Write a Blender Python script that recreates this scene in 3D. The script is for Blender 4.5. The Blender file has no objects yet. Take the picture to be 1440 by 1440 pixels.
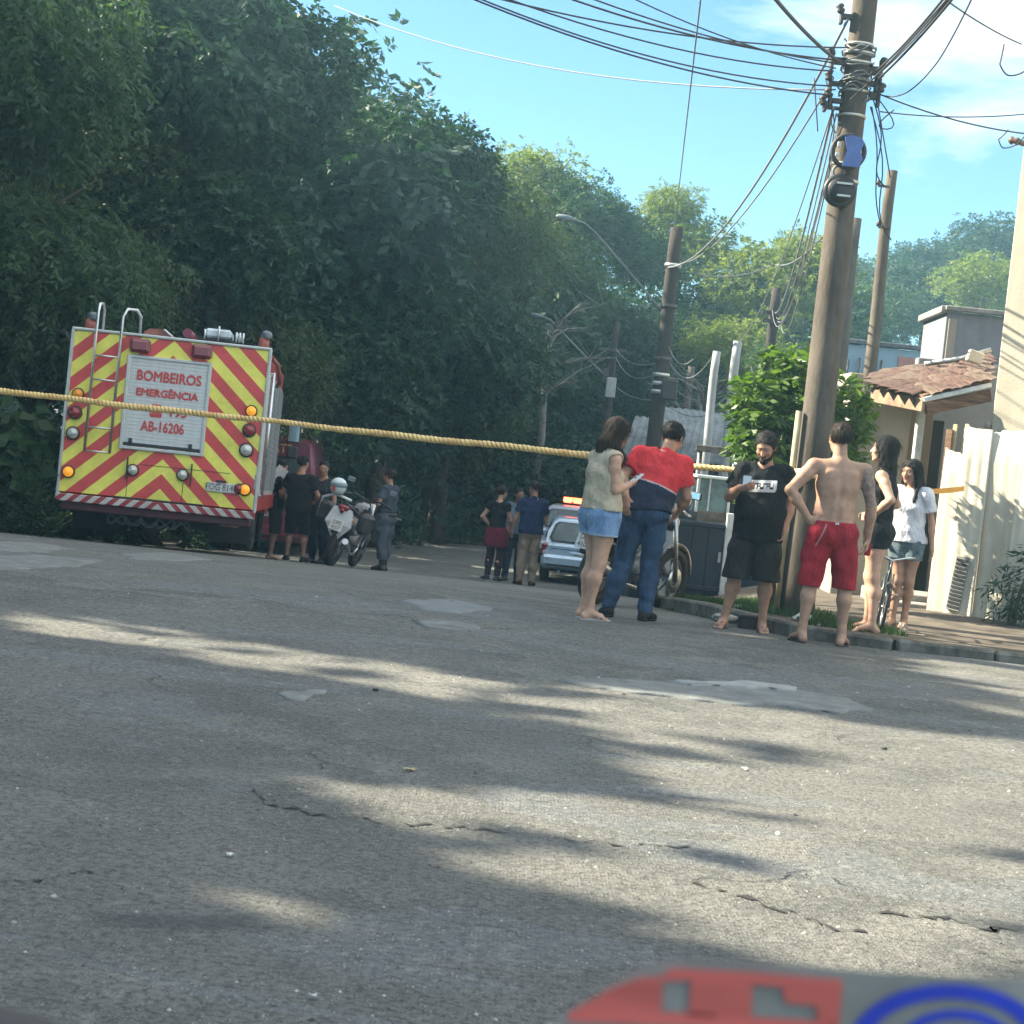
import bpy, bmesh, math, random
import numpy as np
from mathutils import Vector, Matrix, Euler
from mathutils.bvhtree import BVHTree
random.seed(7); rng = np.random.default_rng(7)
R = math.radians
SC = bpy.context.scene
COL = SC.collection

# ---------------------------------------------------------------- camera
F = 2600.0                     # focal length in pixels of a 1440 px wide picture
PITCH, ROLL = 2.36, 6.0
cam_d = bpy.data.cameras.new('camera'); cam = bpy.data.objects.new('camera', cam_d); COL.objects.link(cam)
cam_d.sensor_width = 36; cam_d.lens = F / 1440 * 36; cam_d.clip_start = 0.05; cam_d.clip_end = 2000
CM = Matrix.Translation((0, 0, 1.4)) @ Matrix.Rotation(R(90 - PITCH), 4, 'X') @ Matrix.Rotation(R(ROLL), 4, 'Z')
cam.matrix_world = CM
SC.camera = cam
cam_d.dof.use_dof = True; cam_d.dof.focus_distance = 19; cam_d.dof.aperture_fstop = 15
CMR = CM.to_3x3(); CMI = CM.inverted()

# ---------------------------------------------------------------- world and sun
SUN_EL, SUN_AZ = 32.0, (-1.0, 0.25)        # where the sun stands: left, a little beyond
sd = Vector((SUN_AZ[0], SUN_AZ[1], 0)).normalized() * math.cos(R(SUN_EL)); sd.z = math.sin(R(SUN_EL))
w = bpy.data.worlds.new('World'); SC.world = w; w.use_nodes = True
nt = w.node_tree; nt.nodes.clear()
def N(t, ty, **kw):
    n = t.nodes.new(ty)
    for k, v in kw.items():
        if k in n.inputs: n.inputs[k].default_value = v
        else: setattr(n, k, v)
    return n
sky = N(nt, 'ShaderNodeTexSky', sky_type='NISHITA', sun_disc=False, sun_elevation=R(SUN_EL), altitude=300, air_density=1.0, dust_density=0.6, ozone_density=1.2)
sky.sun_rotation = math.atan2(sd.x, sd.y)
tint = N(nt, 'ShaderNodeMix', data_type='RGBA', blend_type='MULTIPLY'); tint.inputs[0].default_value = 1
tint.inputs[7].default_value = (0.56, 0.82, 1.0, 1)
nt.links.new(sky.outputs[0], tint.inputs[6])
tc = N(nt, 'ShaderNodeTexCoord')
mp = N(nt, 'ShaderNodeMapping'); mp.inputs['Scale'].default_value = (1.0, 1.0, 3.6); mp.inputs['Rotation'].default_value = (0, R(7), 0)
nt.links.new(tc.outputs['Generated'], mp.inputs[0])
cn = N(nt, 'ShaderNodeTexNoise', Scale=2.2, Detail=10, Roughness=0.60, Distortion=0.35); nt.links.new(mp.outputs[0], cn.inputs['Vector'])
sx = N(nt, 'ShaderNodeSeparateXYZ'); nt.links.new(tc.outputs['Generated'], sx.inputs[0])
def M2(t, op, a, b=None, c=None):
    n = t.nodes.new('ShaderNodeMath'); n.operation = op
    for i, x in enumerate((a, b, c)):
        if x is None: continue
        if isinstance(x, (int, float)): n.inputs[i].default_value = x
        else: t.links.new(x, n.inputs[i])
    return n.outputs[0]
# scattered clouds, thicker to the right-hand side and higher up
bias = M2(nt, 'ADD', M2(nt, 'MULTIPLY', sx.outputs[0], 0.55), M2(nt, 'MULTIPLY', sx.outputs[2], 0.80))
cl = M2(nt, 'ADD', cn.outputs[0], bias)
rmp = N(nt, 'ShaderNodeValToRGB'); rmp.color_ramp.elements[0].position = 0.79; rmp.color_ramp.elements[1].position = 0.95
nt.links.new(cl, rmp.inputs[0])
mix = N(nt, 'ShaderNodeMix', data_type='RGBA'); nt.links.new(M2(nt, 'MULTIPLY', rmp.outputs[0], 0.85), mix.inputs[0])
nt.links.new(tint.outputs[2], mix.inputs[6]); mix.inputs[7].default_value = (7.4, 7.7, 7.8, 1)
bg = N(nt, 'ShaderNodeBackground', Strength=0.056); nt.links.new(mix.outputs[2], bg.inputs[0])
wo = N(nt, 'ShaderNodeOutputWorld'); nt.links.new(bg.outputs[0], wo.inputs[0])

sl = bpy.data.lights.new('sun', 'SUN'); sl.energy = 5.0; sl.angle = R(0.55); sl.color = (1.0, 0.90, 0.70)
so = bpy.data.objects.new('sun', sl); COL.objects.link(so)
so.rotation_euler = sd.to_track_quat('Z', 'Y').to_euler(); so.location = (-20, 10, 20)
SC.view_settings.view_transform = 'Standard'; SC.view_settings.look = 'None'
SC.view_settings.exposure = 2.12; SC.view_settings.gamma = 1; SC.view_settings.use_curve_mapping = False
SC.cycles.max_bounces = 6; SC.cycles.transparent_max_bounces = 8; SC.cycles.volume_bounces = 0

# ---------------------------------------------------------------- geometry of the view
def P(px, py, Y):
    d = CMR @ Vector(((px - 720) / F, -(py - 720) / F, -1.0))
    return Vector((0, 0, 1.4)) + d * (Y / d.y)
def pix(p):
    q = CMI @ Vector(p); return 720 + F * q.x / -q.z, 720 - F * q.y / -q.z
PY = [-40, -10, 0, 8, 14.6, 17, 20, 24.8, 32.5, 37, 44, 60, 90, 140]
PZ = [0.0, 0, 0, 0, 0.0, -.09, -.27, -.61, -1.18, -1.33, -1.27, -1.1, -.4, 1.5]
def _spl():
    y = np.array(PY, float); z = np.array(PZ, float)
    d = np.diff(z) / np.diff(y); m = np.zeros(len(y)); m[1:-1] = (d[1:] + d[:-1]) / 2
    m[-1] = d[-1]; m[:4] = 0
    return y, z, m
_sy, _sz, _sm = _spl()
def prof(y):
    y = np.clip(np.asarray(y, float), PY[0], PY[-1] - 1e-6); i = np.clip(np.searchsorted(_sy, y, side='right') - 1, 0, len(_sy) - 2)
    h = _sy[i + 1] - _sy[i]; t = (y - _sy[i]) / h
    return (2*t**3-3*t**2+1)*_sz[i] + (t**3-2*t**2+t)*h*_sm[i] + (-2*t**3+3*t**2)*_sz[i+1] + (t**3-t**2)*h*_sm[i+1]
def G(x, y):
    x = np.asarray(x, float); z = prof(y)
    z = z + 1.2 * np.clip((-x - 7.5 - np.maximum(0, 24 - np.asarray(y, float))) / 14, 0, 1)
    return z + 0.006 * np.sin(x * 1.9 + np.asarray(y) * .7) * np.sin(np.asarray(y) * 1.3 - x * .4)
def g(x, y): return float(G(x, y))
def ground_px(px, py, off=0.0):
    """where the ray of a pixel meets the road"""
    d = CMR @ Vector(((px - 720) / F, -(py - 720) / F, -1.0)); o = Vector((0, 0, 1.4)); t = 1.0
    for i in range(4000):
        p = o + d * t
        if p.z <= g(p.x, p.y) + off: return p
        t += 0.02
    return p
KERB = [(60, 14.90), (12, 14.92), (5, 14.95), (2.95, 14.98), (2.62, 15.08), (2.42, 15.35), (2.22, 16), (1.68, 18.6), (2.0, 25), (2.5, 33), (3.3, 45), (5, 60)]
def kerb_x(y):
    ys = [k[1] for k in KERB[4:]]; xs = [k[0] for k in KERB[4:]]
    return np.interp(y, ys, xs)
def zpav(x, y):
    w_ = float(np.clip((x - 2.3) / 1.2, 0, 1)) * float(np.clip((26 - y) / 4, 0, 1))
    return 0.065 * w_ + (g(0, y) + 0.115) * (1 - w_)

# ---------------------------------------------------------------- tagging
def tag(o, label=None, cat=None, group=None, kind=None):
    if label: o['label'] = label
    if cat: o['category'] = cat
    if group: o['group'] = group
    if kind: o['kind'] = kind
    return o
def empty(name, loc, rz=0, label=None, cat=None, group=None, rx=0):
    o = bpy.data.objects.new(name, None); COL.objects.link(o); o.location = loc; o.rotation_euler = (rx, 0, rz); o.empty_display_size = .2
    return tag(o, label, cat, group)
def link(name, me, parent=None, mats=None):
    o = bpy.data.objects.new(name, me); COL.objects.link(o)
    if parent is not None: o.parent = parent
    if mats:
        for m in (mats if isinstance(mats, (list, tuple)) else [mats]): me.materials.append(m)
    return o
def copy_tree(o, parent=None):
    c = o.copy(); COL.objects.link(c); c.parent = parent
    for ch in list(o.children): copy_tree(ch, c)
    return c

# ---------------------------------------------------------------- mesh helpers
class MB:
    def __init__(s): s.v = []; s.f = []; s.m = []; s.sm = []
    def add(s, vs, fs, mi=0, smooth=False):
        n = len(s.v); s.v += [tuple(v) for v in vs]; s.f += [tuple(i + n for i in f) for f in fs]; s.m += [mi] * len(fs); s.sm += [smooth] * len(fs); return s
    def box(s, c, d, mi=0, b=0.0, rot=None):
        x, y, z = d[0] / 2, d[1] / 2, d[2] / 2; c = Vector(c); vs = []; fs = []
        if b <= 0:
            vs = [Vector((sx * x, sy * y, sz * z)) for sx in (-1, 1) for sy in (-1, 1) for sz in (-1, 1)]
            fs = [(0, 1, 3, 2), (4, 6, 7, 5), (0, 4, 5, 1), (2, 3, 7, 6), (0, 2, 6, 4), (1, 5, 7, 3)]
        else:
            b = min(b, x * .9, y * .9, z * .9); idx = {}
            for sx in (-1, 1):
                for sy in (-1, 1):
                    for sz in (-1, 1):
                        for a in range(3):
                            p = [sx * (x - b), sy * (y - b), sz * (z - b)]; p[a] += (sx, sy, sz)[a] * b
                            idx[(sx, sy, sz, a)] = len(vs); vs.append(Vector(p))
            for a in range(3):
                o1, o2 = [(1, 2), (2, 0), (0, 1)][a]
                for sg in (-1, 1):
                    q = []
                    for (p1, p2) in ((-1, -1), (1, -1), (1, 1), (-1, 1)):
                        k = [0, 0, 0]; k[a] = sg; k[o1] = p1; k[o2] = p2; q.append(idx[(k[0], k[1], k[2], a)])
                    fs.append(tuple(q if sg > 0 else q[::-1]))
                for p1 in (-1, 1):
                    for p2 in (-1, 1):
                        k = [0, 0, 0]; k[o1] = p1; k[o2] = p2; k0 = k[:]; k1 = k[:]; k0[a] = -1; k1[a] = 1
                        q = [idx[(*k0, o1)], idx[(*k1, o1)], idx[(*k1, o2)], idx[(*k0, o2)]]
                        fs.append(tuple(q[::-1] if p1 * p2 > 0 else q))
            for sx in (-1, 1):
                for sy in (-1, 1):
                    for sz in (-1, 1):
                        q = [idx[(sx, sy, sz, 0)], idx[(sx, sy, sz, 1)], idx[(sx, sy, sz, 2)]]
                        fs.append(tuple(q if sx * sy * sz > 0 else q[::-1]))
        if rot is not None: vs = [rot @ v for v in vs]
        return s.add([v + c for v in vs], fs, mi)
    def tube(s, pts, r, n=8, mi=0, cap=True, smooth=True, flat=1.0):
        pts = [Vector(p) for p in pts]; k = len(pts); rs = r if isinstance(r, (list, tuple)) else [r] * k
        T = [(pts[min(i + 1, k - 1)] - pts[max(i - 1, 0)]).normalized() for i in range(k)]
        u = T[0].orthogonal().normalized() if abs(T[0].z) > .9 or flat == 1.0 else Vector((0, 0, 1)).cross(T[0]).normalized()
        vs = []
        for i in range(k):
            u = (u - T[i] * u.dot(T[i])).normalized(); w_ = T[i].cross(u)
            for j in range(n):
                a = 2 * math.pi * j / n; vs.append(pts[i] + (u * math.cos(a) + w_ * math.sin(a) * flat) * rs[i])
        fs = [(i * n + j, i * n + (j + 1) % n, (i + 1) * n + (j + 1) % n, (i + 1) * n + j) for i in range(k - 1) for j in range(n)]
        s.add(vs, fs, mi, smooth)
        if cap:
            b0 = len(s.v) - k * n
            s.f.append(tuple(b0 + j for j in range(n))[::-1]); s.m.append(mi); s.sm.append(False)
            s.f.append(tuple(b0 + (k - 1) * n + j for j in range(n))); s.m.append(mi); s.sm.append(False)
        return s
    def cyl(s, a, b, r1, r2=None, n=16, mi=0, smooth=True): return s.tube([a, b], [r1, r1 if r2 is None else r2], n, mi, True, smooth)
    def lathe(s, prof_, o, ax, n=20, mi=0, smooth=True):
        ax = Vector(ax).normalized(); u = ax.orthogonal().normalized(); w_ = ax.cross(u); o = Vector(o); vs = []
        for (r, h) in prof_:
            for j in range(n):
                a = 2 * math.pi * j / n; vs.append(o + ax * h + (u * math.cos(a) + w_ * math.sin(a)) * max(r, 1e-4))
        k = len(prof_)
        fs = [(i * n + j, i * n + (j + 1) % n, (i + 1) * n + (j + 1) % n, (i + 1) * n + j) for i in range(k - 1) for j in range(n)]
        return s.add(vs, fs, mi, smooth)
    def prism(s, poly, a0, a1, ax='x', mi=0, smooth=False):
        """poly in the two other axes, extruded along ax"""
        def mk(p, t): return {'x': (t, p[0], p[1]), 'y': (p[0], t, p[1]), 'z': (p[0], p[1], t)}[ax]
        n = len(poly); vs = [mk(p, a0) for p in poly] + [mk(p, a1) for p in poly]
        fs = [tuple(range(n))[::-1], tuple(range(n, 2 * n))] + [(i, (i + 1) % n, n + (i + 1) % n, n + i) for i in range(n)]
        return s.add(vs, fs, mi, smooth)
    def loft(s, rings, mi=0, smooth=True, cap=True, closed=True):
        n = len(rings[0]); vs = [p for r_ in rings for p in r_]; k = len(rings); m_ = n if closed else n - 1
        fs = [(i * n + j, i * n + (j + 1) % n, (i + 1) * n + (j + 1) % n, (i + 1) * n + j) for i in range(k - 1) for j in range(m_)]
        s.add(vs, fs, mi, smooth)
        if cap:
            b0 = len(s.v) - k * n
            s.f.append(tuple(b0 + j for j in range(n))[::-1]); s.f.append(tuple(b0 + (k - 1) * n + j for j in range(n))); s.m += [mi, mi]; s.sm += [False, False]
        return s
    def torus(s, c, ax, R1, r, n=28, k=8, mi=0, sq=1.0):
        ax = Vector(ax).normalized(); u = ax.orthogonal().normalized(); w_ = ax.cross(u); c = Vector(c); vs = []
        for i in range(n):
            a = 2 * math.pi * i / n; d = u * math.cos(a) + w_ * math.sin(a)
            for j in range(k):
                b = 2 * math.pi * j / k; vs.append(c + d * (R1 + r * math.cos(b)) + ax * r * sq * math.sin(b))
        fs = [(i * k + j, ((i + 1) % n) * k + j, ((i + 1) % n) * k + (j + 1) % k, i * k + (j + 1) % k) for i in range(n) for j in range(k)]
        return s.add(vs, fs, mi, True)
    def build(s, name, mats, parent=None, fix=True):
        me = bpy.data.meshes.new(name); me.from_pydata(s.v, [], s.f)
        me.polygons.foreach_set('material_index', s.m); me.polygons.foreach_set('use_smooth', s.sm)
        if fix:
            bm = bmesh.new(); bm.from_mesh(me); bmesh.ops.recalc_face_normals(bm, faces=bm.faces); bm.to_mesh(me); bm.free()
        return link(name, me, parent, mats)
def mesh_np(name, V, Q, mats=None, parent=None, smooth=True, attr=None):
    me = bpy.data.meshes.new(name); V = np.ascontiguousarray(V, np.float32); Q = np.ascontiguousarray(Q, np.int32); k = Q.shape[1]
    me.vertices.add(len(V)); me.vertices.foreach_set('co', V.ravel())
    me.loops.add(Q.size); me.loops.foreach_set('vertex_index', Q.ravel())
    me.polygons.add(len(Q)); me.polygons.foreach_set('loop_start', np.arange(0, Q.size, k, dtype=np.int32))
    try: me.polygons.foreach_set('loop_total', np.full(len(Q), k, np.int32))
    except Exception: pass
    me.update(calc_edges=True)
    if smooth: me.polygons.foreach_set('use_smooth', np.ones(len(Q), bool))
    if attr is not None:
        a = me.attributes.new('var', 'FLOAT', 'POINT'); a.data.foreach_set('value', np.ascontiguousarray(attr, np.float32))
    return link(name, me, parent, mats)
def text_mesh(name, txt, size, mat, parent, loc, rot, extrude=.002, sx=1.0, bold=0.0):
    cu = bpy.data.curves.new(name, 'FONT'); cu.body = txt; cu.size = size; cu.align_x = 'CENTER'; cu.align_y = 'CENTER'; cu.extrude = extrude; cu.resolution_u = 3
    t = bpy.data.objects.new('tmp', cu); COL.objects.link(t); dg = bpy.context.evaluated_depsgraph_get()
    me = bpy.data.meshes.new_from_object(t.evaluated_get(dg)); bpy.data.objects.remove(t)
    me.name = name; me.materials.clear()
    if bold:
        bm = bmesh.new()
        for k_, (dx, dy) in enumerate(((-bold, 0), (bold, 0), (0, bold), (0, -bold))):
            n0 = len(bm.verts); bm.from_mesh(me); bm.verts.ensure_lookup_table()
            for v_ in bm.verts[n0:]: v_.co += Vector((dx, dy, k_ * .0003))
        bm.to_mesh(me); bm.free()
    o = link(name, me, parent, mat); o.location = loc; o.rotation_euler = rot; o.scale = (sx, 1, 1); return o

# ---------------------------------------------------------------- materials
MATS = {}
def mat(name, col, rough=.6, metal=0, var=.12, vscale=6, bump=.0, bscale=60, spec=.5, col2=None, stretch=(1, 1, 1), dirt=0, emit=None, es=0, coat=0, alpha=None, coords='Object'):
    if name in MATS: return MATS[name]
    m = bpy.data.materials.new(name); m.use_nodes = True; t = m.node_tree; b = t.nodes['Principled BSDF']; MATS[name] = m
    b.inputs['Roughness'].default_value = rough; b.inputs['Metallic'].default_value = metal; b.inputs['Specular IOR Level'].default_value = spec
    b.inputs['Coat Weight'].default_value = coat
    c4 = (*col, 1)
    if var > 0 or bump > 0:
        tc = N(t, 'ShaderNodeTexCoord'); mp = N(t, 'ShaderNodeMapping'); mp.inputs['Scale'].default_value = stretch; t.links.new(tc.outputs[coords], mp.inputs[0])
    if var > 0:
        n = N(t, 'ShaderNodeTexNoise', Scale=vscale, Detail=6, Roughness=.6); t.links.new(mp.outputs[0], n.inputs['Vector'])
        r = N(t, 'ShaderNodeValToRGB'); r.color_ramp.elements[0].position = .32; r.color_ramp.elements[1].position = .68
        lo = tuple(max(0, x * (1 - var * 1.6)) for x in col) if col2 is None else col2
        r.color_ramp.elements[0].color = (*lo, 1); r.color_ramp.elements[1].color = (*tuple(min(1, x * (1 + var)) for x in col), 1)
        t.links.new(n.outputs[0], r.inputs[0]); out = r.outputs[0]
        if dirt > 0:
            n2 = N(t, 'ShaderNodeTexNoise', Scale=vscale * 4.3, Detail=8, Roughness=.7); t.links.new(mp.outputs[0], n2.inputs['Vector'])
            mx = N(t, 'ShaderNodeMix', data_type='RGBA', blend_type='MULTIPLY'); mx.inputs[0].default_value = dirt
            r2 = N(t, 'ShaderNodeValToRGB'); r2.color_ramp.elements[0].position = .35; r2.color_ramp.elements[1].position = .6; r2.color_ramp.elements[0].color = (.25, .22, .18, 1)
            t.links.new(n2.outputs[0], r2.inputs[0]); t.links.new(out, mx.inputs[6]); t.links.new(r2.outputs[0], mx.inputs[7]); out = mx.outputs[2]
        t.links.new(out, b.inputs['Base Color'])
        t.links.new(M2(t, 'ADD', M2(t, 'MULTIPLY', n.outputs[0], .3), rough - .15), b.inputs['Roughness'])
    else: b.inputs['Base Color'].default_value = c4
    if bump > 0:
        nb = N(t, 'ShaderNodeTexNoise', Scale=bscale, Detail=5, Roughness=.6); t.links.new(mp.outputs[0], nb.inputs['Vector'])
        bp = N(t, 'ShaderNodeBump', Strength=min(1, bump), Distance=.01); t.links.new(nb.outputs[0], bp.inputs['Height']); t.links.new(bp.outputs[0], b.inputs['Normal'])
    if emit is not None: b.inputs['Emission Color'].default_value = (*emit, 1); b.inputs['Emission Strength'].default_value = es
    if alpha is not None: b.inputs['Alpha'].default_value = alpha
    return m
def wall_mat(name, col, stain_or_reflection=(.25, .22, .17), amt=.5, sc=1.3, bump=.3):
    """plaster with vertical run-off stains and patches"""
    m = mat(name, col, .85, var=.08, vscale=3, bump=bump, bscale=35, spec=.2); t = m.node_tree; b = t.nodes['Principled BSDF']
    old = b.inputs['Base Color'].links[0].from_socket
    tc = N(t, 'ShaderNodeTexCoord'); mp = N(t, 'ShaderNodeMapping'); mp.inputs['Scale'].default_value = (sc * 3, sc * 3, sc * .5); t.links.new(tc.outputs['Object'], mp.inputs[0])
    n = N(t, 'ShaderNodeTexNoise', Scale=1.0, Detail=8, Roughness=.65); t.links.new(mp.outputs[0], n.inputs['Vector'])
    r = N(t, 'ShaderNodeValToRGB'); r.color_ramp.elements[0].position = .48; r.color_ramp.elements[1].position = .72; t.links.new(n.outputs[0], r.inputs[0])
    mx = N(t, 'ShaderNodeMix', data_type='RGBA'); t.links.new(M2(t, 'MULTIPLY', r.outputs[0], amt), mx.inputs[0]); t.links.new(old, mx.inputs[6]); mx.inputs[7].default_value = (*stain_or_reflection, 1)
    t.links.new(mx.outputs[2], b.inputs['Base Color']); return m
def leaf_mat(name, dark, light, trans=.35, rough=.55):
    m = bpy.data.materials.new(name); m.use_nodes = True; t = m.node_tree; b = t.nodes['Principled BSDF']; b.inputs['Roughness'].default_value = rough; b.inputs['Specular IOR Level'].default_value = .3
    a = N(t, 'ShaderNodeAttribute', attribute_name='var'); r = N(t, 'ShaderNodeValToRGB'); r.color_ramp.elements[0].color = (*dark, 1); r.color_ramp.elements[1].color = (*light, 1)
    t.links.new(a.outputs['Fac'], r.inputs[0]); t.links.new(r.outputs[0], b.inputs['Base Color'])
    tr = N(t, 'ShaderNodeBsdfTranslucent'); mc = N(t, 'ShaderNodeMix', data_type='RGBA', blend_type='MULTIPLY'); mc.inputs[0].default_value = 1; mc.inputs[7].default_value = (1.5, 1.7, .6, 1)
    t.links.new(r.outputs[0], mc.inputs[6]); t.links.new(mc.outputs[2], tr.inputs[0])
    ms = N(t, 'ShaderNodeMixShader'); ms.inputs[0].default_value = trans; t.links.new(b.outputs[0], ms.inputs[1]); t.links.new(tr.outputs[0], ms.inputs[2])
    t.links.new(ms.outputs[0], t.nodes['Material Output'].inputs['Surface']); MATS[name] = m; return m
black_plastic = mat('black_plastic', (.025, .026, .028), .5, var=.2)
rubber = mat('rubber', (.028, .028, .03), .8, var=.25, vscale=20)
chrome = mat('brushed_metal', (.62, .64, .66), .3, 1, var=.1)
steel = mat('painted_steel', (.42, .44, .46), .45, .6, var=.15, dirt=.3)
wire_mat = mat('cable_black', (.04, .042, .045), .6, var=0)
wire_grey = mat('cable_grey', (.16, .17, .18), .6, var=0)
glass_dark = mat('dark_glass', (.03, .04, .045), .08, 0, var=0, spec=.8)
# ================================================================ ground
def road_material():
    m = bpy.data.materials.new('asphalt'); m.use_nodes = True; t = m.node_tree; b = t.nodes['Principled BSDF']
    tc = N(t, 'ShaderNodeTexCoord'); ob = tc.outputs['Object']; L = t.links.new
    def noise(s, d=6, r=.6, vec=ob, dist=0):
        n = N(t, 'ShaderNodeTexNoise', Scale=s, Detail=d, Roughness=r, Distortion=dist); L(vec, n.inputs['Vector']); return n.outputs[0]
    def ramp(x, p0, p1, c0=(0, 0, 0, 1), c1=(1, 1, 1, 1)):
        r = N(t, 'ShaderNodeValToRGB'); r.color_ramp.elements[0].position = p0; r.color_ramp.elements[1].position = p1; r.color_ramp.elements[0].color = c0; r.color_ramp.elements[1].color = c1; L(x, r.inputs[0]); return r.outputs[0]
    def mixc(f, a, b_, mode='MIX'):
        n = N(t, 'ShaderNodeMix', data_type='RGBA', blend_type=mode)
        if isinstance(f, float): n.inputs[0].default_value = f
        else: L(f, n.inputs[0])
        for i, x in ((6, a), (7, b_)):
            if isinstance(x, tuple): n.inputs[i].default_value = x
            else: L(x, n.inputs[i])
        return n.outputs[2]
    big = noise(.35, 5, .55, dist=.6); med = noise(2.2, 7, .65); fine = noise(38, 7, .72); grain = noise(170, 3, .6)
    base = mixc(ramp(big, .38, .64), (.150, .154, .142, 1), (.235, .238, .218, 1))
    base = mixc(ramp(med, .44, .60), base, (.29, .285, .26, 1))
    base = mixc(M2(t, 'MULTIPLY', ramp(noise(1.1, 6, .7), .50, .62), .45), base, (.095, .10, .10, 1))
    # smoother, bluish resealed patches
    mp = N(t, 'ShaderNodeMapping'); mp.inputs['Scale'].default_value = (.55, 1.15, 1); mp.inputs['Location'].default_value = (3.3, 1.7, 0); L(ob, mp.inputs[0])
    pt = ramp(noise(.8, 3, .5, mp.outputs[0], 1.2), .57, .60)
    base = mixc(M2(t, 'MULTIPLY', pt, .75), base, (.15, .162, .168, 1))
    # aggregate: pale and dark stones
    vo = N(t, 'ShaderNodeTexVoronoi', Scale=75, Randomness=1); L(ob, vo.inputs['Vector'])
    sp = N(t, 'ShaderNodeSeparateColor'); L(vo.outputs['Color'], sp.inputs[0])
    st = M2(t, 'MULTIPLY', ramp(sp.outputs[0], .60, .70), ramp(vo.outputs['Distance'], .30, .48, (1, 1, 1, 1), (0, 0, 0, 1)))
    base = mixc(M2(t, 'MULTIPLY', st, .7), base, (.46, .44, .39, 1))
    dk = M2(t, 'MULTIPLY', ramp(fine, .40, .54, (1, 1, 1, 1), (0, 0, 0, 1)), .66)
    base = mixc(dk, base, (.050, .052, .050, 1))
    base = mixc(M2(t, 'MULTIPLY', ramp(noise(13, 6, .72), .54, .68), .55), base, (.38, .37, .33, 1))
    base = mixc(ramp(grain, .35, .7), mixc(1.0, base, (.72, .72, .72, 1), 'MULTIPLY'), base)
    # cracks
    wn = N(t, 'ShaderNodeTexNoise', Scale=2.5, Detail=5); L(ob, wn.inputs['Vector'])
    wv = N(t, 'ShaderNodeVectorMath', operation='MULTIPLY_ADD'); L(wn.outputs['Color'], wv.inputs[0]); wv.inputs[1].default_value = (.5, .5, .5); L(ob, wv.inputs[2])
    vc = N(t, 'ShaderNodeTexVoronoi', Scale=.55, feature='DISTANCE_TO_EDGE'); L(wv.outputs[0], vc.inputs['Vector'])
    ck = M2(t, 'MULTIPLY', ramp(vc.outputs['Distance'], .004, .011, (1, 1, 1, 1), (0, 0, 0, 1)), ramp(noise(.9, 3), .56, .64))
    base = mixc(M2(t, 'MULTIPLY', ck, .25), base, (.02, .02, .02, 1))
    L(base, b.inputs['Base Color']); b.inputs['Roughness'].default_value = .82; b.inputs['Specular IOR Level'].default_value = .35
    h = M2(t, 'ADD', M2(t, 'MULTIPLY', fine, .55), M2(t, 'ADD', M2(t, 'MULTIPLY', st, .5), M2(t, 'MULTIPLY', grain, .25)))
    h = M2(t, 'MULTIPLY', h, M2(t, 'SUBTRACT', 1.0, M2(t, 'MULTIPLY', pt, .55)))
    h = M2(t, 'SUBTRACT', h, M2(t, 'MULTIPLY', ck, .5)); h = M2(t, 'ADD', h, M2(t, 'MULTIPLY', med, .9))
    bp = N(t, 'ShaderNodeBump', Strength=1.0, Distance=.045); L(h, bp.inputs['Height']); L(bp.outputs[0], b.inputs['Normal'])
    return m
asphalt = road_material()
soil = mat('soil_and_leaf_litter', (.055, .050, .032), .95, var=.4, vscale=2.5, bump=.8, bscale=30, col2=(.025, .03, .014), spec=.1)
concrete = mat('weathered_concrete', (.30, .29, .27), .85, var=.2, vscale=3, bump=.5, bscale=50, dirt=.35, spec=.25)
concrete_dark = mat('dirty_concrete', (.16, .15, .13), .9, var=.3, vscale=4, bump=.6, bscale=40, dirt=.4, spec=.2)
pale_patch = mat('pale_mortar', (.19, .20, .195), .85, var=.2, vscale=5, bump=.6, bscale=60, dirt=.3, spec=.2)

def sheet(name, xs, ys, zf, m, kind='structure'):
    X, Y = np.meshgrid(xs, ys); Z = zf(X, Y); V = np.stack([X.ravel(), Y.ravel(), Z.ravel()], 1); nx, ny = len(xs), len(ys)
    i = (np.arange(ny - 1)[:, None] * nx + np.arange(nx - 1)[None]).ravel(); Q = np.stack([i, i + 1, i + nx + 1, i + nx], 1)
    return tag(mesh_np(name, V, Q, m), kind=kind)
LEFT_EDGE = [(-60, 24.6), (-8, 24.9), (-7.2, 25.3), (-7.0, 27), (-6.8, 33), (-5.8, 38), (-3.6, 41.5), (-1, 43.5), (1.5, 44.3), (3.2, 44.8)]
def rough_ground(x, y):
    e = np.interp(x, [k[0] for k in LEFT_EDGE if k[1] > 24.5][:3] + [-6.0, -5.2, -3.6, -1, 1.5, 3.2, 4], [24.6, 24.9, 25.2, 33, 38, 41.5, 43.5, 44.3, 44.8, 60])
    return e
# one sheet to the horizon, the road's own shape near, coarser far away
xs = np.unique(np.round(np.concatenate([np.linspace(-300, -40, 14), np.linspace(-40, -9, 22), np.linspace(-9, 9, 121), np.linspace(9, 40, 22), np.linspace(40, 300, 14)]), 4))
ys = np.unique(np.round(np.concatenate([np.linspace(-60, -4, 10), np.linspace(-4, 20, 161), np.linspace(20, 60, 81), np.linspace(60, 139, 20)]), 4))
def base_z(X, Y):
    Z = G(X, Y); return Z
road = sheet('road', xs, ys, base_z, asphalt)
ys2 = np.concatenate([np.linspace(138.5, 200, 5), np.linspace(220, 900, 8)])
sheet('far_ground', np.linspace(-600, 600, 25), ys2, lambda X, Y: G(X, np.minimum(Y, 139)) - .3 + (Y - 138.5) * .02, soil)
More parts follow.
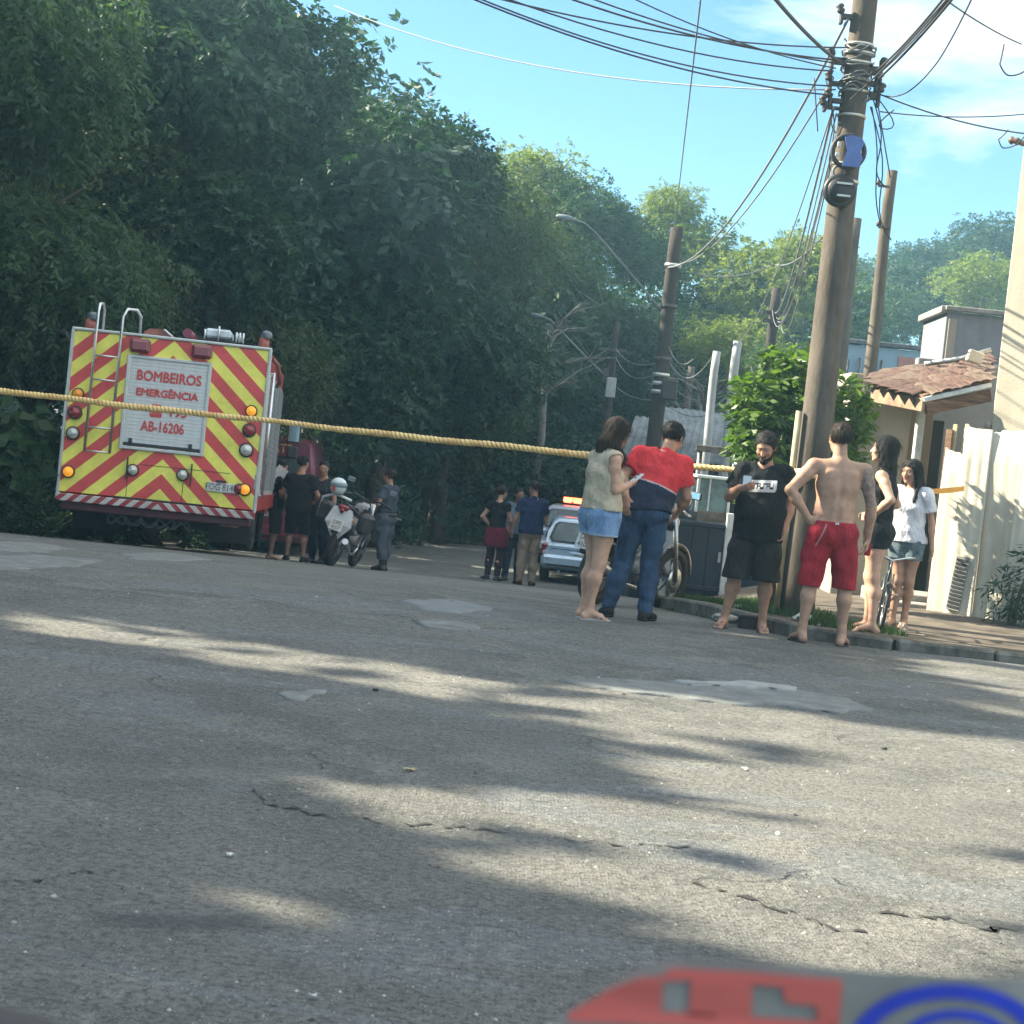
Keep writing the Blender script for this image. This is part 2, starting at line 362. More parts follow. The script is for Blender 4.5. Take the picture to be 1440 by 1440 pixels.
# earth banks: left side and end of the road
def bank(name, edge, outer, m, h=.1, n=10):
    V = []; Q = []; k = len(edge)
    for i in range(k):
        e = Vector((*edge[i], 0)); o = Vector((*outer[i], 0))
        for j in range(n + 1):
            t_ = (j / n) ** 1.6; p = e.lerp(o, t_); z = g(p.x, p.y) + (.012 if j == 0 else h * min(1, j / 2) + .05 * math.sin(i * 2.1 + j * 1.7) * (j > 1)); V.append((p.x, p.y, z))
    for i in range(k - 1):
        for j in range(n): a = i * (n + 1) + j; Q.append((a, a + n + 1, a + n + 2, a + 1))
    return tag(mesh_np(name, V, Q, m), kind='structure')
def dens(pts, step=.6):
    out = []
    for a, b_ in zip(pts[:-1], pts[1:]):
        n = max(1, int((Vector(b_) - Vector(a)).length / step))
        for i in range(n): t_ = i / n; out.append((a[0] + (b_[0] - a[0]) * t_, a[1] + (b_[1] - a[1]) * t_))
    return out + [pts[-1]]
le = dens(LEFT_EDGE[:], 1.0); lo_ = [(x - 2 - (y - 24) * .9 if x < -6.7 else x * 1.5, max(y + 3, 60 if x > -7 else y + 30)) for x, y in le]
le = [(x + .12 * math.sin(i * 1.7), y + .15 * math.sin(i * 2.3)) for i, (x, y) in enumerate(le)]
bank('left_verge', le, lo_, soil, .12)

# pavement block with kerb
pav_mat = mat('pavement_cement', (.135, .115, .095), .9, var=.35, vscale=2.2, bump=.5, bscale=45, dirt=.4, spec=.2)
kd = dens(KERB, .35)
V = []; Q = []; cols = 14
for i, (x, y) in enumerate(kd):
    for j in range(cols + 1): px_ = x + (62 - x) * (j / cols) ** 3; V.append((px_, y, zpav(px_, y)))
for i in range(len(kd) - 1):
    for j in range(cols): a = i * (cols + 1) + j; Q.append((a, a + 1, a + cols + 2, a + cols + 1))
kerb_root = tag(mesh_np('pavement', V, Q, pav_mat, smooth=False), kind='structure')
# kerb stones along the edge: each one a piece of the pavement's kerb
def along(pts, L, gap):
    segs = []; acc = 0; P0 = [Vector((*p, 0)) for p in pts]
    cum = [0]
    for a, b_ in zip(P0[:-1], P0[1:]): cum.append(cum[-1] + (b_ - a).length)
    def at(s):
        for i in range(len(cum) - 1):
            if s <= cum[i + 1] or i == len(cum) - 2: return P0[i].lerp(P0[i + 1], (s - cum[i]) / max(1e-6, cum[i + 1] - cum[i]))
    s = 0
    while s + L < cum[-1]: segs.append((at(s + gap / 2), at(s + L - gap / 2))); s += L
    return segs
kbm = MB().box((0, 0, 0), (1, .14, .30), b=.02).build('kerb_stone', concrete_dark).data
bpy.data.objects.remove(bpy.data.objects['kerb_stone'])
for a, b_ in along(KERB[1:-1], .8, .02):
    if a.x > 9 or a.y > 44: continue
    d = b_ - a; mid = (a + b_) / 2; nrm = Vector((-d.y, d.x, 0)).normalized()
    if nrm.dot(Vector((6, 25, 0)) - mid) < 0: nrm = -nrm
    o = link('kerb_stone', kbm, kerb_root); c = mid + nrm * -.04
    za, zb = zpav(a.x + nrm.x * .1, a.y + nrm.y * .1), zpav(b_.x + nrm.x * .1, b_.y + nrm.y * .1)
    o.location = (c.x, c.y, (za + zb) / 2 - .132 + random.uniform(-.008, .006)); o.scale = (d.length, 1, 1)
    o.rotation_euler = (random.uniform(-.02, .02), -math.atan2(zb - za, d.length), math.atan2(d.y, d.x))

# irregular pale repairs and the long cracks in the road
def blob_patch(name, pxs, m, th=.012, off=.0):
    pts = [ground_px(x, y) for x, y in pxs]; poly = []
    for i, p in enumerate(pts):
        q = pts[(i + 1) % len(pts)]; n = max(2, int((q - p).length / .035))
        for k in range(n):
            t_ = k / n; r_ = p.lerp(q, t_); d = (q - p).normalized(); poly.append(r_ + Vector((-d.y, d.x, 0)) * (random.uniform(-.004, .004) + .035 * math.sin(r_.x * 7 + i) * math.sin(r_.x * 15 + r_.y * 11)))
    c = sum(poly, Vector()) / len(poly); V = []; Q = []; n = len(poly)
    for ring, (s, z) in enumerate(((1.0, -.01), (.985, th), (.75, th), (.4, th), (.0, th))):
        for p in poly: r_ = c + (p - c) * s; V.append((r_.x, r_.y, g(r_.x, r_.y) + z + off))
    for k in range(4):
        for i in range(n): Q.append((k * n + i, k * n + (i + 1) % n, (k + 1) * n + (i + 1) % n, (k + 1) * n + i))
    return tag(mesh_np(name, V, Q, m, smooth=False), kind='structure')
blob_patch('road_patch', [(782, 958), (850, 956), (960, 960), (1100, 968), (1200, 986), (1225, 998), (1180, 1004), (1100, 994), (1020, 992), (930, 980), (830, 968)], pale_patch, .010)
blob_patch('road_patch', [(948, 962), (1060, 963), (1120, 971), (1110, 974), (1040, 970), (960, 967)], mat('bright_mortar', (.28, .29, .28), .85, var=.2, bump=.5), .012, .011)
blob_patch('road_patch', [(580, 874), (620, 872), (680, 884), (660, 890), (600, 884)], pale_patch)
blob_patch('road_patch', [(-60, 762), (60, 764), (95, 772), (60, 778), (-60, 772)], pale_patch, .006)
blob_patch('road_patch', [(-60, 786), (40, 780), (150, 788), (110, 797), (20, 802), (-60, 800)], pale_patch, .006)
blob_patch('road_patch', [(165, 778), (240, 778), (300, 788), (250, 790), (180, 787)], pale_patch, .006)
blob_patch('road_patch', [(385, 976), (420, 974), (455, 972), (440, 980), (425, 990), (395, 985)], pale_patch, .008)
blob_patch('road_patch', [(560, 845), (640, 843), (700, 858), (640, 864), (590, 858)], mat('reseal', (.15, .16, .165), .8, var=.15, bump=.4), .006)
tar = mat('crack_fill', (.018, .018, .018), .9, var=.2)
def crack(pxs, w0=.02):
    pts = [ground_px(x, y) for x, y in pxs]; fine_ = []
    for a, b_ in zip(pts[:-1], pts[1:]):
        n = max(2, int((b_ - a).length / .022))
        for k in range(n): fine_.append(a.lerp(b_, k / n) + Vector((random.uniform(-.012, .012), random.uniform(-.028, .028), 0)))
    V = []; Q = []
    for i, p in enumerate(fine_):
        p = p + Vector((0, .03 * math.sin(i * .9) * math.sin(i * .23 + 1), 0)); wd = w0 * .62 * random.choice((.25, .5, 1, 1.5)) * random.uniform(.5, 1.2) * (1 if random.random() > .2 else .1) * min(1, i / 4 + .1, (len(fine_) - i) / 4)
        for s in (-1, 1): V.append((p.x, p.y + s * wd, g(p.x, p.y + s * wd) + .004))
    for i in range(len(fine_) - 1): Q.append((2 * i, 2 * i + 1, 2 * i + 3, 2 * i + 2))
    return tag(mesh_np('road_crack', V, Q, tar, smooth=False), kind='structure')
crack([(352, 1105), (372, 1130), (450, 1148), (560, 1160), (720, 1172), (880, 1192), (1000, 1190)], .016)
crack([(950, 1243), (1000, 1250), (1080, 1275), (1150, 1300), (1235, 1318)], .034)
crack([(1222, 1286), (1310, 1290), (1380, 1305), (1450, 1318)], .034)
crack([(1370, 1344), (1445, 1356)], .02)
crack([(-10, 1244), (60, 1238), (150, 1222)], .02)
crack([(440, 860), (560, 866), (640, 884), (760, 884)], .02)
crack([(380, 800), (450, 803)], .02)
crack([(950, 965), (1010, 968), (1110, 975), (1220, 998)], .012)

# windscreen reflection, a soft dark smudge painted on the road at the lower left
om = bpy.data.materials.new('reflection_smudge'); om.use_nodes = True; t = om.node_tree; b_ = t.nodes['Principled BSDF']; b_.inputs['Base Color'].default_value = (.035, .038, .04, 1); b_.inputs['Roughness'].default_value = .6
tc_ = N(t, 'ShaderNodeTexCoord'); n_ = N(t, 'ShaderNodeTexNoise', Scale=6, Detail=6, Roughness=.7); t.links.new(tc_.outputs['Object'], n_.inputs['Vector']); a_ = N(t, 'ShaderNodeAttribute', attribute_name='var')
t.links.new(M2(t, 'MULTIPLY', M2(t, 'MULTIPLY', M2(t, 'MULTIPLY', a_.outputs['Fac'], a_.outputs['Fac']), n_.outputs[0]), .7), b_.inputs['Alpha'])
def stain_or_reflection(pxs):
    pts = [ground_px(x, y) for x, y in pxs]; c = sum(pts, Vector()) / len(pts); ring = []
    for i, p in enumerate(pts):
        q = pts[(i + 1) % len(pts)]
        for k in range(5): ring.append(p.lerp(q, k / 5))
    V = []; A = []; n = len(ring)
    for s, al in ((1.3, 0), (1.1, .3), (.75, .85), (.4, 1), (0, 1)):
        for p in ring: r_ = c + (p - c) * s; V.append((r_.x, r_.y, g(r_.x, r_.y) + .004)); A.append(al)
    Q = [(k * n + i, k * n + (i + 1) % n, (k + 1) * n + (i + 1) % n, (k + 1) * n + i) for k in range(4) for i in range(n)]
    return tag(mesh_np('reflection_smudge', V, Q, om, smooth=False, attr=A), kind='structure')
stain_or_reflection([(120, 1285), (240, 1288), (372, 1290), (372, 1312), (250, 1312), (125, 1305)])
if False: stain_or_reflection([(300, 1335), (372, 1330), (380, 1388), (300, 1380)])
# ================================================================ walls, houses, gates on the right
cream = wall_mat('cream_lime_wash', (.42, .385, .31), amt=.35)
beige = wall_mat('beige_plaster', (.33, .29, .24), amt=.45)
greyw = wall_mat('grey_render', (.22, .23, .25), (.12, .12, .12), .5)
bluew = wall_mat('pale_blue_paint', (.28, .42, .50), (.3, .3, .28), .5)
brownw = wall_mat('brown_plaster', (.24, .20, .16), amt=.4)
sheetm = wall_mat('stained_white_sheet', (.56, .52, .42), (.30, .25, .17), .55, 1.6, .15)
wood = mat('weathered_wood', (.22, .13, .08), .8, var=.4, vscale=3, bump=.5, bscale=30, stretch=(1, 1, 9), spec=.2)
clay = mat('clay_tile', (.13, .078, .062), .85, var=.35, vscale=3, bump=.4, bscale=40, dirt=.5, spec=.2)
clay2 = mat('faded_clay_tile', (.16, .115, .09), .85, var=.35, vscale=3, bump=.4, bscale=40, dirt=.5, spec=.2)
darkm = mat('dark_gate_paint', (.018, .028, .045), .5, var=.2, vscale=2)
whitem = mat('white_enamel', (.62, .66, .66), .4, var=.1, dirt=.3)
fibre = mat('fibre_cement', (.17, .19, .20), .85, var=.3, vscale=3, bump=.4, dirt=.4)
FD = Vector((.8, -.6, 0)); FN = Vector((-.6, -.8, 0))       # run and outward normal of the yard fence
A0 = Vector((4.36, 19.0, 0))
fang = math.atan2(FD.y, FD.x)

# tall rendered building behind the fence
o0 = Vector((4.87, 19.3, 0))
b = empty('tall_building', (o0.x, o0.y, .0), fang, 'tall cream rendered wall of the corner house rising out of the picture at the right', 'building')
m_ = MB(); L_ = 7.0; H_ = 7.2
m_.box((L_ / 2, 1.6, H_ / 2 - .6), (L_, 3.2, H_ + 1.2), b=.015); m_.build('wall', cream, b)

r_ = MB().box((L_ / 2, -.03, H_ + .06), (L_ + .2, .24, .12), b=.02).build('coping', concrete, b)
ca = MB().box((-.03, 1.6, 2.02), (.05, 3.3, .06), b=.01).build('drip_edge', concrete, b)
# insulator with coiled wire fixed on the wall corner
ins = MB(); ins.lathe([(0, 0), (.03, 0), (.045, .02), (.025, .05), (.045, .08), (.03, .11), (0, .11)], (0, -.12, 4.95), (-1, 0, .2), 12).box((.0, -.06, 4.95), (.03, .12, .05)); ins.build('insulator', mat('porcelain', (.12, .07, .05), .3, var=.1), b)

# yard fence of corrugated and flat sheets
fz = .03
f = empty('sheet_fence', (A0.x, A0.y, fz), fang, 'stained white yard fence of upright sheets with a narrow dark grille near its foot', 'fence')
random.seed(11)
x = 0.0; widths = [.22, .30, .34, .42, .52, .6, .8, .9, .9]; tops = [1.70, 1.93, 1.90, 1.86, 1.83, 1.88, 1.9, 1.95, 1.9]
for i, (wd, tp) in enumerate(zip(widths, tops)):
    mb = MB(); n = max(10, int(wd / .022)); V = []; rows = 7; ph = random.random() * 6
    lean = random.uniform(-.03, .03)
    for side in (0, 1):
        for r in range(rows):
            zz = -.05 + (tp + .05) * r / (rows - 1)
            for j in range(n + 1):
                xx = x + wd * j / n; wv = .006 * math.sin(j * 1.25 + ph) * (.4 + .6 * (i % 2)) + .03 * math.sin(zz * 2.3 + i * 1.9) * (zz / 2) + (.05 if i % 2 else 0)
                V.append((xx + lean * (zz / tp) * .6, -wv + side * .012 - .02, zz + (random.uniform(-.02, .02) if r == rows - 1 and side == 0 else 0) + .05 * (j / n) * (i % 3 - 1) * (r == rows - 1)))
    k = (n + 1); fs = []
    for r in range(rows - 1):
        for j in range(n):
            a = r * k + j; fs.append((a, a + 1, a + k + 1, a + k)); c_ = rows * k + a; fs.append((c_, c_ + k, c_ + k + 1, c_ + 1))
    for j in range(n): a = (rows - 1) * k + j; c_ = rows * k + a; fs.append((a, a + 1, c_ + 1, c_))
    for r in range(rows - 1):
        for e in (0, n): a = r * k + e; c_ = rows * k + a; fs.append((a, a + k, c_ + k, c_))
    mb.add(V, fs, 0, True); mb.build('sheet_panel', sheetm, f, fix=True); x += wd - .015
for i, (xx, tp, ln) in enumerate(((-.02, 2.02, .03), (.05, 1.96, .05), (.10, 2.05, .02), (.16, 1.9, .06))):
    mb = MB().box((0, 0, .95), (.045, .022, 1.9 + (tp - 1.9)), b=.004); o = mb.build('slat', mat('yellow_timber', (.50, .44, .26), .8, var=.2, stretch=(1, 1, 8)), f); o.location = (xx, .09 + .03 * i, 0); o.rotation_euler = (0, ln, 0)
gr = MB().box((0, 0, 0), (.15, .02, .56), b=.005)
go = gr.build('grille', mat('grille_frame', (.22, .22, .2), .6, var=.1), f); go.location = (.335, -.09, .35); go.rotation_euler = (0, R(6), 0)
for k in range(13): o = MB().box((0, -.012, -.24 + k * .04), (.12, .012, .024)).build('slot', black_plastic, go)
for xx in (.0, 1.3, 2.9, 4.5): MB().box((xx, .07, .95), (.07, .07, 1.9), b=.005).build('post', wood, f)
MB().tube([(1.02, -.1, 1.42), (1.25, -.13, 1.1), (1.55, -.12, .82), (1.8, -.1, .5)], .012, 6).build('hose', mat('hose_ochre', (.36, .2, .1), .6), f)

# low house with clay tiled porch roof
hb = Vector((P(1250, 700, 20.6).x, 20.6, 0))
house = empty('porch_house', (hb.x, hb.y, 0), 0, 'low beige house with sagging clay tile porch roof left of the white fence', 'house')
ho = Vector((hb.x, hb.y, 0))
def hl(p): return Vector(p) - ho
E1, E2, E3 = P(1224, 541, 20.4), P(1299, 556, 19.4), P(1394, 533, 19.6)
R1, R2, R3 = P(1226, 529, 22.4), P(1300, 518, 22.4), P(1398, 500, 22.4)
def roofpt(s, t_):
    a = E1.lerp(E2, s / .42) if s < .42 else E2.lerp(E3, (s - .42) / .58); b_ = R1.lerp(R2, s / .42) if s < .42 else R2.lerp(R3, (s - .42) / .58)
    return a.lerp(b_, t_)
mb = MB(); V = []; ns = 24
for t_ in (0, 1):
    for i in range(ns + 1): V.append(hl(roofpt(i / ns, t_)))
for t_ in (0, 1):
    for i in range(ns + 1): V.append(hl(roofpt(i / ns, t_)) - Vector((0, 0, .05)))
k = ns + 1; fs = [(i, i + 1, k + i + 1, k + i) for i in range(ns)] + [(2 * k + i, 3 * k + i, 3 * k + i + 1, 2 * k + i + 1) for i in range(ns)] + [(i, 2 * k + i, 2 * k + i + 1, i + 1) for i in range(ns)] + [(k + i, k + i + 1, 3 * k + i + 1, 3 * k + i) for i in range(ns)] + [(0, k, 3 * k, 2 * k), (ns, 2 * k + ns, 3 * k + ns, k + ns)]
mb.add(V, fs); roofo = mb.build('roof', wood, house)
# half-barrel tiles
def tile_mesh(name, m):
    mb = MB(); V = []; n = 8
    for (y, r) in ((-.5, 1.0), (.5, .86)):
        for rr in (1, .80):
            for j in range(n + 1): a = math.pi * j / n; V.append((math.cos(a) * .5 * r * rr, y, math.sin(a) * .42 * r * rr))
    k = n + 1
    fs = [(j, j + 1, 2 * k + j + 1, 2 * k + j) for j in range(n)] + [(k + j, 3 * k + j, 3 * k + j + 1, k + j + 1) for j in range(n)] + [(j, k + j, k + j + 1, j + 1) for j in range(n)]
    o = mb.add(V, fs, 0, False).build(name, m); me = o.data; bpy.data.objects.remove(o); return me
tms = [tile_mesh('tile', clay), tile_mesh('tile', clay2)]
cols_, rows_ = 12, 5
for i in range(cols_):
    for j in range(rows_):
        s0 = (i + .5) / cols_; p = roofpt(s0, (j + .5) / rows_ - .02); q = roofpt(min(1, s0 + .02), (j + .5) / rows_ - .02); up = (roofpt(s0, min(1, (j + 1) / rows_)) - roofpt(s0, j / rows_)); rt = (q - p).normalized(); L = up.length; up.normalize(); nz = rt.cross(up).normalized()
        M = Matrix((rt, up, nz)).transposed().to_4x4(); wd = (roofpt(min(1, s0 + .5 / cols_), 0) - roofpt(max(0, s0 - .5 / cols_), 0)).length
        o = link('tile', tms[(i * 7 + j * 3) % 5 == 0 or random.random() < .3], roofo); M = M @ Matrix.Rotation(random.uniform(-.06, .06), 4, 'Z') @ Matrix.Rotation(random.uniform(.02, .07), 4, 'X')
        o.matrix_local = Matrix.Translation(hl(p + nz * (.02 + random.uniform(0, .02)))) @ M @ Matrix.Diagonal((wd * 1.02, L * 1.16, .055, 1))
def beam(name, a, b_, w_, h, m, par=house, dz=0):
    a = hl(a) + Vector((0, 0, dz)); b_ = hl(b_) + Vector((0, 0, dz)); d = b_ - a; mb = MB(); rot = d.to_track_quat('X', 'Z').to_matrix()
    return mb.box((a + b_) / 2, (d.length, w_, h), b=.006, rot=rot).build(name, m, par)
beam('fascia', P(1226, 556, 20.35), P(1299, 570, 19.35), .04, .14, mat('orange_brown_board', (.30, .20, .13), .8, var=.35, vscale=5, dirt=.4), house)
beam('rafter', P(1301, 575, 19.4), P(1392, 556, 19.6), .06, .13, wood)
beam('barge_board', P(1299, 562, 19.33), P(1394, 541, 19.5), .03, .05, whitem)
za = -.3
def wallbox(name, x0, x1, y0, y1, z0, z1, m, par=house): return MB().box((((x0 + x1) / 2) - hb.x, (y0 + y1) / 2 - hb.y, (z0 + z1) / 2), (x1 - x0, y1 - y0, z1 - z0), b=.01).build(name, m, par)
xl = P(1188, 620, 20.7).x; xc = P(1287, 620, 20.5).x
wallbox('front_wall', xl, xc - .05, 20.6, 20.8, za, 2.2, beige)
wallbox('corner_post', xc - .04, xc + .045, 20.32, 20.42, za, 2.24, whitem)
wallbox('inner_wall', xc - .06, xc + .42, 21.6, 21.8, za, 2.3, brownw)
wallbox('side_wall', xl, xl + .15, 20.8, 24.5, za, 2.5, beige)
wallbox('back_wall', xc + .5, xc + 2.0, 23.2, 23.4, za, 2.9, greyw)
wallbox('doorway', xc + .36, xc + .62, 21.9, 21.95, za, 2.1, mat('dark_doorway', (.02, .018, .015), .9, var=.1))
wallbox('porch_step', xc - .45, xc + .55, 19.5, 20.3, -.2, .17, concrete)
wallbox('porch_step', xc - .55, xc + .40, 19.15, 19.5, -.2, .10, concrete)
bx = P(1371, 502, 20.3)
MB().box(hl(bx), (.17, .10, .13), b=.01, rot=Matrix.Rotation(.25, 3, 'Y')).build('meter_box', mat('pale_plastic', (.5, .48, .4), .6), house)
MB().tube([hl(P(1300, 512, 21.9)), hl(P(1350, 505, 21.9)), hl(P(1394, 492, 21.8))], .03, 8).build('ridge_pipe', steel, house)

# grey block and blue wall further back
gb = P(1328, 470, 27)
blk = empty('grey_block_house', (gb.x, 27, 0), R(-3), 'unfinished grey rendered block house rising behind the tiled roof', 'house')
MB().box((1.3, 1.0, 1.65), (2.6, 2.0, 4.4), b=.01).build('wall', greyw, blk)
MB().box((-.02, 1.0, 3.88), (.14, 2.06, .1), b=.01).build('coping', concrete, blk)
MB().box((1.3, -.02, 3.9), (2.66, .12, .07), b=.01).build('parapet', concrete, blk)
MB().box((.1, -.012, 3.3), (.12, .03, .9), b=.005).build('pillar', beige, blk)
b0 = P(1186, 500, 34); b1 = P(1306, 500, 34)
bl = empty('blue_boundary_wall', ((b0.x + b1.x) / 2, 34, 0), R(0), 'pale blue painted wall with dark bars between the two poles', 'wall')
MB().box((.4, 0, 1.6), (b1.x - b0.x + 1.0, .2, 4.2), b=.01).build('wall', bluew, bl)
MB().box((.4, -.02, 3.76), (b1.x - b0.x + 1.05, .28, .08), b=.01).build('coping', fibre, bl)
MB().box((.42, -.11, 3.45), (.42, .02, .24), b=.004).build('sign_board', mat('faded_pink_board', (.42, .22, .18), .7), bl)
MB().box((.42, -.11, 3.15), (.05, .02, .4)).build('sign_post', steel, bl)
for i in range(4): MB().cyl((-.72 + i * .2, -.16, 2.75), (-.70 + i * .2, -.16, 3.42 + .05 * (i % 2)), .018, n=6).build('bar', darkm, bl)
MB().cyl((-.8, -.16, 3.15), (-.02, -.16, 3.15), .015, n=6).build('rail', darkm, bl)

# dark gate, grey jambs and the glazed white cabinet in front of the next yard
def px_box(name, x, y, Y, wd, dp, h, m, par=None, b=.006, rz=0):
    p = P(x, y, Y); o = MB().box((0, 0, 0), (wd, dp, h), b=b).build(name, m, par); o.location = p; o.rotation_euler = (0, 0, rz); return o
gp = P(983, 766, 21.6); gz = zpav(gp.x, 21.6)
dg = empty('dark_metal_gate', (gp.x, 21.6, gz), 0, 'solid dark blue metal gate behind the kerb, left of the man in the black t-shirt', 'gate')
for i in range(3): MB().box((-.19 + i * .19, 0, .46), (.186, .04, .88), b=.008).build('panel', darkm, dg)
MB().box((0, -.03, .86), (.58, .03, .05), b=.005).build('top_rail', darkm, dg)
MB().box((0, -.03, .12), (.58, .03, .05), b=.005).build('bottom_rail', darkm, dg)
MB().box((.325, -.01, .50), (.075, .09, 1.05), b=.006).build('jamb', whitem, dg)
MB().box((.245, -.05, .5), (.03, .03, .12)).build('handle', steel, dg)
MB().box((-.36, .02, .52), (.10, .08, 1.1), b=.006).build('jamb', steel, dg)
mc = P(1000, 690, 21.9)
cb = empty('glazed_cabinet', (mc.x, 21.9, mc.z - .2), R(8), 'small white framed glazed cabinet shining above the dark gate', 'cabinet')
MB().box((0, 0, .36), (.46, .34, .035), b=.006).build('top', mat('bright_tin', (.70, .76, .76), .35, .3, var=.05), cb)
for sx in (-1, 1):
    for sy in (-1, 1): MB().box((sx * .19, sy * .13, .15), (.03, .03, .42)).build('frame_post', whitem, cb)
MB().box((0, 0, .15), (.35, .24, .38)).build('pane', mat('pale_pane', (.12, .19, .20), .15, var=.3, vscale=5), cb)
MB().box((-.05, -.125, .15), (.02, .012, .38)).build('mullion', whitem, cb)
MB().box((0, 0, -.35), (.36, .26, .62), b=.01).build('plinth', concrete_dark, cb)
def small_house(px, Y, wd, dp, ez, rz, label, wm, rm, slope=.5, yaw=0, cat='house'):
    p = P(px, 620, Y); gz = g(p.x, Y); r = empty('small_house', (p.x, Y, gz), yaw, label, cat)
    e = ez - gz; a = rz - gz
    MB().box((0, dp / 2, e / 2), (wd, dp, e), b=.01).build('wall', wm, r)
    nr = 26; V = []
    for j, (yy, zz) in enumerate(((-.35, e - .05), (dp / 2, a), (dp + .35, e - .05))):
        for i in range(nr * 4 + 1): V.append((-wd / 2 - .2 + (wd + .4) * i / (nr * 4), yy, zz + .014 * math.sin(i * math.pi / 2)))
    k = nr * 4 + 1; mb = MB(); n0 = len(V); V2 = V + [(x, y, z - .04) for x, y, z in V]
    fs = [(j * k + i, j * k + i + 1, (j + 1) * k + i + 1, (j + 1) * k + i) for j in range(2) for i in range(k - 1)] + [(n0 + j * k + i, n0 + (j + 1) * k + i, n0 + (j + 1) * k + i + 1, n0 + j * k + i + 1) for j in range(2) for i in range(k - 1)] + [(i, n0 + i, n0 + i + 1, i + 1) for i in range(k - 1)]
    mb.add(V2, fs, 0, True).build('roof', rm, r)
    MB().box((-wd * .2, -.02, e * .45), (.8, .06, .7)).build('window', glass_dark, r)
    MB().box((wd * .22, -.02, e * .42), (.75, .06, e * .8)).build('door', darkm, r)
    return r
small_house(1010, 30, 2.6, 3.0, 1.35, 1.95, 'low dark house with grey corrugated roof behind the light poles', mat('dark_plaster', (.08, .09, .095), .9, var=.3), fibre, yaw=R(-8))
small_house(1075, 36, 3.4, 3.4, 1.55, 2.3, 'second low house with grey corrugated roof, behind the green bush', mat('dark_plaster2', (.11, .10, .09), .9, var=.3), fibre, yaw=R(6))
aw = P(1050, 652, 24); awn = empty('tin_awning', aw, R(12), 'small tilted bright tin awning beside the green bush', 'awning')
MB().box((0, 0, 0), (.42, .30, .012), b=.003, rot=Matrix.Rotation(R(25), 3, 'X') @ Matrix.Rotation(R(12), 3, 'Y')).build('tin_sheet', mat('bright_tin', (.7, .76, .76), .35), awn)
MB().cyl((-.16, .05, -.9), (-.16, .05, -.02), .012, n=6).cyl((.16, .05, -.9), (.16, .05, .0), .012, n=6).build('prop', steel, awn)
sl_ = P(1022, 634, 25.5); slab = empty('porch_canopy', sl_, R(-6), 'flat dark porch canopy between the two pale posts', 'canopy')
MB().box((0, 0, 0), (.85, .6, .09), b=.01).build('slab', concrete_dark, slab)
for sx in (-.36, .36): MB().cyl((sx, 0, -1.9), (sx, 0, -.04), .035, n=8).build('column', steel, slab)
MB().box((.22, -.31, .12), (.5, .02, .05), rot=Matrix.Rotation(.6, 3, 'Y')).build('loose_board', fibre, slab)

# ================================================================ poles
pole_mat = mat('pole_concrete', (.125, .108, .090), .9, var=.35, vscale=2.5, bump=.6, bscale=30, stretch=(1, 1, .35), dirt=.35, spec=.2)
pole_dark = mat('pole_dark_wood', (.050, .042, .040), .9, var=.35, vscale=3, bump=.6, bscale=30, stretch=(1, 1, .3), spec=.2)
pole_pale = mat('pole_pale', (.34, .36, .37), .8, var=.25, vscale=3, bump=.3, stretch=(1, 1, .4), dirt=.2)
band_m = mat('steel_band', (.55, .55, .5), .4, .8, var=.1)
def pole(x, Y, ztop, r0, r1, m, label, sides=16, cat='utility pole', zb=None, name='utility_pole'):
    z0 = g(x, Y) - .1 if zb is None else zb
    r = empty(name, (x, Y, z0), 0, label, cat); n = 14
    MB().tube([(0.012 * math.sin(i * .9) * (i / n), 0, (ztop - z0) * i / n) for i in range(n + 1)], [r0 + (r1 - r0) * i / n for i in range(n + 1)], sides).build('shaft', m, r)
    return r
pm = P(1152, 620, 17.0); MPX = P(1180, 320, 17.0).x
MP = pole(MPX, 17.0, 9.3, .165, .078, pole_mat, 'thick weathered concrete pole carrying the tangle of cables beside the bush', 20)
mz0 = MP.location.z
def mz(py): return P(1190, py, 17.0).z - mz0
for py in (62, 74, 88, 112, 128, 163, 232, 256): MB().lathe([(.0, -.012), (.132, -.012), (.134, 0), (.132, .012), (0, .012)], (0, 0, mz(py)), (0, 0, 1), 20).build('steel_band', band_m, MP)
MB().tube([(-.19, -.05, mz(880)), (-.19, -.05, mz(700)), (-.185, -.05, mz(585))], .028, 8).build('conduit', mat('ochre_conduit', (.40, .34, .2), .7, var=.2), MP)
# clamps, brackets and insulators
hw = mat('rusty_fittings', (.09, .08, .075), .6, .4, var=.4, vscale=20)
def bracket(px, py, wd=.10, h=.12, side=-1, Y=17.0):
    p = P(px, py, Y - .02) - MP.location
    mb = MB().box(p, (wd, .06, h * .35), b=.005).box(p + Vector((side * wd * .4, 0, 0)), (.03, .08, h), b=.005)
    mb.lathe([(0, 0), (.028, 0), (.04, .02), (.024, .04), (.04, .06), (.028, .08), (0, .08)], p + Vector((side * wd * .45, -.02, h * .2)), (side * .3, 0, 1), 10)
    return mb.build('bracket', hw, MP)
for a in ((1192, 24, .14, .14, -1), (1180, 86, .16, .18, -1), (1176, 118, .14, .12, -1), (1176, 142, .15, .12, -1), (1172, 152, .2, .08, -1), (1231, 100, .12, .22, 1), (1229, 135, .1, .2, 1), (1226, 118, .1, .14, 1)): bracket(*a)
mb = MB()
random.seed(5)
for k in range(9):
    z = mz(70 + k * 9); a0 = random.uniform(0, 6); pts = []
    for i in range(15): a = a0 + i * .42; pts.append((math.cos(a) * (.135 + random.uniform(0, .025)), math.sin(a) * (.135 + random.uniform(0, .025)), z + random.uniform(-.03, .03) + i * .008))
    mb.tube(pts, .008, 5)
mb.build('wire_wraps', wire_grey, MP)
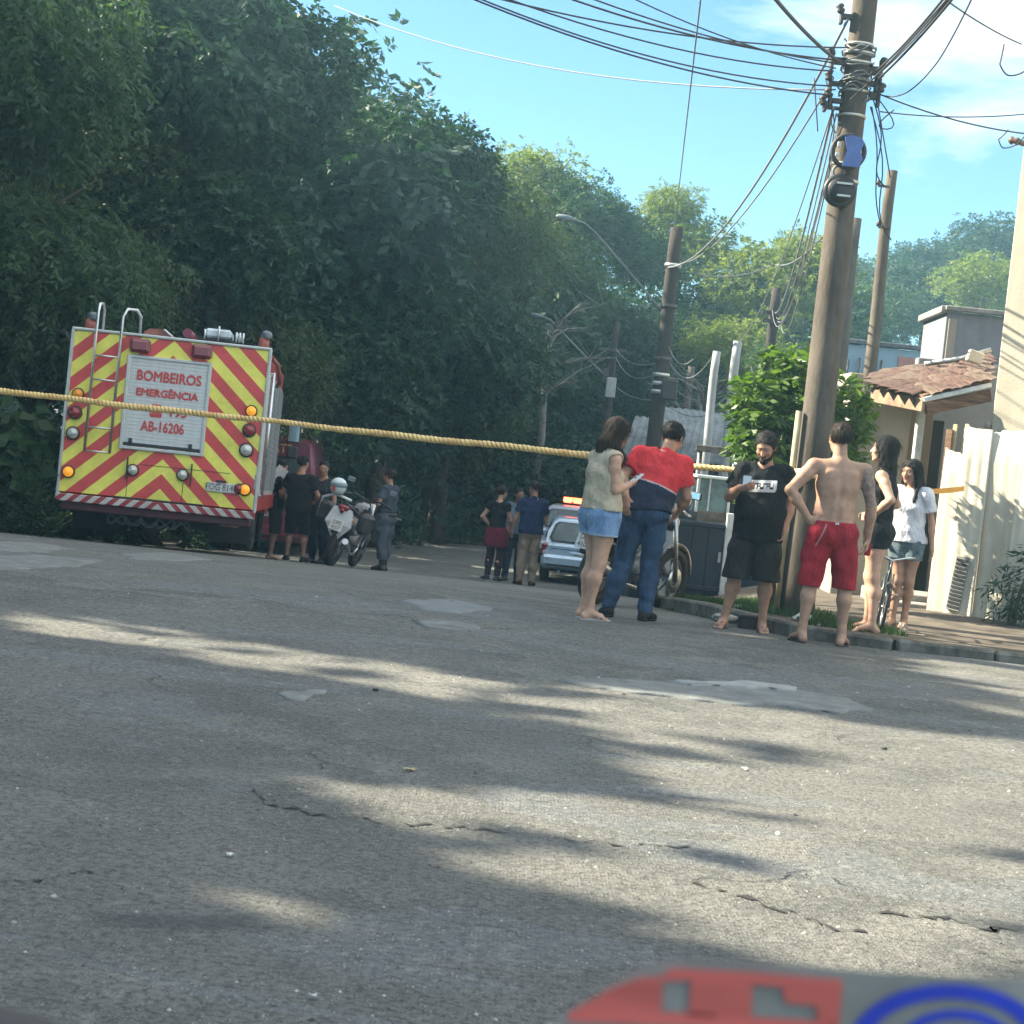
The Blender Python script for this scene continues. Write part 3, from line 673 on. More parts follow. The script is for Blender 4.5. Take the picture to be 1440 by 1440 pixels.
# drop loops hanging beside the pole
mb = MB()
for (x1, y1, x2, y2, sg) in ((1232, 132, 1252, 250, .0), (1236, 140, 1262, 155, .22), (1228, 140, 1246, 262, .1), (1226, 150, 1240, 318, .05), (1224, 150, 1256, 338, .12), (1160, 110, 1180, 190, .06), (1145, 110, 1150, 185, .0), (1172, 160, 1168, 240, .03)):
    a, b_ = P(x1, y1, 16.95), P(x2, y2, 17.0); mb.tube([a.lerp(b_, t_ / 10) - MP.location + Vector((sg * math.sin(t_ / 10 * 6) * .5, 0, -sg * 4 * (t_ / 10) * (1 - t_ / 10))) for t_ in range(11)], .006, 5)
mb.build('drop_wires', wire_mat, MP)
# blue splice tray in its black ring; black splice drum below
c = P(1193, 213, 16.82)
sp = empty('splice_tray', c, 0, 'round cable coil with a blue cover plate strapped on the thick pole', 'cable box')
MB().torus((0, 0, 0), (0, 1, 0), .145, .022, 30, 8).torus((0, .03, 0), (0, 1, 0), .135, .02, 30, 8).build('coil', wire_mat, sp)
MB().prism([(-.05, -.14), (.095, -.14), (.13, -.06), (.10, .0), (.13, .08), (.09, .13), (.0, .14), (-.05, .12), (-.02, 0)], -.05, -.01, 'y').build('cover', mat('blue_plastic', (.10, .17, .42), .5, var=.15), sp)
MB().box((-.10, -.02, -.04), (.04, .03, .035), b=.006).box((-.095, -.02, .05), (.03, .03, .05), b=.006).build('splice_sleeve', whitem, sp)
c = P(1181, 268, 16.84)
sp = empty('splice_drum', c, 0, 'bulky black cable splice drum on the thick pole under the blue one', 'cable box')
MB().torus((0, 0, 0), (0, 1, 0), .12, .035, 30, 8).lathe([(0, -.05), (.11, -.05), (.12, -.02), (.12, .05), (0, .05)], (0, 0, 0), (0, 1, 0), 24).build('drum', black_plastic, sp)
MB().box((.03, -.06, .06), (.14, .02, .018)).box((.03, -.06, -.05), (.12, .02, .018)).build('strap', band_m, sp)
MB().torus((-.03, 0, .17), (0.2, 1, 0), .05, .012, 16, 6).build('wire_loop', wire_grey, sp)

p2 = P(1238, 380, 26); q2 = P(1256, 240, 26)
PB = pole((p2.x + q2.x) / 2, 26, q2.z, .115, .075, pole_mat, 'slender bare concrete pole right of the thick one', 8)
for py in (262, 320): p = P(1243, py, 25.9) - PB.location; MB().box(p, (.16, .05, .03), b=.004).lathe([(0, 0), (.03, 0), (.035, .04), (.02, .07), (0, .07)], p + Vector((-.08, 0, .01)), (0, 0, 1), 10).build('bracket', hw, PB)
p3 = P(1203, 307, 31); PC = pole(p3.x, 31, p3.z, .16, .11, pole_mat, 'short pole top peeping out just right of the thick pole', 10)
p4 = P(948, 320, 30); PD = pole(P(937, 460, 30).x, 30, p4.z, .14, .10, pole_dark, 'dark pole behind the man in the red shirt, with a street lamp arm', 14)
for py in (372, 430, 505, 528, 540, 552): p = P(940, py, 29.9) - PD.location; MB().lathe([(0, -.03), (.135, -.03), (.14, 0), (.135, .03), (0, .03)], (0, 0, p.z), (0, 0, 1), 14).build('band', hw if py % 4 else band_m, PD)
p = P(941, 548, 29.8) - PD.location; MB().box(p, (.26, .2, .34), b=.03).build('cable_box', black_plastic, PD)
p = P(936, 585, 29.8) - PD.location
p5 = P(866, 452, 46); PE = pole(P(861, 520, 46).x, 46, p5.z, .12, .08, pole_dark, 'thin grey pole farther off with a street lamp arm', 10)
p = P(862, 492, 45.9) - PE.location; MB().box(p, (.7, .08, .07)).build('crossarm', hw, PE)
p = P(859, 545, 45.9) - PE.location; MB().box(p, (.24, .15, .5), b=.02).build('cable_box', pole_pale, PE)
p6 = P(1092, 405, 38); PF = pole(P(1088, 450, 38).x, 38, p6.z, .14, .10, pole_dark, 'grey pole half hidden in the sunlit tree above the bush', 12)
for py in (440, 452): p = P(1089, py, 37.9) - PF.location; MB().box(p, (.5, .08, .08)).build('crossarm', hw, PF)
p7 = P(1008, 494, 28); PG = pole(P(1000, 570, 28).x, 28, p7.z, .075, .06, pole_pale, 'pale pointed metal post, left one of the pair behind the red shirt', 8, 'post', name='metal_post')
p8 = P(1038, 480, 29.5); PH = pole(P(1031, 540, 29.5).x, 29.5, p8.z, .085, .07, pole_pale, 'taller grey post, right one of the pair left of the bush', 8, 'post', name='metal_post')
p9 = P(970, 515, 44); pole(P(968, 560, 44).x, 44, p9.z, .10, .08, pole_mat, 'thin distant pole in the shade between the dark pole and the pale posts', 8)
def lamp(root, pts, hd, label):
    o = root.location; r = empty('street_lamp', P(*pts[0]), 0, label, 'street lamp'); c = r.location
    pl = [P(*q) - c for q in pts]; fp = []
    for i in range(len(pl) - 1):
        for k in range(6): fp.append(pl[i].lerp(pl[i + 1], k / 6))
    fp.append(pl[-1]); MB().tube(fp, .017 * pts[0][2] / 30, 8).build('arm', mat('lamp_arm', (.13, .16, .16), .6, .1, var=.1), r)
    e = pl[-1]; s = pts[0][2] / 30
    MB().lathe([(0, -.04), (.03, -.03), (.05, .05), (.055, .14), (.04, .26), (0, .29)], e, (-1, 0, .12), 12).build('lamp_head', mat('lamp_head', (.13, .16, .18), .5), r)
    MB().lathe([(0, -.03), (.035, -.02), (.04, .0), (0, .0)], e + Vector((-.14, 0, -.03)), (0, 0, -1), 12).build('lens', mat('lamp_lens', (.5, .55, .5), .2), r)
    MB().box((0.03, 0, 0), (.09 * s, .09 * s, .22 * s), b=.01).build('clamp', hw, r)
lamp(PD, [(931, 438, 30), (900, 400, 30), (850, 342, 30), (836, 326, 30), (822, 314, 30), (806, 309, 30)], 0, 'upper street lamp on a long slanting arm of the dark pole')
lamp(PE, [(850, 528, 46), (822, 500, 46), (785, 462, 46), (774, 450, 46), (762, 445, 46)], 0, 'lower, more distant street lamp on a slanting arm')

# ================================================================ cables
def cable(label, pts, sag, r=.011, m=None, group=None, cat='cable', n=16):
    q = [P(*p) for p in pts]; fp = []
    for i in range(len(q) - 1):
        for k in range(n): t_ = k / n; v = q[i].lerp(q[i + 1], t_); v.z -= sag * 4 * t_ * (1 - t_); fp.append(v)
    fp.append(q[-1]); c = Vector(fp[0]); mb = MB().tube([v - c for v in fp], r * .72, 6, cap=True)
    o = mb.build('overhead_cable', m or wire_mat); o.location = c; return tag(o, label, cat, group)
GL = 'cables fanning from the thick pole to the upper left'; OR = ['topmost', 'second', 'third', 'fourth', 'fifth', 'sixth', 'seventh']
for ki, (x0, y0, x1, y1, sg, r) in enumerate(((655, -14, 1194, 67, .10, .010), (700, -40, 1172, 84, .1, .012), (735, -40, 1170, 88, .08, .010), (660, -22, 1172, 100, .12, .010), (655, -10, 1168, 121, .13, .010), (640, -12, 1170, 134, .12, .011), (780, -60, 1175, 96, .1, .009))):
    cable('fan of cables left of the thick pole: the %s one counted down the pole' % ('topmost', 'second', 'third', 'fifth', 'sixth', 'lowest', 'fourth')[ki], [(x0, y0, 13.5), (x1, y1, 16.9)], sg, r, group=GL)
cable('lowest thin cable crossing the sky from the left trees to the thick pole', [(470, 8, 24), (1175, 126, 17)], .28, .010, wire_grey)
cable('thin cable dropping almost straight down the sky to the dark pole', [(992, -60, 12), (948, 322, 30)], .15, .009, wire_grey)
cable('thick cable coming down from the top edge to the left side of the thick pole', [(1060, -40, 12.5), (1187, 92, 16.9)], .05, .021)
cable('heavy cable sagging from the thick pole down to the dark pole', [(1192, 28, 16.9), (940, 376, 29.9)], .55, .018, wire_grey)
cable('second heavy cable sagging from the thick pole toward the dark pole', [(1172, 110, 16.9), (950, 372, 29.9)], .42, .012, wire_grey)
GD = 'cables slanting down from the thick pole toward the far pole in the tree'
for i, (x0, y0, x1, y1, sg) in enumerate(((1172, 152, 1090, 440, .5), (1176, 160, 1092, 446, .62), (1180, 172, 1094, 452, .56), (1172, 150, 1040, 480, .4), (1178, 190, 1098, 455, .8), (1182, 172, 1086, 436, .95))):
    cable('grey cable slanting down left from thick pole, %s' % ('heaviest of its bundle', 'thin one beside the heaviest', 'second heaviest of its bundle', 'ending at taller grey post', 'slack and hanging lower', 'slackest of its bundle')[i], [(x0, y0, 16.9), (x1, y1, 37.9 if x1 > 1060 else 29.5)], sg, (.017, .010, .015, .009, .011, .009)[i], wire_grey, GD)
GR_ = 'cables rising from the thick pole to the top right'
for ki, (x0, y0, x1, y1, r) in enumerate(((1232, 100, 1345, -25, .014), (1233, 106, 1352, -22, .010), (1234, 112, 1362, -30, .016), (1196, 140, 1352, -25, .012))):
    cable('cable rising right of thick pole to top edge, %s' % ('leftmost of its bundle', 'thinnest in the middle', 'rightmost and thickest', 'crossing the front of the pole')[ki], [(x0, y0, 16.9), (x1, y1, 13)], .04, r, group=GR_)
cable('cable running from the top edge to the insulator at the right edge', [(1310, -15, 14), (1436, 62, 17.9)], .03, .010)
cable('slack cable looping from the thick pole up to the top right', [(1236, 132, 16.9), (1275, 130, 16.5), (1320, 85, 15.5), (1375, -20, 13.5)], .03, .009)
cable('lower cable from the thick pole sagging to the house wall at the right', [(1236, 132, 16.9), (1442, 188, 18.5)], .05, .010)
cable('level thin cable from the thick pole to the right edge', [(1238, 157, 16.9), (1446, 160, 18.5)], .04, .008)
cable('short curled cable end beside the insulator at the right edge', [(1412, 62, 17.9), (1406, 90, 17.9), (1418, 106, 17.9), (1444, 98, 17.9)], .02, .010)
cable('small cable loop hanging below the curled end at the right edge', [(1418, 182, 18.4), (1404, 196, 18.4), (1410, 208, 18.4), (1428, 204, 18.4), (1442, 190, 18.4)], .01, .008)
cable('pale cable crossing the sunlit tree left of the thick pole', [(1160, 330, 20), (1090, 372, 30), (975, 384, 30)], .12, .012, wire_grey)
GF = 'low cables strung between the dark pole and its neighbours'
for ki, (a, b_, sg) in enumerate((((866, 490, 46), (930, 508, 30), .2), ((866, 502, 46), (922, 526, 30), .25), ((940, 505, 30), (1006, 495, 28), .35), ((940, 535, 30), (1036, 530, 29.5), .35), ((935, 566, 30), (1034, 562, 29.5), .25), ((868, 545, 46), (928, 562, 30), .1), ((938, 480, 30), (975, 505, 29), .2))):
    cable('thin low cable, %s' % ('upper one between thin grey pole and dark pole', 'second one between thin grey pole and dark pole', 'from dark pole to the top of the left pale post', 'upper one from dark pole to the taller grey post', 'lower one from dark pole to the taller grey post', 'lowest one left of the dark pole', 'short end hanging right of the dark pole')[ki], [a, b_], sg, .011, wire_grey, GF)

# ================================================================ barrier tape (twisted like a rope)
tape_m = bpy.data.materials.new('yellow_tape'); tape_m.use_nodes = True; t = tape_m.node_tree
bs = t.nodes['Principled BSDF']; bs.inputs['Roughness'].default_value = .55
tcn = N(t, 'ShaderNodeTexCoord'); nn = N(t, 'ShaderNodeTexNoise', Scale=9, Detail=4); t.links.new(tcn.outputs['Object'], nn.inputs['Vector'])
rr = N(t, 'ShaderNodeValToRGB'); rr.color_ramp.elements[0].color = (.66, .38, .12, 1); rr.color_ramp.elements[1].color = (.95, .66, .26, 1); rr.color_ramp.elements[0].position = .3; rr.color_ramp.elements[1].position = .6; t.links.new(nn.outputs[0], rr.inputs[0]); t.links.new(rr.outputs[0], bs.inputs['Base Color'])
brown_twist = mat('tape_print', (.60, .40, .16), .6, var=.3)
def twisted(pts, sag, rad, pitch, label, name='barrier_tape', m=None):
    q = [P(*p) for p in pts]; a, b_ = q; L = (b_ - a).length; n = int(L / pitch * 8); ks = 12; V = []; Q = []; mi = []
    for i in range(n + 1):
        t_ = i / n; c = a.lerp(b_, t_); c.z -= sag * 4 * t_ * (1 - t_) + .008 * math.sin(t_ * 47) * math.sin(t_ * 19); T = (b_ - a).normalized(); u = Vector((0, 0, 1)) - T * T.z; u.normalize(); w_ = T.cross(u); th = 2 * math.pi * t_ * L / pitch
        for j in range(ks):
            al = 2 * math.pi * j / ks; r_ = rad * (.86 + .20 * abs(math.cos(al))) * (1 + .06 * math.sin(i * .37) + .14 * math.sin(i * .021 + 1) * math.sin(i * .0077)); V.append(c - a + (u * math.cos(al + th) + w_ * math.sin(al + th)) * r_)
    for i in range(n):
        for j in range(ks): Q.append((i * ks + j, i * ks + (j + 1) % ks, (i + 1) * ks + (j + 1) % ks, (i + 1) * ks + j)); mi.append(1 if j % 6 in (2, 3) else 0)
    o = mesh_np(name, V, np.array(Q), [m or tape_m, brown_twist]); o.data.polygons.foreach_set('material_index', np.array(mi, np.int32)); o.location = a; return tag(o, label, 'barrier tape')
twisted([(-420, 500, 20.5), (1128, 671, 16.9)], .03, .031, .09, 'long twisted yellow barrier tape stretched across the street to the thick pole')
mt = MB().torus((0, 0, 0), (0.1, 0, 1), .19, .03, 24, 6).torus((0, 0, .03), (-.1, .1, 1), .19, .025, 24, 6).build('tape_knot', tape_m); mt.location = (MPX, 17.0, P(1135, 668, 17).z); tag(mt, 'yellow tape wound round the thick pole at chest height', 'barrier tape')
ot = mat('orange_tape', (.75, .36, .05), .5, var=.1)
a_ = P(1180, 676, 16.95); b_ = P(1356, 687, 18.6)
V = []; Q = []; n = 40
for i in range(n + 1):
    t_ = i / n; c = a_.lerp(b_, t_); c.z -= .06 * 4 * t_ * (1 - t_); an = .3 * math.sin(t_ * 7)
    for s in (-1, 1): V.append((c.x - a_.x, c.y - a_.y + s * math.sin(an) * .03, c.z - a_.z + s * math.cos(an) * .027))
for i in range(n): Q.append((2 * i, 2 * i + 1, 2 * i + 3, 2 * i + 2))
o = mesh_np('barrier_tape', V, Q, ot); o.location = a_; tag(o, 'flat orange barrier tape tied from the thick pole to the white sheet fence', 'barrier tape')
# ================================================================ vehicles
red_paint = mat('fire_red', (.42, .035, .03), .4, var=.1, vscale=3, coat=.3, dirt=.15)
maroon = mat('maroon_paint', (.20, .03, .06), .4, var=.1, coat=.3)
amber = mat('amber_lens', (.85, .30, .01), .2, var=0, spec=.7); amber_lit = mat('amber_lamp', (.9, .4, .02), .2, var=0, emit=(1, .36, .03), es=.12)
red_lens = mat('red_lens', (.22, .015, .02), .15, var=0, spec=.8); clear_lens = mat('clear_lens', (.55, .58, .56), .12, .3, var=.2, vscale=30)
alu = mat('aluminium_slat', (.62, .65, .65), .5, .1, var=.08, vscale=3, dirt=.15)
under = mat('chassis_black', (.022, .022, .024), .75, var=.4, vscale=5, dirt=.3)
letter_red = mat('letter_red', (.55, .06, .05), .5, var=.15, vscale=30)
plate_m = mat('plate_white', (.55, .56, .54), .5, var=.15, vscale=20)
def chevron(name, c1, c2, k, per, off, xc=0, duty=.5):
    m = bpy.data.materials.new(name); m.use_nodes = True; t = m.node_tree; b_ = t.nodes['Principled BSDF']; b_.inputs['Roughness'].default_value = .38
    tc = N(t, 'ShaderNodeTexCoord'); s = N(t, 'ShaderNodeSeparateXYZ'); t.links.new(tc.outputs['Object'], s.inputs[0])
    ax = M2(t, 'ABSOLUTE', M2(t, 'SUBTRACT', s.outputs[0], xc)); v = M2(t, 'ADD', s.outputs[2], M2(t, 'MULTIPLY', ax, k)); v = M2(t, 'DIVIDE', M2(t, 'ADD', v, off), per); fr = M2(t, 'FRACT', v); st = M2(t, 'GREATER_THAN', fr, duty)
    n = N(t, 'ShaderNodeTexNoise', Scale=2.2, Detail=8, Roughness=.7); t.links.new(tc.outputs['Object'], n.inputs['Vector'])
    mx = N(t, 'ShaderNodeMix', data_type='RGBA'); t.links.new(st, mx.inputs[0]); mx.inputs[6].default_value = (*c1, 1); mx.inputs[7].default_value = (*c2, 1)
    r = N(t, 'ShaderNodeValToRGB'); r.color_ramp.elements[0].color = (.62, .6, .56, 1); r.color_ramp.elements[0].position = .3; r.color_ramp.elements[1].position = .6; t.links.new(n.outputs[0], r.inputs[0])
    m2 = N(t, 'ShaderNodeMix', data_type='RGBA', blend_type='MULTIPLY'); m2.inputs[0].default_value = .8; t.links.new(mx.outputs[2], m2.inputs[6]); t.links.new(r.outputs[0], m2.inputs[7]); t.links.new(m2.outputs[2], b_.inputs['Base Color']); return m
TO = Vector((-4.76, 24.8, 0)); TO.z = g(TO.x, TO.y) + .02
truck = empty('fire_truck', TO, R(5.2), 'fire truck seen from behind, yellow and red chevrons, silver shutter lettered BOMBEIROS', 'fire truck', rx=R(-2.2))
def tl(px, py, Y=24.8):
    q = P(px, py, Y) - TO; return q.x, q.z
px0, px1 = -1.33, 1.31; zb, zt = .60, 2.80
hx = [tl(585, 990)]
chev = chevron('chevron_print', (.88, .84, .14), (.66, .075, .07), .93, .40, .22, xc=.02)
W_ = px1 - px0; cx = (px0 + px1) / 2
MB().box((cx, 2.7, (zb + zt) / 2), (W_, 5.3, zt - zb), b=.03).build('body', red_paint, truck)
MB().box((cx, .03, (zb + zt) / 2), (W_ - .03, .03, zt - zb - .03), b=.008).build('rear_panel', chev, truck)
mb = MB()
for xx in (px0 + .005, px1 - .005): mb.box((xx, .04, (zb + zt) / 2), (.045, .10, zt - zb + .02), b=.01)
mb.box((cx, .04, zt + .005), (W_ + .03, .1, .04), b=.01); mb.build('edge_trim', mat('trim_alu', (.5, .52, .5), .4, .5, var=.1), truck)
# fine panel joints
mb = MB(); 
for (a, b_, zz) in ((px0 + .04, px1 - .05, 1.07),): mb.box(((a + b_) / 2 + .35, .012, 1.08), (1.2, .006, .006))
for xx in (-.42, .32): mb.box((xx, .012, .84), (.006, .006, .42))
mb.build('panel_joint', black_plastic, truck)
# roller shutter
d0 = tl(182, 500); d1 = tl(295, 512); d2 = tl(170, 628); d3 = tl(282, 640)
sx0, sx1 = (d0[0] + d2[0]) / 2, (d1[0] + d3[0]) / 2; sz1, sz0 = (d0[1] + d1[1]) / 2, (d2[1] + d3[1]) / 2
sc = (sx0 + sx1) / 2; sh = empty('shutter_frame', (0, 0, 0)); bpy.data.objects.remove(sh)
mb = MB()
for xx in (sx0, sx1): mb.box((xx, -.005, (sz0 + sz1) / 2), (.05, .05, sz1 - sz0 + .05), b=.01)
for zz in (sz0, sz1): mb.box((sc, -.003, zz), (sx1 - sx0 + .05, .045, .045), b=.01)
shutter = mb.build('shutter_frame', mat('frame_alu', (.55, .57, .55), .4, .4, var=.1), truck)
MB().box((sc, -.008, sz0 + .05), (sx1 - sx0 - .06, .02, .04), b=.004).build('seal', black_plastic, shutter)
n = 24; hs = (sz1 - sz0 - .09) / n; mb = MB().box((0, 0, 0), (sx1 - sx0 - .05, .010, hs * .96), b=.0025); so_ = mb.build('slat', alu, shutter); so_.location = (sc, -.002, sz0 + .07 + hs / 2)
for i in range(1, n): c = so_.copy(); COL.objects.link(c); c.location = (sc, -.002, sz0 + .07 + hs * (i + .5))
for xx in (sx0 + .12, sx1 - .16): MB().box((xx, -.02, sz0 + .10), (.05, .03, .06), b=.006).build('latch', black_plastic, shutter)
def tx(s, px, py, size, wd):
    q = tl(px, py); o = text_mesh('lettering', s, size, letter_red, shutter, (q[0], -.012, q[1]), (R(90), 0, 0), .002, 1.0, .0055); xs_ = [v_.co.x for v_ in o.data.vertices]; o.scale = (wd / (max(xs_) - min(xs_)), 1, 1); return o
tx('BOMBEIROS', 237, 532, .19, .86); tx('EMERGÊNCIA', 234, 555, .14, .83); tx('\u260e 193', 235, 580, .16, .52); tx('AB-16206', 228, 602, .19, .58)
# vertical ladder with tall hoops
ra = (tl(138, 470), tl(120, 632)); xa = (ra[0][0] + ra[1][0]) / 2; zl = tl(122, 634)[1]; xb = xa + .33
lad = MB(); lad.tube([(xa, -.09, zl), (xa, -.09, zt + .25), (xa + .01, -.06, zt + .36), (xa + .03, .1, zt + .38), (xa + .04, .2, zt + .30), (xa + .04, .22, zt + .02)], .02, 8).build('ladder_rail', chrome, truck)
lad = MB(); lad.tube([(xb, -.09, zl), (xb, -.09, zt + .22), (xb + .05, -.06, zt + .33), (xb + .16, .05, zt + .34), (xb + .21, .15, zt + .26), (xb + .21, .2, zt + .02)], .02, 8).build('ladder_rail', chrome, truck)
for i in range(5): MB().cyl((xa, -.09, zl + .005 + i * .32), (xb, -.09, zl + .005 + i * .32), .014, n=8).build('rung', chrome, truck)
MB().cyl((xa, -.09, zl + .4), (xa, .02, zl + .4), .01, n=6).cyl((xb, -.09, zl + .4), (xb, .02, zl + .4), .01, n=6).cyl((xa, -.09, zl + 1.4), (xa, .02, zl + 1.4), .01, n=6).cyl((xb, -.09, zl + 1.4), (xb, .02, zl + 1.4), .01, n=6).build('ladder_bracket', chrome, truck)
def rlamp(px, py, r, m, rim=black_plastic, dome=.05, name='lamp'):
    x, z = tl(px, py); h = MB().lathe([(0, .01), (r * 1.22, .01), (r * 1.25, -.03), (r * 1.02, -.045), (0, -.045)], (x, .012, z), (0, 1, 0), 20).build(name, rim, truck)
    MB().lathe([(r, -.03), (r * .96, -.05 - dome * .3), (r * .6, -.05 - dome * .8), (0, -.05 - dome)], (x, .012, z), (0, 1, 0), 20).build('lens', m, h); return h
rlamp(111, 554, .068, amber); rlamp(107, 580, .078, red_lens); rlamp(104, 609, .075, clear_lens)
rlamp(352, 578, .068, amber_lit); rlamp(349, 605, .078, red_lens); rlamp(345, 633, .08, clear_lens)
rlamp(98, 663, .07, amber_lit); rlamp(343, 689, .07, amber_lit); rlamp(335, 688, .06, red_lens)
rlamp(187, 661, .068, clear_lens); rlamp(256, 668, .068, clear_lens)
for px, py, w2 in ((197, 486, .25), (283, 494, .25)):
    x, z = tl(px, py); h = MB().box((x, -.03, z), (w2 + .03, .07, .19), b=.03).build('strobe_light', mat('dark_red_plastic', (.16, .015, .022), .25, var=.1, spec=.7), truck)
    MB().box((x, -.075, z), (w2 - .04, .03, .13), b=.02).build('lens', red_lens, h)
for px, py in ((179, 658), (268, 668)): x, z = tl(px, py); MB().box((x, -.03, z), (.018, .05, .30), b=.005).build('clamp_bar', black_plastic, truck)
x, z = tl(310, 686); pl = MB().box((x, -.01, z), (.40, .02, .13), b=.008).build('number_plate', plate_m, truck); text_mesh('plate_text', 'FOG 8143', .125, mat('plate_ink', (.06, .07, .06), .6, var=0), pl, (x, -.022, z - .002), (R(90), 0, 0), .001, .78)
MB().box((x - .01, -.03, z + .085), (.14, .05, .025), b=.006).build('plate_lamp', black_plastic, truck)
# rear step with red and white stripes, underrun and chassis
MB().box((cx, -.02, zb - .055), (W_ + .02, .12, .105), b=.012).build('bumper_strip', chevron('bumper_print', (.50, .50, .47), (.30, .03, .04), .95, .165, .0, xc=.02), truck)
MB().box((cx + .02, .0, zb + .012), (W_ * .46, .14, .03), b=.008).build('tread_plate', under, truck)
MB().box((cx, .12, zb - .16), (W_ - .1, .22, .12), b=.02).build('rear_valance', mat('maroon_dirty', (.085, .02, .028), .6, var=.3), truck)
mb = MB()
for xx in (-.42, .42): mb.box((xx, 3.6, .55), (.09, 7.0, .2), b=.01)
mb.box((0, 2.6, .42), (2.2, 3.2, .34), b=.03).box((0, 4.6, .40), (2.2, .4, .5), b=.03).box((0, .6, .48), (.8, .3, .2), b=.02).box((0, 2.6, .46), (1.6, .8, .22), b=.03)  # wide dark boxes added to fill in the shade under the truck
mb.cyl((-.85, 1.5, .48), (.85, 1.5, .48), .07, n=12).lathe([(0, -.16), (.14, -.12), (.18, 0), (.14, .12), (0, .16)], (0, 1.5, .45), (0, 1, 0), 16)
mb.build('chassis_and_shade_boxes', under, truck)
mb = MB()
for k in range(5): mb.tube([(-.55 + k * .22 + .12 * math.cos(a), .35, .30 + .06 * math.sin(a * 2 + k)) for a in np.linspace(0, 6.2, 14)], .018, 6)
mb.build('hanging_hoses', mat('grey_hose', (.10, .105, .11), .6), truck)
def wheel(mb_parent, c, r, wd, rimm, n=28, ax=(1, 0, 0), name='wheel'):
    w0 = MB().lathe([(r * .58, -wd / 2), (r * .90, -wd / 2), (r * .985, -wd * .38), (r, -wd * .2), (r, wd * .2), (r * .985, wd * .38), (r * .90, wd / 2), (r * .58, wd / 2)], c, ax, n).build(name, rubber, mb_parent)
    MB().lathe([(0, wd * .30), (r * .12, wd * .34), (r * .2, wd * .2), (r * .5, wd * .22), (r * .6, wd * .44), (r * .6, -wd * .44), (r * .5, -wd * .22), (r * .2, -wd * .2), (r * .12, -wd * .34), (0, -wd * .3)], c, ax, n).build('rim', rimm, w0); return w0
for xx in (-1.12, -.82, .82, 1.12): wheel(truck, (xx, 1.5, .47), .47, .27, steel)
for xx in (-1.02, 1.02): wheel(truck, (xx, 6.4, .47), .47, .27, steel)
for sx in (-1, 1): MB().prism([(.62 * sx, .60), (1.24 * sx, .60), (1.20 * sx, .12), (.68 * sx, .12)], .86, .875, 'y').build('mudflap', under, truck)
MB().prism([(.70, .58), (1.18, .58), (1.06, .34), (.82, .34)], .80, .82, 'y').build('flap_plate', mat('ochre_plate', (.30, .22, .11), .7, var=.3), truck)
# right-hand side: shutters, rails, wheel arch, cab and mirror
MB().box((px1 + .02, 2.7, .72), (.03, 5.2, .22), b=.008).build('side_skirt', red_paint, truck)
for y0, y1 in ((.28, 1.6), (1.8, 3.2), (3.4, 4.9)):
    fr = MB().box((px1 + .008, (y0 + y1) / 2, 1.66), (.03, y1 - y0 + .10, 1.68), b=.01).build('side_shutter', mat('frame_alu', (.55, .57, .55), .4), truck)
    hs = 1.56 / 20
    for i in range(20): MB().box((px1 + .03, (y0 + y1) / 2, .90 + hs * (i + .5)), (.02, y1 - y0, hs * .95), b=.003).build('slat', mat('dull_side_slat', (.24, .26, .27), .55, .2, var=.15, dirt=.4), fr)
MB().cyl((px1 + .07, .10, .8), (px1 + .07, .10, 2.5), .02, n=8).cyl((px1, .10, .82), (px1 + .07, .10, .82), .012, n=6).cyl((px1, .10, 2.48), (px1 + .07, .10, 2.48), .012, n=6).build('grab_rail', chrome, truck)
MB().tube([(px1 + .02, .3, 2.70), (px1 + .10, .3, 2.62), (px1 + .14, .5, 2.4), (px1 + .10, .8, 2.36)], .03, 8).build('side_light_bracket', mat('rust_red_tube', (.2, .06, .05), .5), truck)
MB().box((px1 - .03, .02, 1.0), (.03, .02, .2)).build('hinge', steel, truck)
cab = MB().loft([[(x, y, z) for x, z in ((-1.2, .5), (1.2, .5), (1.24, 1.2), (1.22, 1.5), (1.12, 2.45), (-1.12, 2.45), (-1.22, 1.5), (-1.24, 1.2))] for y in (5.5, 7.6)] + [[(x * .97, 7.85, z) for x, z in ((-1.2, .5), (1.2, .5), (1.24, 1.2), (1.22, 1.5), (1.05, 2.3), (-1.05, 2.3), (-1.22, 1.5), (-1.24, 1.2))]], 0, False).build('cab', red_paint, truck)
MB().box((1.235, 6.9, 1.95), (.02, .9, .62), b=.004, rot=Matrix.Rotation(R(-6), 3, 'Y')).build('side_window', glass_dark, cab)
MB().box((0, 7.84, 1.85), (1.9, .04, .75), b=.01).build('windscreen', glass_dark, cab)
mz_ = 1.72
MB().tube([(1.2, 7.6, 2.1), (1.42, 7.65, 2.12), (1.50, 7.65, 2.1), (1.50, 7.65, 1.5), (1.2, 7.6, 1.45)], .018, 6).build('mirror_arm', black_plastic, cab)
mr = MB().box((1.50, 7.62, 1.95), (.24, .09, .40), b=.03).build('mirror', black_plastic, cab); MB().box((1.50, 7.57, 1.93), (.19, .01, .32), b=.003).build('mirror_glass', mat('mirror_glass', (.35, .45, .5), .05, .9, var=0), mr)
MB().box((1.50, 7.62, 1.58), (.2, .09, .22), b=.03).build('mirror', black_plastic, cab)
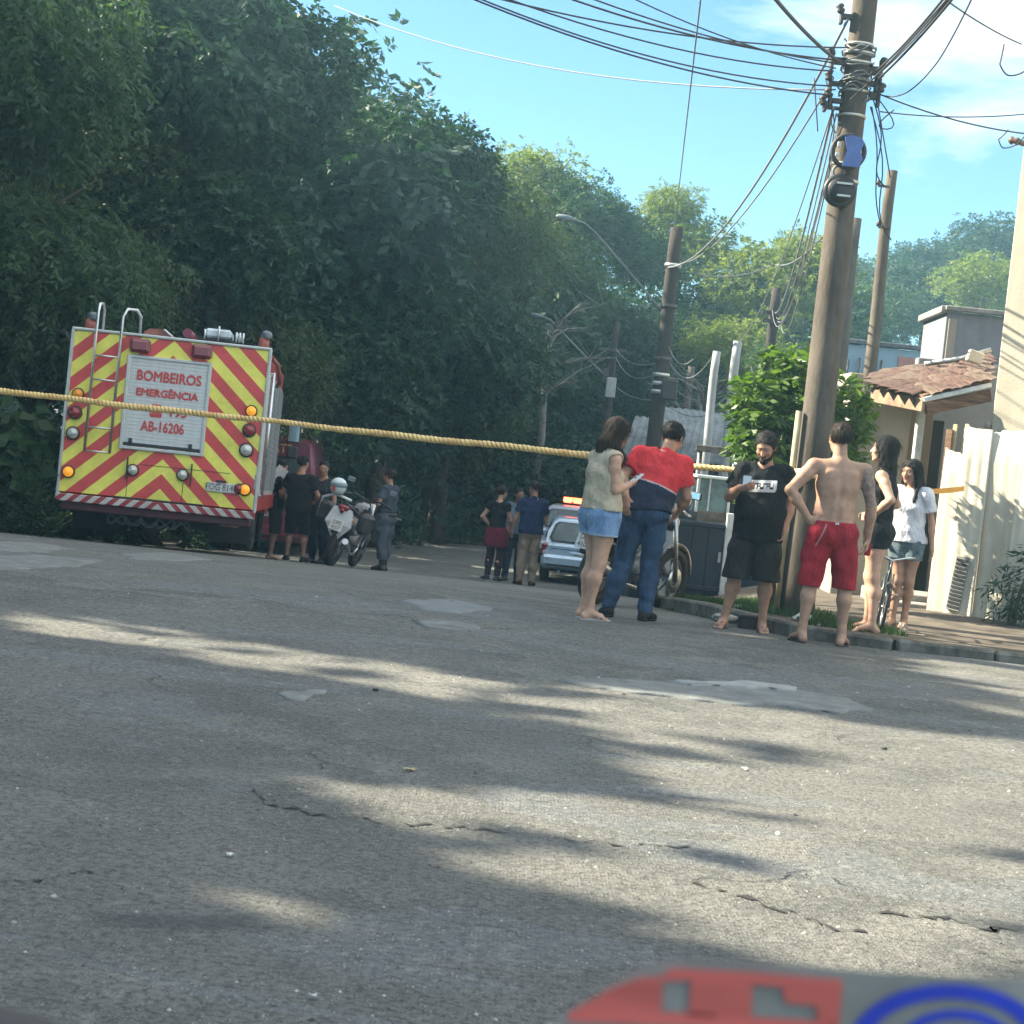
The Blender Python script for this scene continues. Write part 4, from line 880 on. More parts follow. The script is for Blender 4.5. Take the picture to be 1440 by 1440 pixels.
# roof load
MB().box((cx, 2.7, zt + .02), (W_ - .1, 5.2, .02)).build('roof_deck', steel, truck)
def roofx(px): return tl(px, 470)[0]
MB().prism([(roofx(196), zt), (roofx(196), zt + .10), (roofx(204), zt + .145), (roofx(226), zt + .16), (roofx(236), zt + .09), (roofx(240), zt)], .5, 1.6, 'y').build('roof_box', mat('faded_red', (.30, .10, .07), .6, var=.3), truck)
MB().tube([(roofx(224), .45, zt + .15), (roofx(236), .5, zt + .07), (roofx(240), .6, zt)], .014, 6).build('box_strap', chrome, truck)
mb = MB().cyl((roofx(257), .5, zt + .14), (roofx(266), .95, zt + .07), .065, n=14); mb.build('rolled_hose', maroon, truck)
lb = empty('roof_tray', (0, 0, 0)); bpy.data.objects.remove(lb)
tr = MB().box(((roofx(270) + roofx(337)) / 2, 1.2, zt + .10), (roofx(337) - roofx(270), .9, .035), b=.01).build('roof_tray', under, truck)
MB().box(((roofx(280) + roofx(318)) / 2, 1.1, zt + .20), (roofx(318) - roofx(280), .6, .13), b=.03).build('white_pack', mat('white_plastic', (.55, .60, .62), .4, var=.25, vscale=4), tr)
for px in (280, 300, 331, 336, 326): MB().cyl((roofx(px), .75, zt + .1), (roofx(px), .75, zt + (.30 if px == 300 else .24)), .014, n=8).build('peg', chrome, tr)
MB().box(((roofx(322) + roofx(334)) / 2, 1.0, zt + .17), (.08, .4, .12), b=.02).build('tool_case', steel, tr)
MB().tube([(roofx(262), .7, zt + .04), (roofx(300), .7, zt + .05), (roofx(338), .7, zt + .04)], .014, 6).build('tray_rail', chrome, tr)
for px, hh in ((372, .17), (121, .17)):
    x = roofx(px) - (.03 if px > 300 else 0); bcn = MB().lathe([(0, 0), (.075, 0), (.07, hh), (0, hh)], (x, .35, zt), (0, 0, 1), 16).build('beacon_base', mat('beacon_orange', (.35, .09, .06), .5, var=.2), truck)
    MB().lathe([(.075, 0), (.085, .05), (.06, .095), (0, .11)], (x + .02, .35, zt + hh), (0.1, 0, 1), 16).build('beacon_dome', mat('dome_smoke', (.08, .10, .12), .15, spec=.8, var=.1), bcn)
MB().tube([(px0 - .02, .3, zt - .25), (px0 - .16, .4, zt - .03), (px0 - .28, .6, zt - .02), (px0 - .34, .8, zt - .16)], .025, 6).build('branch_guard', under, truck)

# ---------------------------------------------------------------- passenger cars / van
def car(name, loc, yaw, label, L, Wd, Hc, paint, group=None, cat='car', van=False, text=None, beacon=False, plate='DJH 1756', rearbars=True):
    r = empty(name, loc, yaw, label, cat, group); hw_ = Wd / 2
    # origin at ground under the rear bumper, forward = +y
    def ring(y, w, zlo, zhi, tw, n=None):
        c_ = .05; return [(-w * .94, y, zlo), (w * .94, y, zlo), (w, y, zlo + .08), (w * 1.0, y, (zlo + zhi) * .55), (w * tw, y, zhi - c_), (w * (tw - .06), y, zhi), (-w * (tw - .06), y, zhi), (-w * tw, y, zhi - c_), (-w * 1.0, y, (zlo + zhi) * .55), (-w, y, zlo + .08)]
    bh = Hc * (.62 if not van else .50)
    if van: st = [(.03, .97, .30, bh), (.10, 1, .24, bh), (L * .5, 1, .22, bh), (L * .80, 1, .22, bh), (L * .94, .96, .26, bh * .85), (L, .84, .34, bh * .62)]
    else: st = [(.05, .93, .33, bh * .93), (.12, .985, .26, bh), (L * .35, 1, .20, bh), (L * .62, 1, .20, bh * 1.0), (L * .72, .99, .20, bh * .97), (L * .93, .93, .24, bh * .78), (L, .80, .32, bh * .62)]
    body = MB().loft([ring(y, hw_ * w, a, b_, .95) for y, w, a, b_ in st], 0, True).build('body', paint, r)
    def gring(y, w, z0, z1, tw): return [(-w, y, z0), (w, y, z0), (w * .97, y, z0 + (z1 - z0) * .5), (w * tw, y, z1 - .05), (w * (tw - .10), y, z1), (-w * (tw - .10), y, z1), (-w * tw, y, z1 - .05), (-w * .97, y, z0 + (z1 - z0) * .5)]
    def skew(rg, dy, z0, z1): return [(x, y + dy * (z - z0) / (z1 - z0), z) for x, y, z in rg]
    if van: gs = [(.05, .96, .05, .90), (L * .3, .97, .0, .90), (L * .70, .97, 0, .90), (L * .78, .95, .55, .86)]
    else: gs = [(.16, .91, .22, .84), (L * .2, .93, .12, .86), (L * .45, .93, 0, .86), (L * .66, .92, -.45, .82)]
    top = []
    for i, (y, w, dy, tw) in enumerate(gs):
        zt_ = Hc if 0 < i < 3 else Hc - .03
        top.append(skew(gring(y, hw_ * w, bh - .03, zt_, tw), dy, bh - .03, zt_))
    gh = MB().loft(top, 0, True).build('roof', paint, r)
    ih = Hc - bh
    # rear window with frame (tilted with the tailgate)
    dy0 = gs[0][2]; slope_ = math.atan2(dy0, ih); wy = gs[0][0]
    def rw(zf, off): z = bh + ih * zf; return wy + dy0 * (z - bh) / ih - off
    zz = [.06, .16, .80, .88]; V = []; 
    wt, wb = hw_ * .70, hw_ * .80
    poly = [(-wb + .05, .08), (wb - .05, .08), (wb, .2), (wt, .76), (wt - .06, .86), (-wt + .06, .86), (-wt, .76), (-wb, .2)]
    if van: poly = [(x, .08 + (z - .08) * .80) for x, z in poly]
    fr_ = [(x * 1.05, rw(z if z > .1 else z - .03, .012), bh + ih * (z if z > .1 else z - .03)) for x, z in poly]
    back = [(x, y + .02, z) for x, y, z in fr_]; k = len(poly); 
    mbw = MB().add(fr_ + back, [tuple(range(k)), tuple(range(k, 2 * k))[::-1]] + [(i, (i + 1) % k, k + (i + 1) % k, k + i) for i in range(k)]); fo = mbw.build('rear_window', black_plastic, r)
    gl = [(x * .97, rw(.1 + (z - .08) * .93, .022), bh + ih * (.1 + (z - .08) * .93)) for x, z in poly]; bk = [(x, y + .012, z) for x, y, z in gl]
    MB().add(gl + bk, [tuple(range(k)), tuple(range(k, 2 * k))[::-1]] + [(i, (i + 1) % k, k + (i + 1) % k, k + i) for i in range(k)]).build('pane', mat('rear_glass', (.05, .10, .11), .12, var=.3, vscale=4, spec=.7), fo)
    MB().tube([(-.02, rw(.1, .035), bh + ih * .1), (.32, rw(.32, .035), bh + ih * .32)], .008, 5).build('wiper', black_plastic, r)
    for sx in (-1, 1):
        y0, y1 = (L * .16, L * .60); 
        for (a, b_) in ((y0, (y0 + y1) / 2 - .04), ((y0 + y1) / 2 + .04, y1)):
            x1_, x2_ = hw_ * .945, hw_ * .85; q = [(sx * (x1_ + .005), a, bh + .06), (sx * (x1_ + .005), b_, bh + .06), (sx * (x2_ + .012), b_ - (.12 if b_ == y1 else 0), Hc - .10), (sx * (x2_ + .012), a + .04, Hc - .10)]
            qi = [(x - sx * .02, y, z) for x, y, z in q]
            MB().add(q + qi, [(0, 1, 2, 3), (7, 6, 5, 4), (0, 4, 5, 1), (1, 5, 6, 2), (2, 6, 7, 3), (3, 7, 4, 0)]).build('side_window', glass_dark, r)
        tl_ = MB().box((sx * hw_ * .90, .10, bh * .80), (.14, .10, .26 if not van else .34), b=.03).build('tail_light', red_lens, r); MB().box((sx * hw_ * .90, .046, bh * .74), (.10, .02, .07), b=.01).build('reverse_lens', clear_lens, tl_)
        MB().box((sx * (hw_ + .09), L * .62, bh + .07), (.18, .09, .13), b=.03).build('mirror', paint, r)
        MB().box((sx * (hw_ + .002), L * .42, bh * .78), (.02, .14, .025), b=.004).build('door_handle', black_plastic, r)
        for yy in (L * .20, L * .80): wheel(r, (sx * (hw_ - .09), yy, .30), .30, .18, steel)
    MB().box((0, .02, .42), (Wd * .97, .16, .22), b=.05).build('bumper', paint, r)
    MB().box((0, -.045, .35), (Wd * .86, .03, .045), b=.01).build('bumper_strip', black_plastic, r)
    MB().box((0, .5, .25), (Wd * .86, .7, .1), b=.02).build('underbody', under, r)
    MB().cyl((-hw_ * .55, .02, .22), (-hw_ * .55, .3, .22), .03, n=10).build('exhaust', steel, r)
    lid = MB().box((0, .055, bh * .86), (Wd * .76, .015, .012)).build('tailgate_gap', black_plastic, r)
    pz = bh * .70; pb = MB().box((0, .035, pz), (.56, .03, .17), b=.01).build('plate_recess', paint if not van else black_plastic, r); pl = MB().box((0, .012, pz), (.42, .02, .135), b=.005).build('number_plate', plate_m, r)
    text_mesh('plate_text', plate, .12, mat('plate_ink', (.06, .07, .06), .6), pl, (0, -.001, pz), (R(90), 0, 0), .001, .82)
    if text: text_mesh('lettering', text[0], text[1], mat('sign_yellow', (.75, .55, .22), .5, var=0), r, text[2], (R(90), 0, 0), .002, .9)
    if beacon:
        b_ = MB().box((0, L * .42, Hc + .03), (.9, .22, .04), b=.01).build('light_bar', black_plastic, r)
        for i, x in enumerate((-.33, -.11, .11, .33)): MB().box((x, L * .42, Hc + .10), (.20, .2, .10), b=.03).build('beacon_lamp', mat('beacon_red', (.8, .05, .02), .3, var=0, emit=(1, .08, .03), es=4), b_)
        MB().box((0, L * .42 - .0, Hc + .155), (.86, .16, .02), b=.005).build('beacon_cap', mat('beacon_orange_lamp', (.9, .3, .05), .3, var=0, emit=(1, .10, .03), es=2.5), b_)
    return r
silver_blue = mat('silver_blue_paint', (.48, .62, .74), .3, .25, var=.05, coat=.5)
white_paint = mat('white_car_paint', (.46, .48, .56), .3, .1, var=.05, coat=.5)
cp = P(814, 800, 34.5)
car('parked_car', (cp.x + .08, 34.5, g(cp.x, 34.5)), R(-3), 'pale blue hatchback with its rear window and plate toward us, behind the woman in shorts', 3.75, 1.66, 1.21, silver_blue, cat='car')
cp = P(806, 760, 40.0)
car('police_car', (cp.x, 40.0, g(cp.x, 40)), R(-6), 'white patrol car beyond the pale blue hatchback, red beacon glowing on its roof', 4.0, 1.68, P(805, 714, 40).z - g(1.6, 40), white_paint, cat='police car', beacon=True, plate='FUR 2391')
rv = car('rescue_van', (-4.72, 34.4, g(-4.7, 34.4)), R(2), 'maroon rescue van with yellow lettering, mostly hidden by the fire truck', 4.9, 1.95, 2.16, maroon, cat='van', van=True, text=('RESGATE', .24, (0.10, -.02, 1.97)))

# ---------------------------------------------------------------- motorcycles and bicycle
def motorcycle(loc, yaw, lean, label, panel, group=None, plate=True, tank=None):
    r = empty('motorcycle', loc, yaw, label, 'motorcycle'); r.rotation_euler = (R(-3.4), lean, yaw)
    for yy, rr, wd in ((0, .31, .13), (1.32, .32, .10)):
        w0 = MB().torus((0, yy, rr), (1, 0, 0), rr - wd * .42, wd * .5, 32, 10, sq=.95).build('wheel', rubber, r)
        m = MB().torus((0, yy, rr), (1, 0, 0), rr - wd * .95, .018, 28, 6).cyl((-.05, yy, rr), (.05, yy, rr), .045, n=12)
        for k in range(5): a = k * 1.2566; m.box((0, yy + math.cos(a) * rr * .38, rr + math.sin(a) * rr * .38), (.03, rr * .62, .035), rot=Matrix.Rotation(a, 3, 'X'))
        m.build('rim', mat('engine_alloy', (.18, .18, .18), .5, .6), w0); MB().lathe([(.05, 0), (.13, 0), (.13, .006), (.05, .006)], (.07, yy, rr), (1, 0, 0), 20).build('brake_disc', chrome, w0)
    m = MB().tube([(0, 1.02, .95), (0, .8, .74), (0, .45, .62), (0, .25, .72)], .03, 8).tube([(0, 1.0, .82), (0, .82, .42), (0, .42, .34), (0, .30, .62)], .026, 8).tube([(0, .38, .40), (0, 0, .31)], .03, 8); m.build('frame', black_plastic, r)
    for sx in (-1, 1):
        MB().cyl((sx * .085, 1.32, .32), (sx * .085, 1.04, .98), .026, n=10).build('fork', chrome, r)
        MB().tube([(sx * .09, .05, .33), (sx * .13, .0, .60), (sx * .13, .22, .66)], .025, 8).build('shock', black_plastic, r)
        MB().tube([(0, 1.02, 1.0), (sx * .2, .98, 1.05), (sx * .34, .88, 1.02)], .014, 8).cyl((sx * .26, .93, 1.03), (sx * .40, .84, 1.01), .02, n=8).build('handlebar', black_plastic, r)
        mi_ = MB().tube([(sx * .26, .94, 1.05), (sx * .30, .92, 1.20)], .007, 6).box((sx * .33, .92, 1.23), (.13, .03, .08), b=.014).build('mirror', black_plastic, r); MB().box((sx * .33, .902, 1.23), (.11, .006, .065), b=.002).build('mirror_glass', mat('mirror_glass', (.35, .45, .5), .05), mi_)
        MB().box((sx * .16, .42, .36), (.10, .05, .02), b=.006).build('foot_peg', black_plastic, r)
        MB().lathe([(0, 0), (.03, .005), (.035, .04), (0, .06)], (sx * .13, -.22, .72), (sx * .6, -.8, 0), 10).build('indicator', amber, r)
        MB().prism([(.32, .74), (.02, .78), (-.26, .86), (-.24, .80), (.05, .66), (.32, .60)], sx * .09 - .012, sx * .09 + .012, 'x').build('side_panel', panel, r)
    MB().loft([[(math.cos(a) * w, y, z + math.sin(a) * h) for a in np.linspace(0, 2 * math.pi, 13)[:-1]] for y, w, z, h in ((.42, .06, .82, .06), (.52, .12, .85, .10), (.70, .15, .88, .12), (.88, .12, .90, .11), (.98, .05, .92, .06))], 0, True).build('tank', tank or panel, r)
    MB().loft([[(math.cos(a) * w, y, z + math.sin(a) * h) for a in np.linspace(0, 2 * math.pi, 13)[:-1]] for y, w, z, h in ((.50, .07, .80, .03), (.36, .12, .79, .05), (.1, .14, .82, .05), (-.16, .10, .88, .05), (-.24, .05, .90, .03))], 0, True).build('seat', black_plastic, r)
    MB().tube([(0, -.14, .86), (0, -.26, .84), (0, -.34, .80)], .03, 8).box((0, -.29, .86), (.16, .05, .07), b=.02).build('tail_light', red_lens, r)
    MB().tube([(.0, -.1, .66), (.0, -.28, .62), (0, -.36, .48)], [.05, .055, .05], 8, flat=.4).build('rear_fender', black_plastic, r)
    MB().tube([(0, 1.32 + .34 * math.cos(a), .32 + .35 * math.sin(a)) for a in np.linspace(.2, 2.6, 10)], .055, 8, flat=.35).build('front_fender', panel, r)
    MB().box((0, .62, .45), (.26, .30, .26), b=.05).cyl((-.15, .55, .40), (.15, .55, .40), .11, n=16).cyl((0, .70, .52), (0, .84, .72), .075, n=12).build('engine', mat('engine_alloy', (.18, .18, .18), .5, .6, var=.3, vscale=15), r)
    MB().tube([(.06, .86, .62), (.11, .82, .30), (.14, .5, .22), (.16, .1, .27), (.17, -.02, .31)], .02, 8).cyl((.17, .1, .29), (.18, -.30, .42), .035, .045, 12).build('exhaust', chrome, r)
    MB().lathe([(0, .0), (.07, .01), (.085, .07), (.08, .10), (0, .11)], (0, 1.06, .90), (0, 1, -.05), 16).build('headlight_shell', panel, r); MB().lathe([(.075, 0), (.05, .02), (0, .028)], (0, 1.165, .895), (0, 1, -.05), 16).build('headlight', clear_lens, r)
    MB().box((-.12, .45, .14), (.02, .03, .30), rot=Matrix.Rotation(R(25), 3, 'Y')).build('kickstand', black_plastic, r)
    if plate: pl = MB().box((0, -.37, .60), (.19, .008, .16), b=.003, rot=Matrix.Rotation(R(-15), 3, 'X')).build('number_plate', plate_m, r); text_mesh('plate_text', 'DRS\n4107', .075, mat('plate_ink', (.06, .07, .06), .6), pl, (0, -.376, .60), (R(75), 0, 0), .001, .9)
    return r
bp_ = P(842, 850, 18.3)
motorcycle((P(832, 850, 17.9).x, 17.9, g(1, 17.9)), R(-36), R(6), 'black motorcycle with bright chrome exhaust parked at the kerb behind the jeans', mat('black_gloss', (.03, .032, .035), .2, coat=.6, var=.05))
pmx = P(468, 740, 29.2)
pmr = motorcycle((pmx.x, 29.2, g(pmx.x, 29.2)), R(-10), R(13), 'white and black police motorcycle leaning beside the man in black', mat('white_fairing', (.62, .66, .68), .3, var=.05, coat=.4), tank=mat('black_gloss', (.03, .032, .035), .2))
pmr.scale = (1.12, 1.12, 1.12)
MB().loft([[(sx_ * .20, -.30 + d, z) for sx_, z, d in ((-1, .62, 0), (-.7, .85, .02), (.7, .85, .02), (1, .62, 0), (.0, .34, .05))] , [(sx_ * .19, -.27 + d, z) for sx_, z, d in ((-1, .62, 0), (-.7, .84, .02), (.7, .84, .02), (1, .62, 0), (.0, .36, .05))]], 0, False).build('rear_crash_bar', mat('white_fairing', (.62, .66, .68), .3), pmr)
for sx in (-1, 1): MB().box((sx * .30, .02, .72), (.16, .40, .30), b=.05).build('pannier', black_plastic, pmr); 
MB().tube([(-.40, -.02, .60), (-.38, -.1, .90), (-.2, -.18, 1.0), (0.05, -.2, .98)], .02, 8).build('guard_rail', mat('white_fairing', (.62, .66, .68), .3), pmr)
hp = P(476, 683, 29.0)
he = empty('helmet', hp, R(40), 'white motorcycle helmet with red mark on the police motorcycle', 'helmet')
MB().lathe([(0, -.13), (.09, -.125), (.125, -.06), (.13, .01), (.11, .08), (.06, .12), (0, .13)], (0, 0, 0), (0, 0, 1), 22).build('shell', mat('helmet_white', (.55, .66, .68), .25, var=.05, coat=.5), he)
MB().lathe([(.115, -.03), (.135, -.01), (.136, .03), (.118, .05)], (0, -.012, .0), (0, .05, 1), 22).build('visor_band', mat('visor_smoke', (.20, .28, .30), .15), he)
MB().box((-.11, -.04, -.03), (.03, .08, .10), b=.01).build('red_mark', letter_red, he)

bc = P(1243, 880, 16.0)
bi = empty('bicycle', (bc.x - .03, 15.95, .06), R(172), 'dark bicycle standing between the woman in black and the girl', 'bicycle'); bi.rotation_euler = (0, R(-4), R(172)); bi.scale = (.68, .68, .68); bi.location = (bc.x - .05, 16.0, .065)
for yy in (-.48, .48):
    w0 = MB().torus((0, yy, .32), (1, 0, 0), .30, .024, 32, 6).build('wheel', rubber, bi); m = MB().torus((0, yy, .32), (1, 0, 0), .275, .008, 28, 5).cyl((-.04, yy, .32), (.04, yy, .32), .02, n=10)
    for k in range(14): a = k * math.pi / 7; m.cyl((.02 * (-1) ** k, yy, .32), (0, yy + math.cos(a) * .27, .32 + math.sin(a) * .27), .002, n=4)
    m.build('rim', chrome, w0)
bfm = mat('bicycle_paint', (.04, .05, .06), .35, coat=.4, var=.05)
MB().cyl((0, .34, .78), (0, -.05, .30), .018, n=8).cyl((0, .34, .74), (0, -.18, .74), .015, n=8).cyl((0, -.18, .86), (0, -.05, .30), .015, n=8).cyl((0, -.05, .30), (0, -.48, .32), .012, n=8).cyl((0, -.18, .72), (0, -.48, .32), .010, n=8).build('frame', bfm, bi)
MB().cyl((.05, .48, .32), (.05, .36, .74), .012, n=8).cyl((-.05, .48, .32), (-.05, .36, .74), .012, n=8).cyl((0, .36, .72), (0, .32, .90), .016, n=8).build('fork', bfm, bi)
MB().tube([(-.28, .26, .98), (-.2, .30, .97), (0, .32, .90), (.2, .30, .97), (.28, .26, .98)], .012, 8).build('handlebar', chrome, bi)
MB().loft([[(math.cos(a) * w, y, .90 + math.sin(a) * .025) for a in np.linspace(0, 2 * math.pi, 11)[:-1]] for y, w in ((-.02, .02), (-.14, .05), (-.26, .08), (-.30, .06))], 0, True).build('saddle', black_plastic, bi)
MB().torus((.05, -.05, .30), (1, 0, 0), .085, .008, 20, 5).cyl((.06, -.05, .30), (.09, -.05, .14), .01, n=6).cyl((-.06, -.05, .30), (-.09, -.05, .46), .01, n=6).box((.13, -.05, .14), (.09, .05, .02), b=.005).box((-.13, -.05, .46), (.09, .05, .02), b=.005).build('crankset', steel, bi)
# ================================================================ people: signed distance bodies turned into one continuous skin
class Field:
    def __init__(s, lo, hi, h):
        s.h = h; s.lo = np.array(lo, float); s.n = np.ceil((np.array(hi) - s.lo) / h).astype(int) + 1; s.d = np.full(s.n, 1.0, np.float32)
        s.ax = [s.lo[i] + h * np.arange(s.n[i]) for i in range(3)]
    def sub(s, a, b, pad):
        lo = np.maximum(0, np.floor((np.minimum(a, b) - pad - s.lo) / s.h).astype(int)); hi = np.minimum(s.n, np.ceil((np.maximum(a, b) + pad - s.lo) / s.h).astype(int) + 1)
        if (hi <= lo).any(): return None, None
        sl_ = tuple(slice(lo[i], hi[i]) for i in range(3)); return sl_, [s.ax[i][lo[i]:hi[i]].reshape([-1 if j == i else 1 for j in range(3)]) for i in range(3)]
    def merge(s, sl_, d, k, op='u'):
        a = s.d[sl_]
        if op == 'u':
            h = np.maximum(k - np.abs(a - d), 0) / max(k, 1e-6); s.d[sl_] = np.minimum(a, d) - h * h * k * .25
        else:
            d = -d; h = np.maximum(k - np.abs(a - d), 0) / max(k, 1e-6); s.d[sl_] = np.maximum(a, d) + h * h * k * .25
    def cone(s, a, b, r1, r2, k=.02, op='u'):
        a = np.array(a, float); b = np.array(b, float); sl_, (X, Y, Z) = s.sub(a, b, max(r1, r2) + k + .03)
        if sl_ is None: return
        ab = b - a; L2 = max(1e-9, ab @ ab); t = np.clip(((X - a[0]) * ab[0] + (Y - a[1]) * ab[1] + (Z - a[2]) * ab[2]) / L2, 0, 1)
        s.merge(sl_, np.sqrt((X - a[0] - ab[0] * t) ** 2 + (Y - a[1] - ab[1] * t) ** 2 + (Z - a[2] - ab[2] * t) ** 2) - (r1 + (r2 - r1) * t), k, op)
    def ell(s, a, b, w1, w2, side=(1, 0, 0), k=.03, op='u', cap=None):
        """elliptic tapered capsule: (half width along side, half depth) at a and b"""
        a = np.array(a, float); b = np.array(b, float); ab = b - a; L = np.linalg.norm(ab) + 1e-9; ax = ab / L; sd_ = np.array(side, float); sd_ = sd_ - ax * (sd_ @ ax); sd_ /= np.linalg.norm(sd_); fw = np.cross(ax, sd_)
        sl_, (X, Y, Z) = s.sub(a, b, max(*w1, *w2) + k + .04)
        if sl_ is None: return
        x, y, z = X - a[0], Y - a[1], Z - a[2]; tt = (x * ax[0] + y * ax[1] + z * ax[2]) / L; t = np.clip(tt, 0, 1); ov = (tt - t) * L
        u = x * sd_[0] + y * sd_[1] + z * sd_[2]; v = x * fw[0] + y * fw[1] + z * fw[2]; ws = w1[0] + (w2[0] - w1[0]) * t; wf = w1[1] + (w2[1] - w1[1]) * t; wc = cap or np.minimum(ws, wf)
        q = np.sqrt((u / ws) ** 2 + (v / wf) ** 2 + (ov / wc) ** 2); s.merge(sl_, (q - 1) * np.minimum(ws, wf), k, op)
    def ball(s, c, r3, R3=None, k=.02, op='u'):
        c = np.array(c, float); m = max(r3); sl_, (X, Y, Z) = s.sub(c, c, m + k + .03)
        if sl_ is None: return
        x, y, z = X - c[0], Y - c[1], Z - c[2]
        if R3 is not None: A = np.array(R3); x, y, z = x * A[0, 0] + y * A[1, 0] + z * A[2, 0], x * A[0, 1] + y * A[1, 1] + z * A[2, 1], x * A[0, 2] + y * A[1, 2] + z * A[2, 2]
        s.merge(sl_, (np.sqrt((x / r3[0]) ** 2 + (y / r3[1]) ** 2 + (z / r3[2]) ** 2) - 1) * min(r3), k, op)
    def plane(s, p, n, k=.004):
        """keep the side the normal points away from"""
        p = np.array(p, float); n = np.array(n, float); n /= np.linalg.norm(n)
        X, Y, Z = [s.ax[i].reshape([-1 if j == i else 1 for j in range(3)]) for i in range(3)]
        d = (X - p[0]) * n[0] + (Y - p[1]) * n[1] + (Z - p[2]) * n[2]; s.d = np.maximum(s.d, d.astype(np.float32))
    def wrinkle(s, amp, fz=22, fx=14, ph=0):
        X, Y, Z = [s.ax[i].reshape([-1 if j == i else 1 for j in range(3)]) for i in range(3)]
        w_ = np.sin(fz * Z + 6 * np.sin(X * 7 + ph) + 4 * Y + ph) * np.sin(fx * X + 5 * Z + 3 * np.sin(Y * 9 + ph)) + .5 * np.sin(fz * 2.1 * Z + 17 * X + ph * 2) * np.cos(fx * 1.7 * Y + 9 * Z)
        s.d = s.d + (amp * w_).astype(np.float32)
    def mesh(s):
        d = s.d; I = d < 0
        c = I[:-1, :-1, :-1].astype(np.int8)
        for o in ((1, 0, 0), (0, 1, 0), (0, 0, 1), (1, 1, 0), (1, 0, 1), (0, 1, 1), (1, 1, 1)):
            c = c + I[o[0]:I.shape[0] - 1 + o[0], o[1]:I.shape[1] - 1 + o[1], o[2]:I.shape[2] - 1 + o[2]]
        act = (c > 0) & (c < 8); idx = np.argwhere(act); num = -np.ones(act.shape, np.int64); num[act] = np.arange(len(idx))
        S_ = np.zeros((len(idx), 3)); C_ = np.zeros(len(idx)); co = [(i, j, k) for i in (0, 1) for j in (0, 1) for k in (0, 1)]
        val = {o: d[idx[:, 0] + o[0], idx[:, 1] + o[1], idx[:, 2] + o[2]] for o in co}
        for o in co:
            for a in range(3):
                if o[a] == 0:
                    o2 = tuple(o[i] + (i == a) for i in range(3)); v0, v1 = val[o], val[o2]; m = (v0 < 0) != (v1 < 0); t = np.where(m, v0 / np.where(m, v0 - v1, 1), 0)
                    for i in range(3): S_[:, i] += np.where(m, o[i] + (t if i == a else 0), 0)
                    C_ += m
        V = s.lo + (idx + S_ / C_[:, None]) * s.h; Q = []
        for a in range(3):
            b_, c_ = (a + 1) % 3, (a + 2) % 3; s0 = [slice(None)] * 3; s1 = [slice(None)] * 3; s0[a] = slice(0, -1); s1[a] = slice(1, None)
            e = I[tuple(s0)] != I[tuple(s1)]; E = np.argwhere(e); ok = (E[:, b_] > 0) & (E[:, c_] > 0) & (E[:, b_] < d.shape[b_] - 1) & (E[:, c_] < d.shape[c_] - 1); E = E[ok]
            ins_ = I[E[:, 0], E[:, 1], E[:, 2]]; o = np.zeros(3, int); ob = o.copy(); ob[b_] = 1; oc = o.copy(); oc[c_] = 1
            q = np.stack([num[tuple((E - ob - oc).T)], num[tuple((E - oc).T)], num[tuple(E.T)], num[tuple((E - ob).T)]], 1); q[~ins_] = q[~ins_][:, ::-1]; Q.append(q)
        return V, np.concatenate(Q)
def rotm(rx=0, ry=0, rz=0): return np.array((Matrix.Rotation(R(rz), 3, 'Z') @ Matrix.Rotation(R(ry), 3, 'Y') @ Matrix.Rotation(R(rx), 3, 'X')))
def strands(par, V, Q, hc, kind, n, m, HR):
    r = np.random.default_rng(len(V)); q = Q[r.integers(0, len(Q), n)]; P0 = V[q].mean(1); nn = np.cross(V[q[:, 2]] - V[q[:, 0]], V[q[:, 3]] - V[q[:, 1]]); nn /= np.linalg.norm(nn, axis=1, keepdims=True) + 1e-9
    rad = P0 - hc; rad /= np.linalg.norm(rad, axis=1, keepdims=True); L = {'short': .018, 'crop': .008, 'full': .028, 'long': .07, 'bun': .03}[kind]
    dn = np.array([0, 0, -1.0]) if kind == 'long' else HR @ np.array([0, -.5, -.6]); t = dn[None] + r.normal(size=(n, 3)) * (.22 if kind == 'long' else .5); t = t - nn * (t * nn).sum(1, keepdims=True); t /= np.linalg.norm(t, axis=1, keepdims=True) + 1e-9
    w = np.cross(t, nn); Ls = L * (.5 + r.random((n, 1))); w0 = .0016; a = P0 - nn * .003; mid = P0 + t * Ls * .5 + nn * (.003 + .004 * r.random((n, 1))); tip = P0 + t * Ls + nn * (.006 * r.random((n, 1)) - .001)
    VV = np.stack([a - w * w0, a + w * w0, mid - w * w0, mid + w * w0, tip - w * .0004, tip + w * .0004], 1).reshape(-1, 3); b = np.arange(n)[:, None] * 6; QQ = np.concatenate([b + [0, 1, 3, 2], b + [2, 3, 5, 4]]); mesh_np('loose_strands', VV, QQ, m, par, smooth=False)
def skin_mat(name, col): return mat(name, col, .5, var=.16, vscale=11, bump=.3, bscale=70, spec=.3)
SK = {'tan': skin_mat('skin_tan', (.40, .225, .15)), 'fair': skin_mat('skin_fair', (.50, .30, .21)), 'brown': skin_mat('skin_brown', (.27, .15, .10)), 'olive': skin_mat('skin_olive', (.40, .24, .165))}
lip_m = mat('lip_tone', (.30, .10, .08), .45, var=0); tat_m = mat('tattooed_skin', (.24, .155, .115), .5, var=.3, vscale=26, col2=(.085, .07, .07))
def cloth(name, col, col2=None, vs=4, bump=.5, bs=120, rough=.9, var=.16):
    m = mat(name, col, rough, var=var, vscale=vs, col2=col2, bump=1, bscale=16, spec=.12, stretch=(1.5, 1.5, .7))
    for n_ in m.node_tree.nodes:
        if n_.type == 'BUMP': n_.inputs['Distance'].default_value = .03
    return m
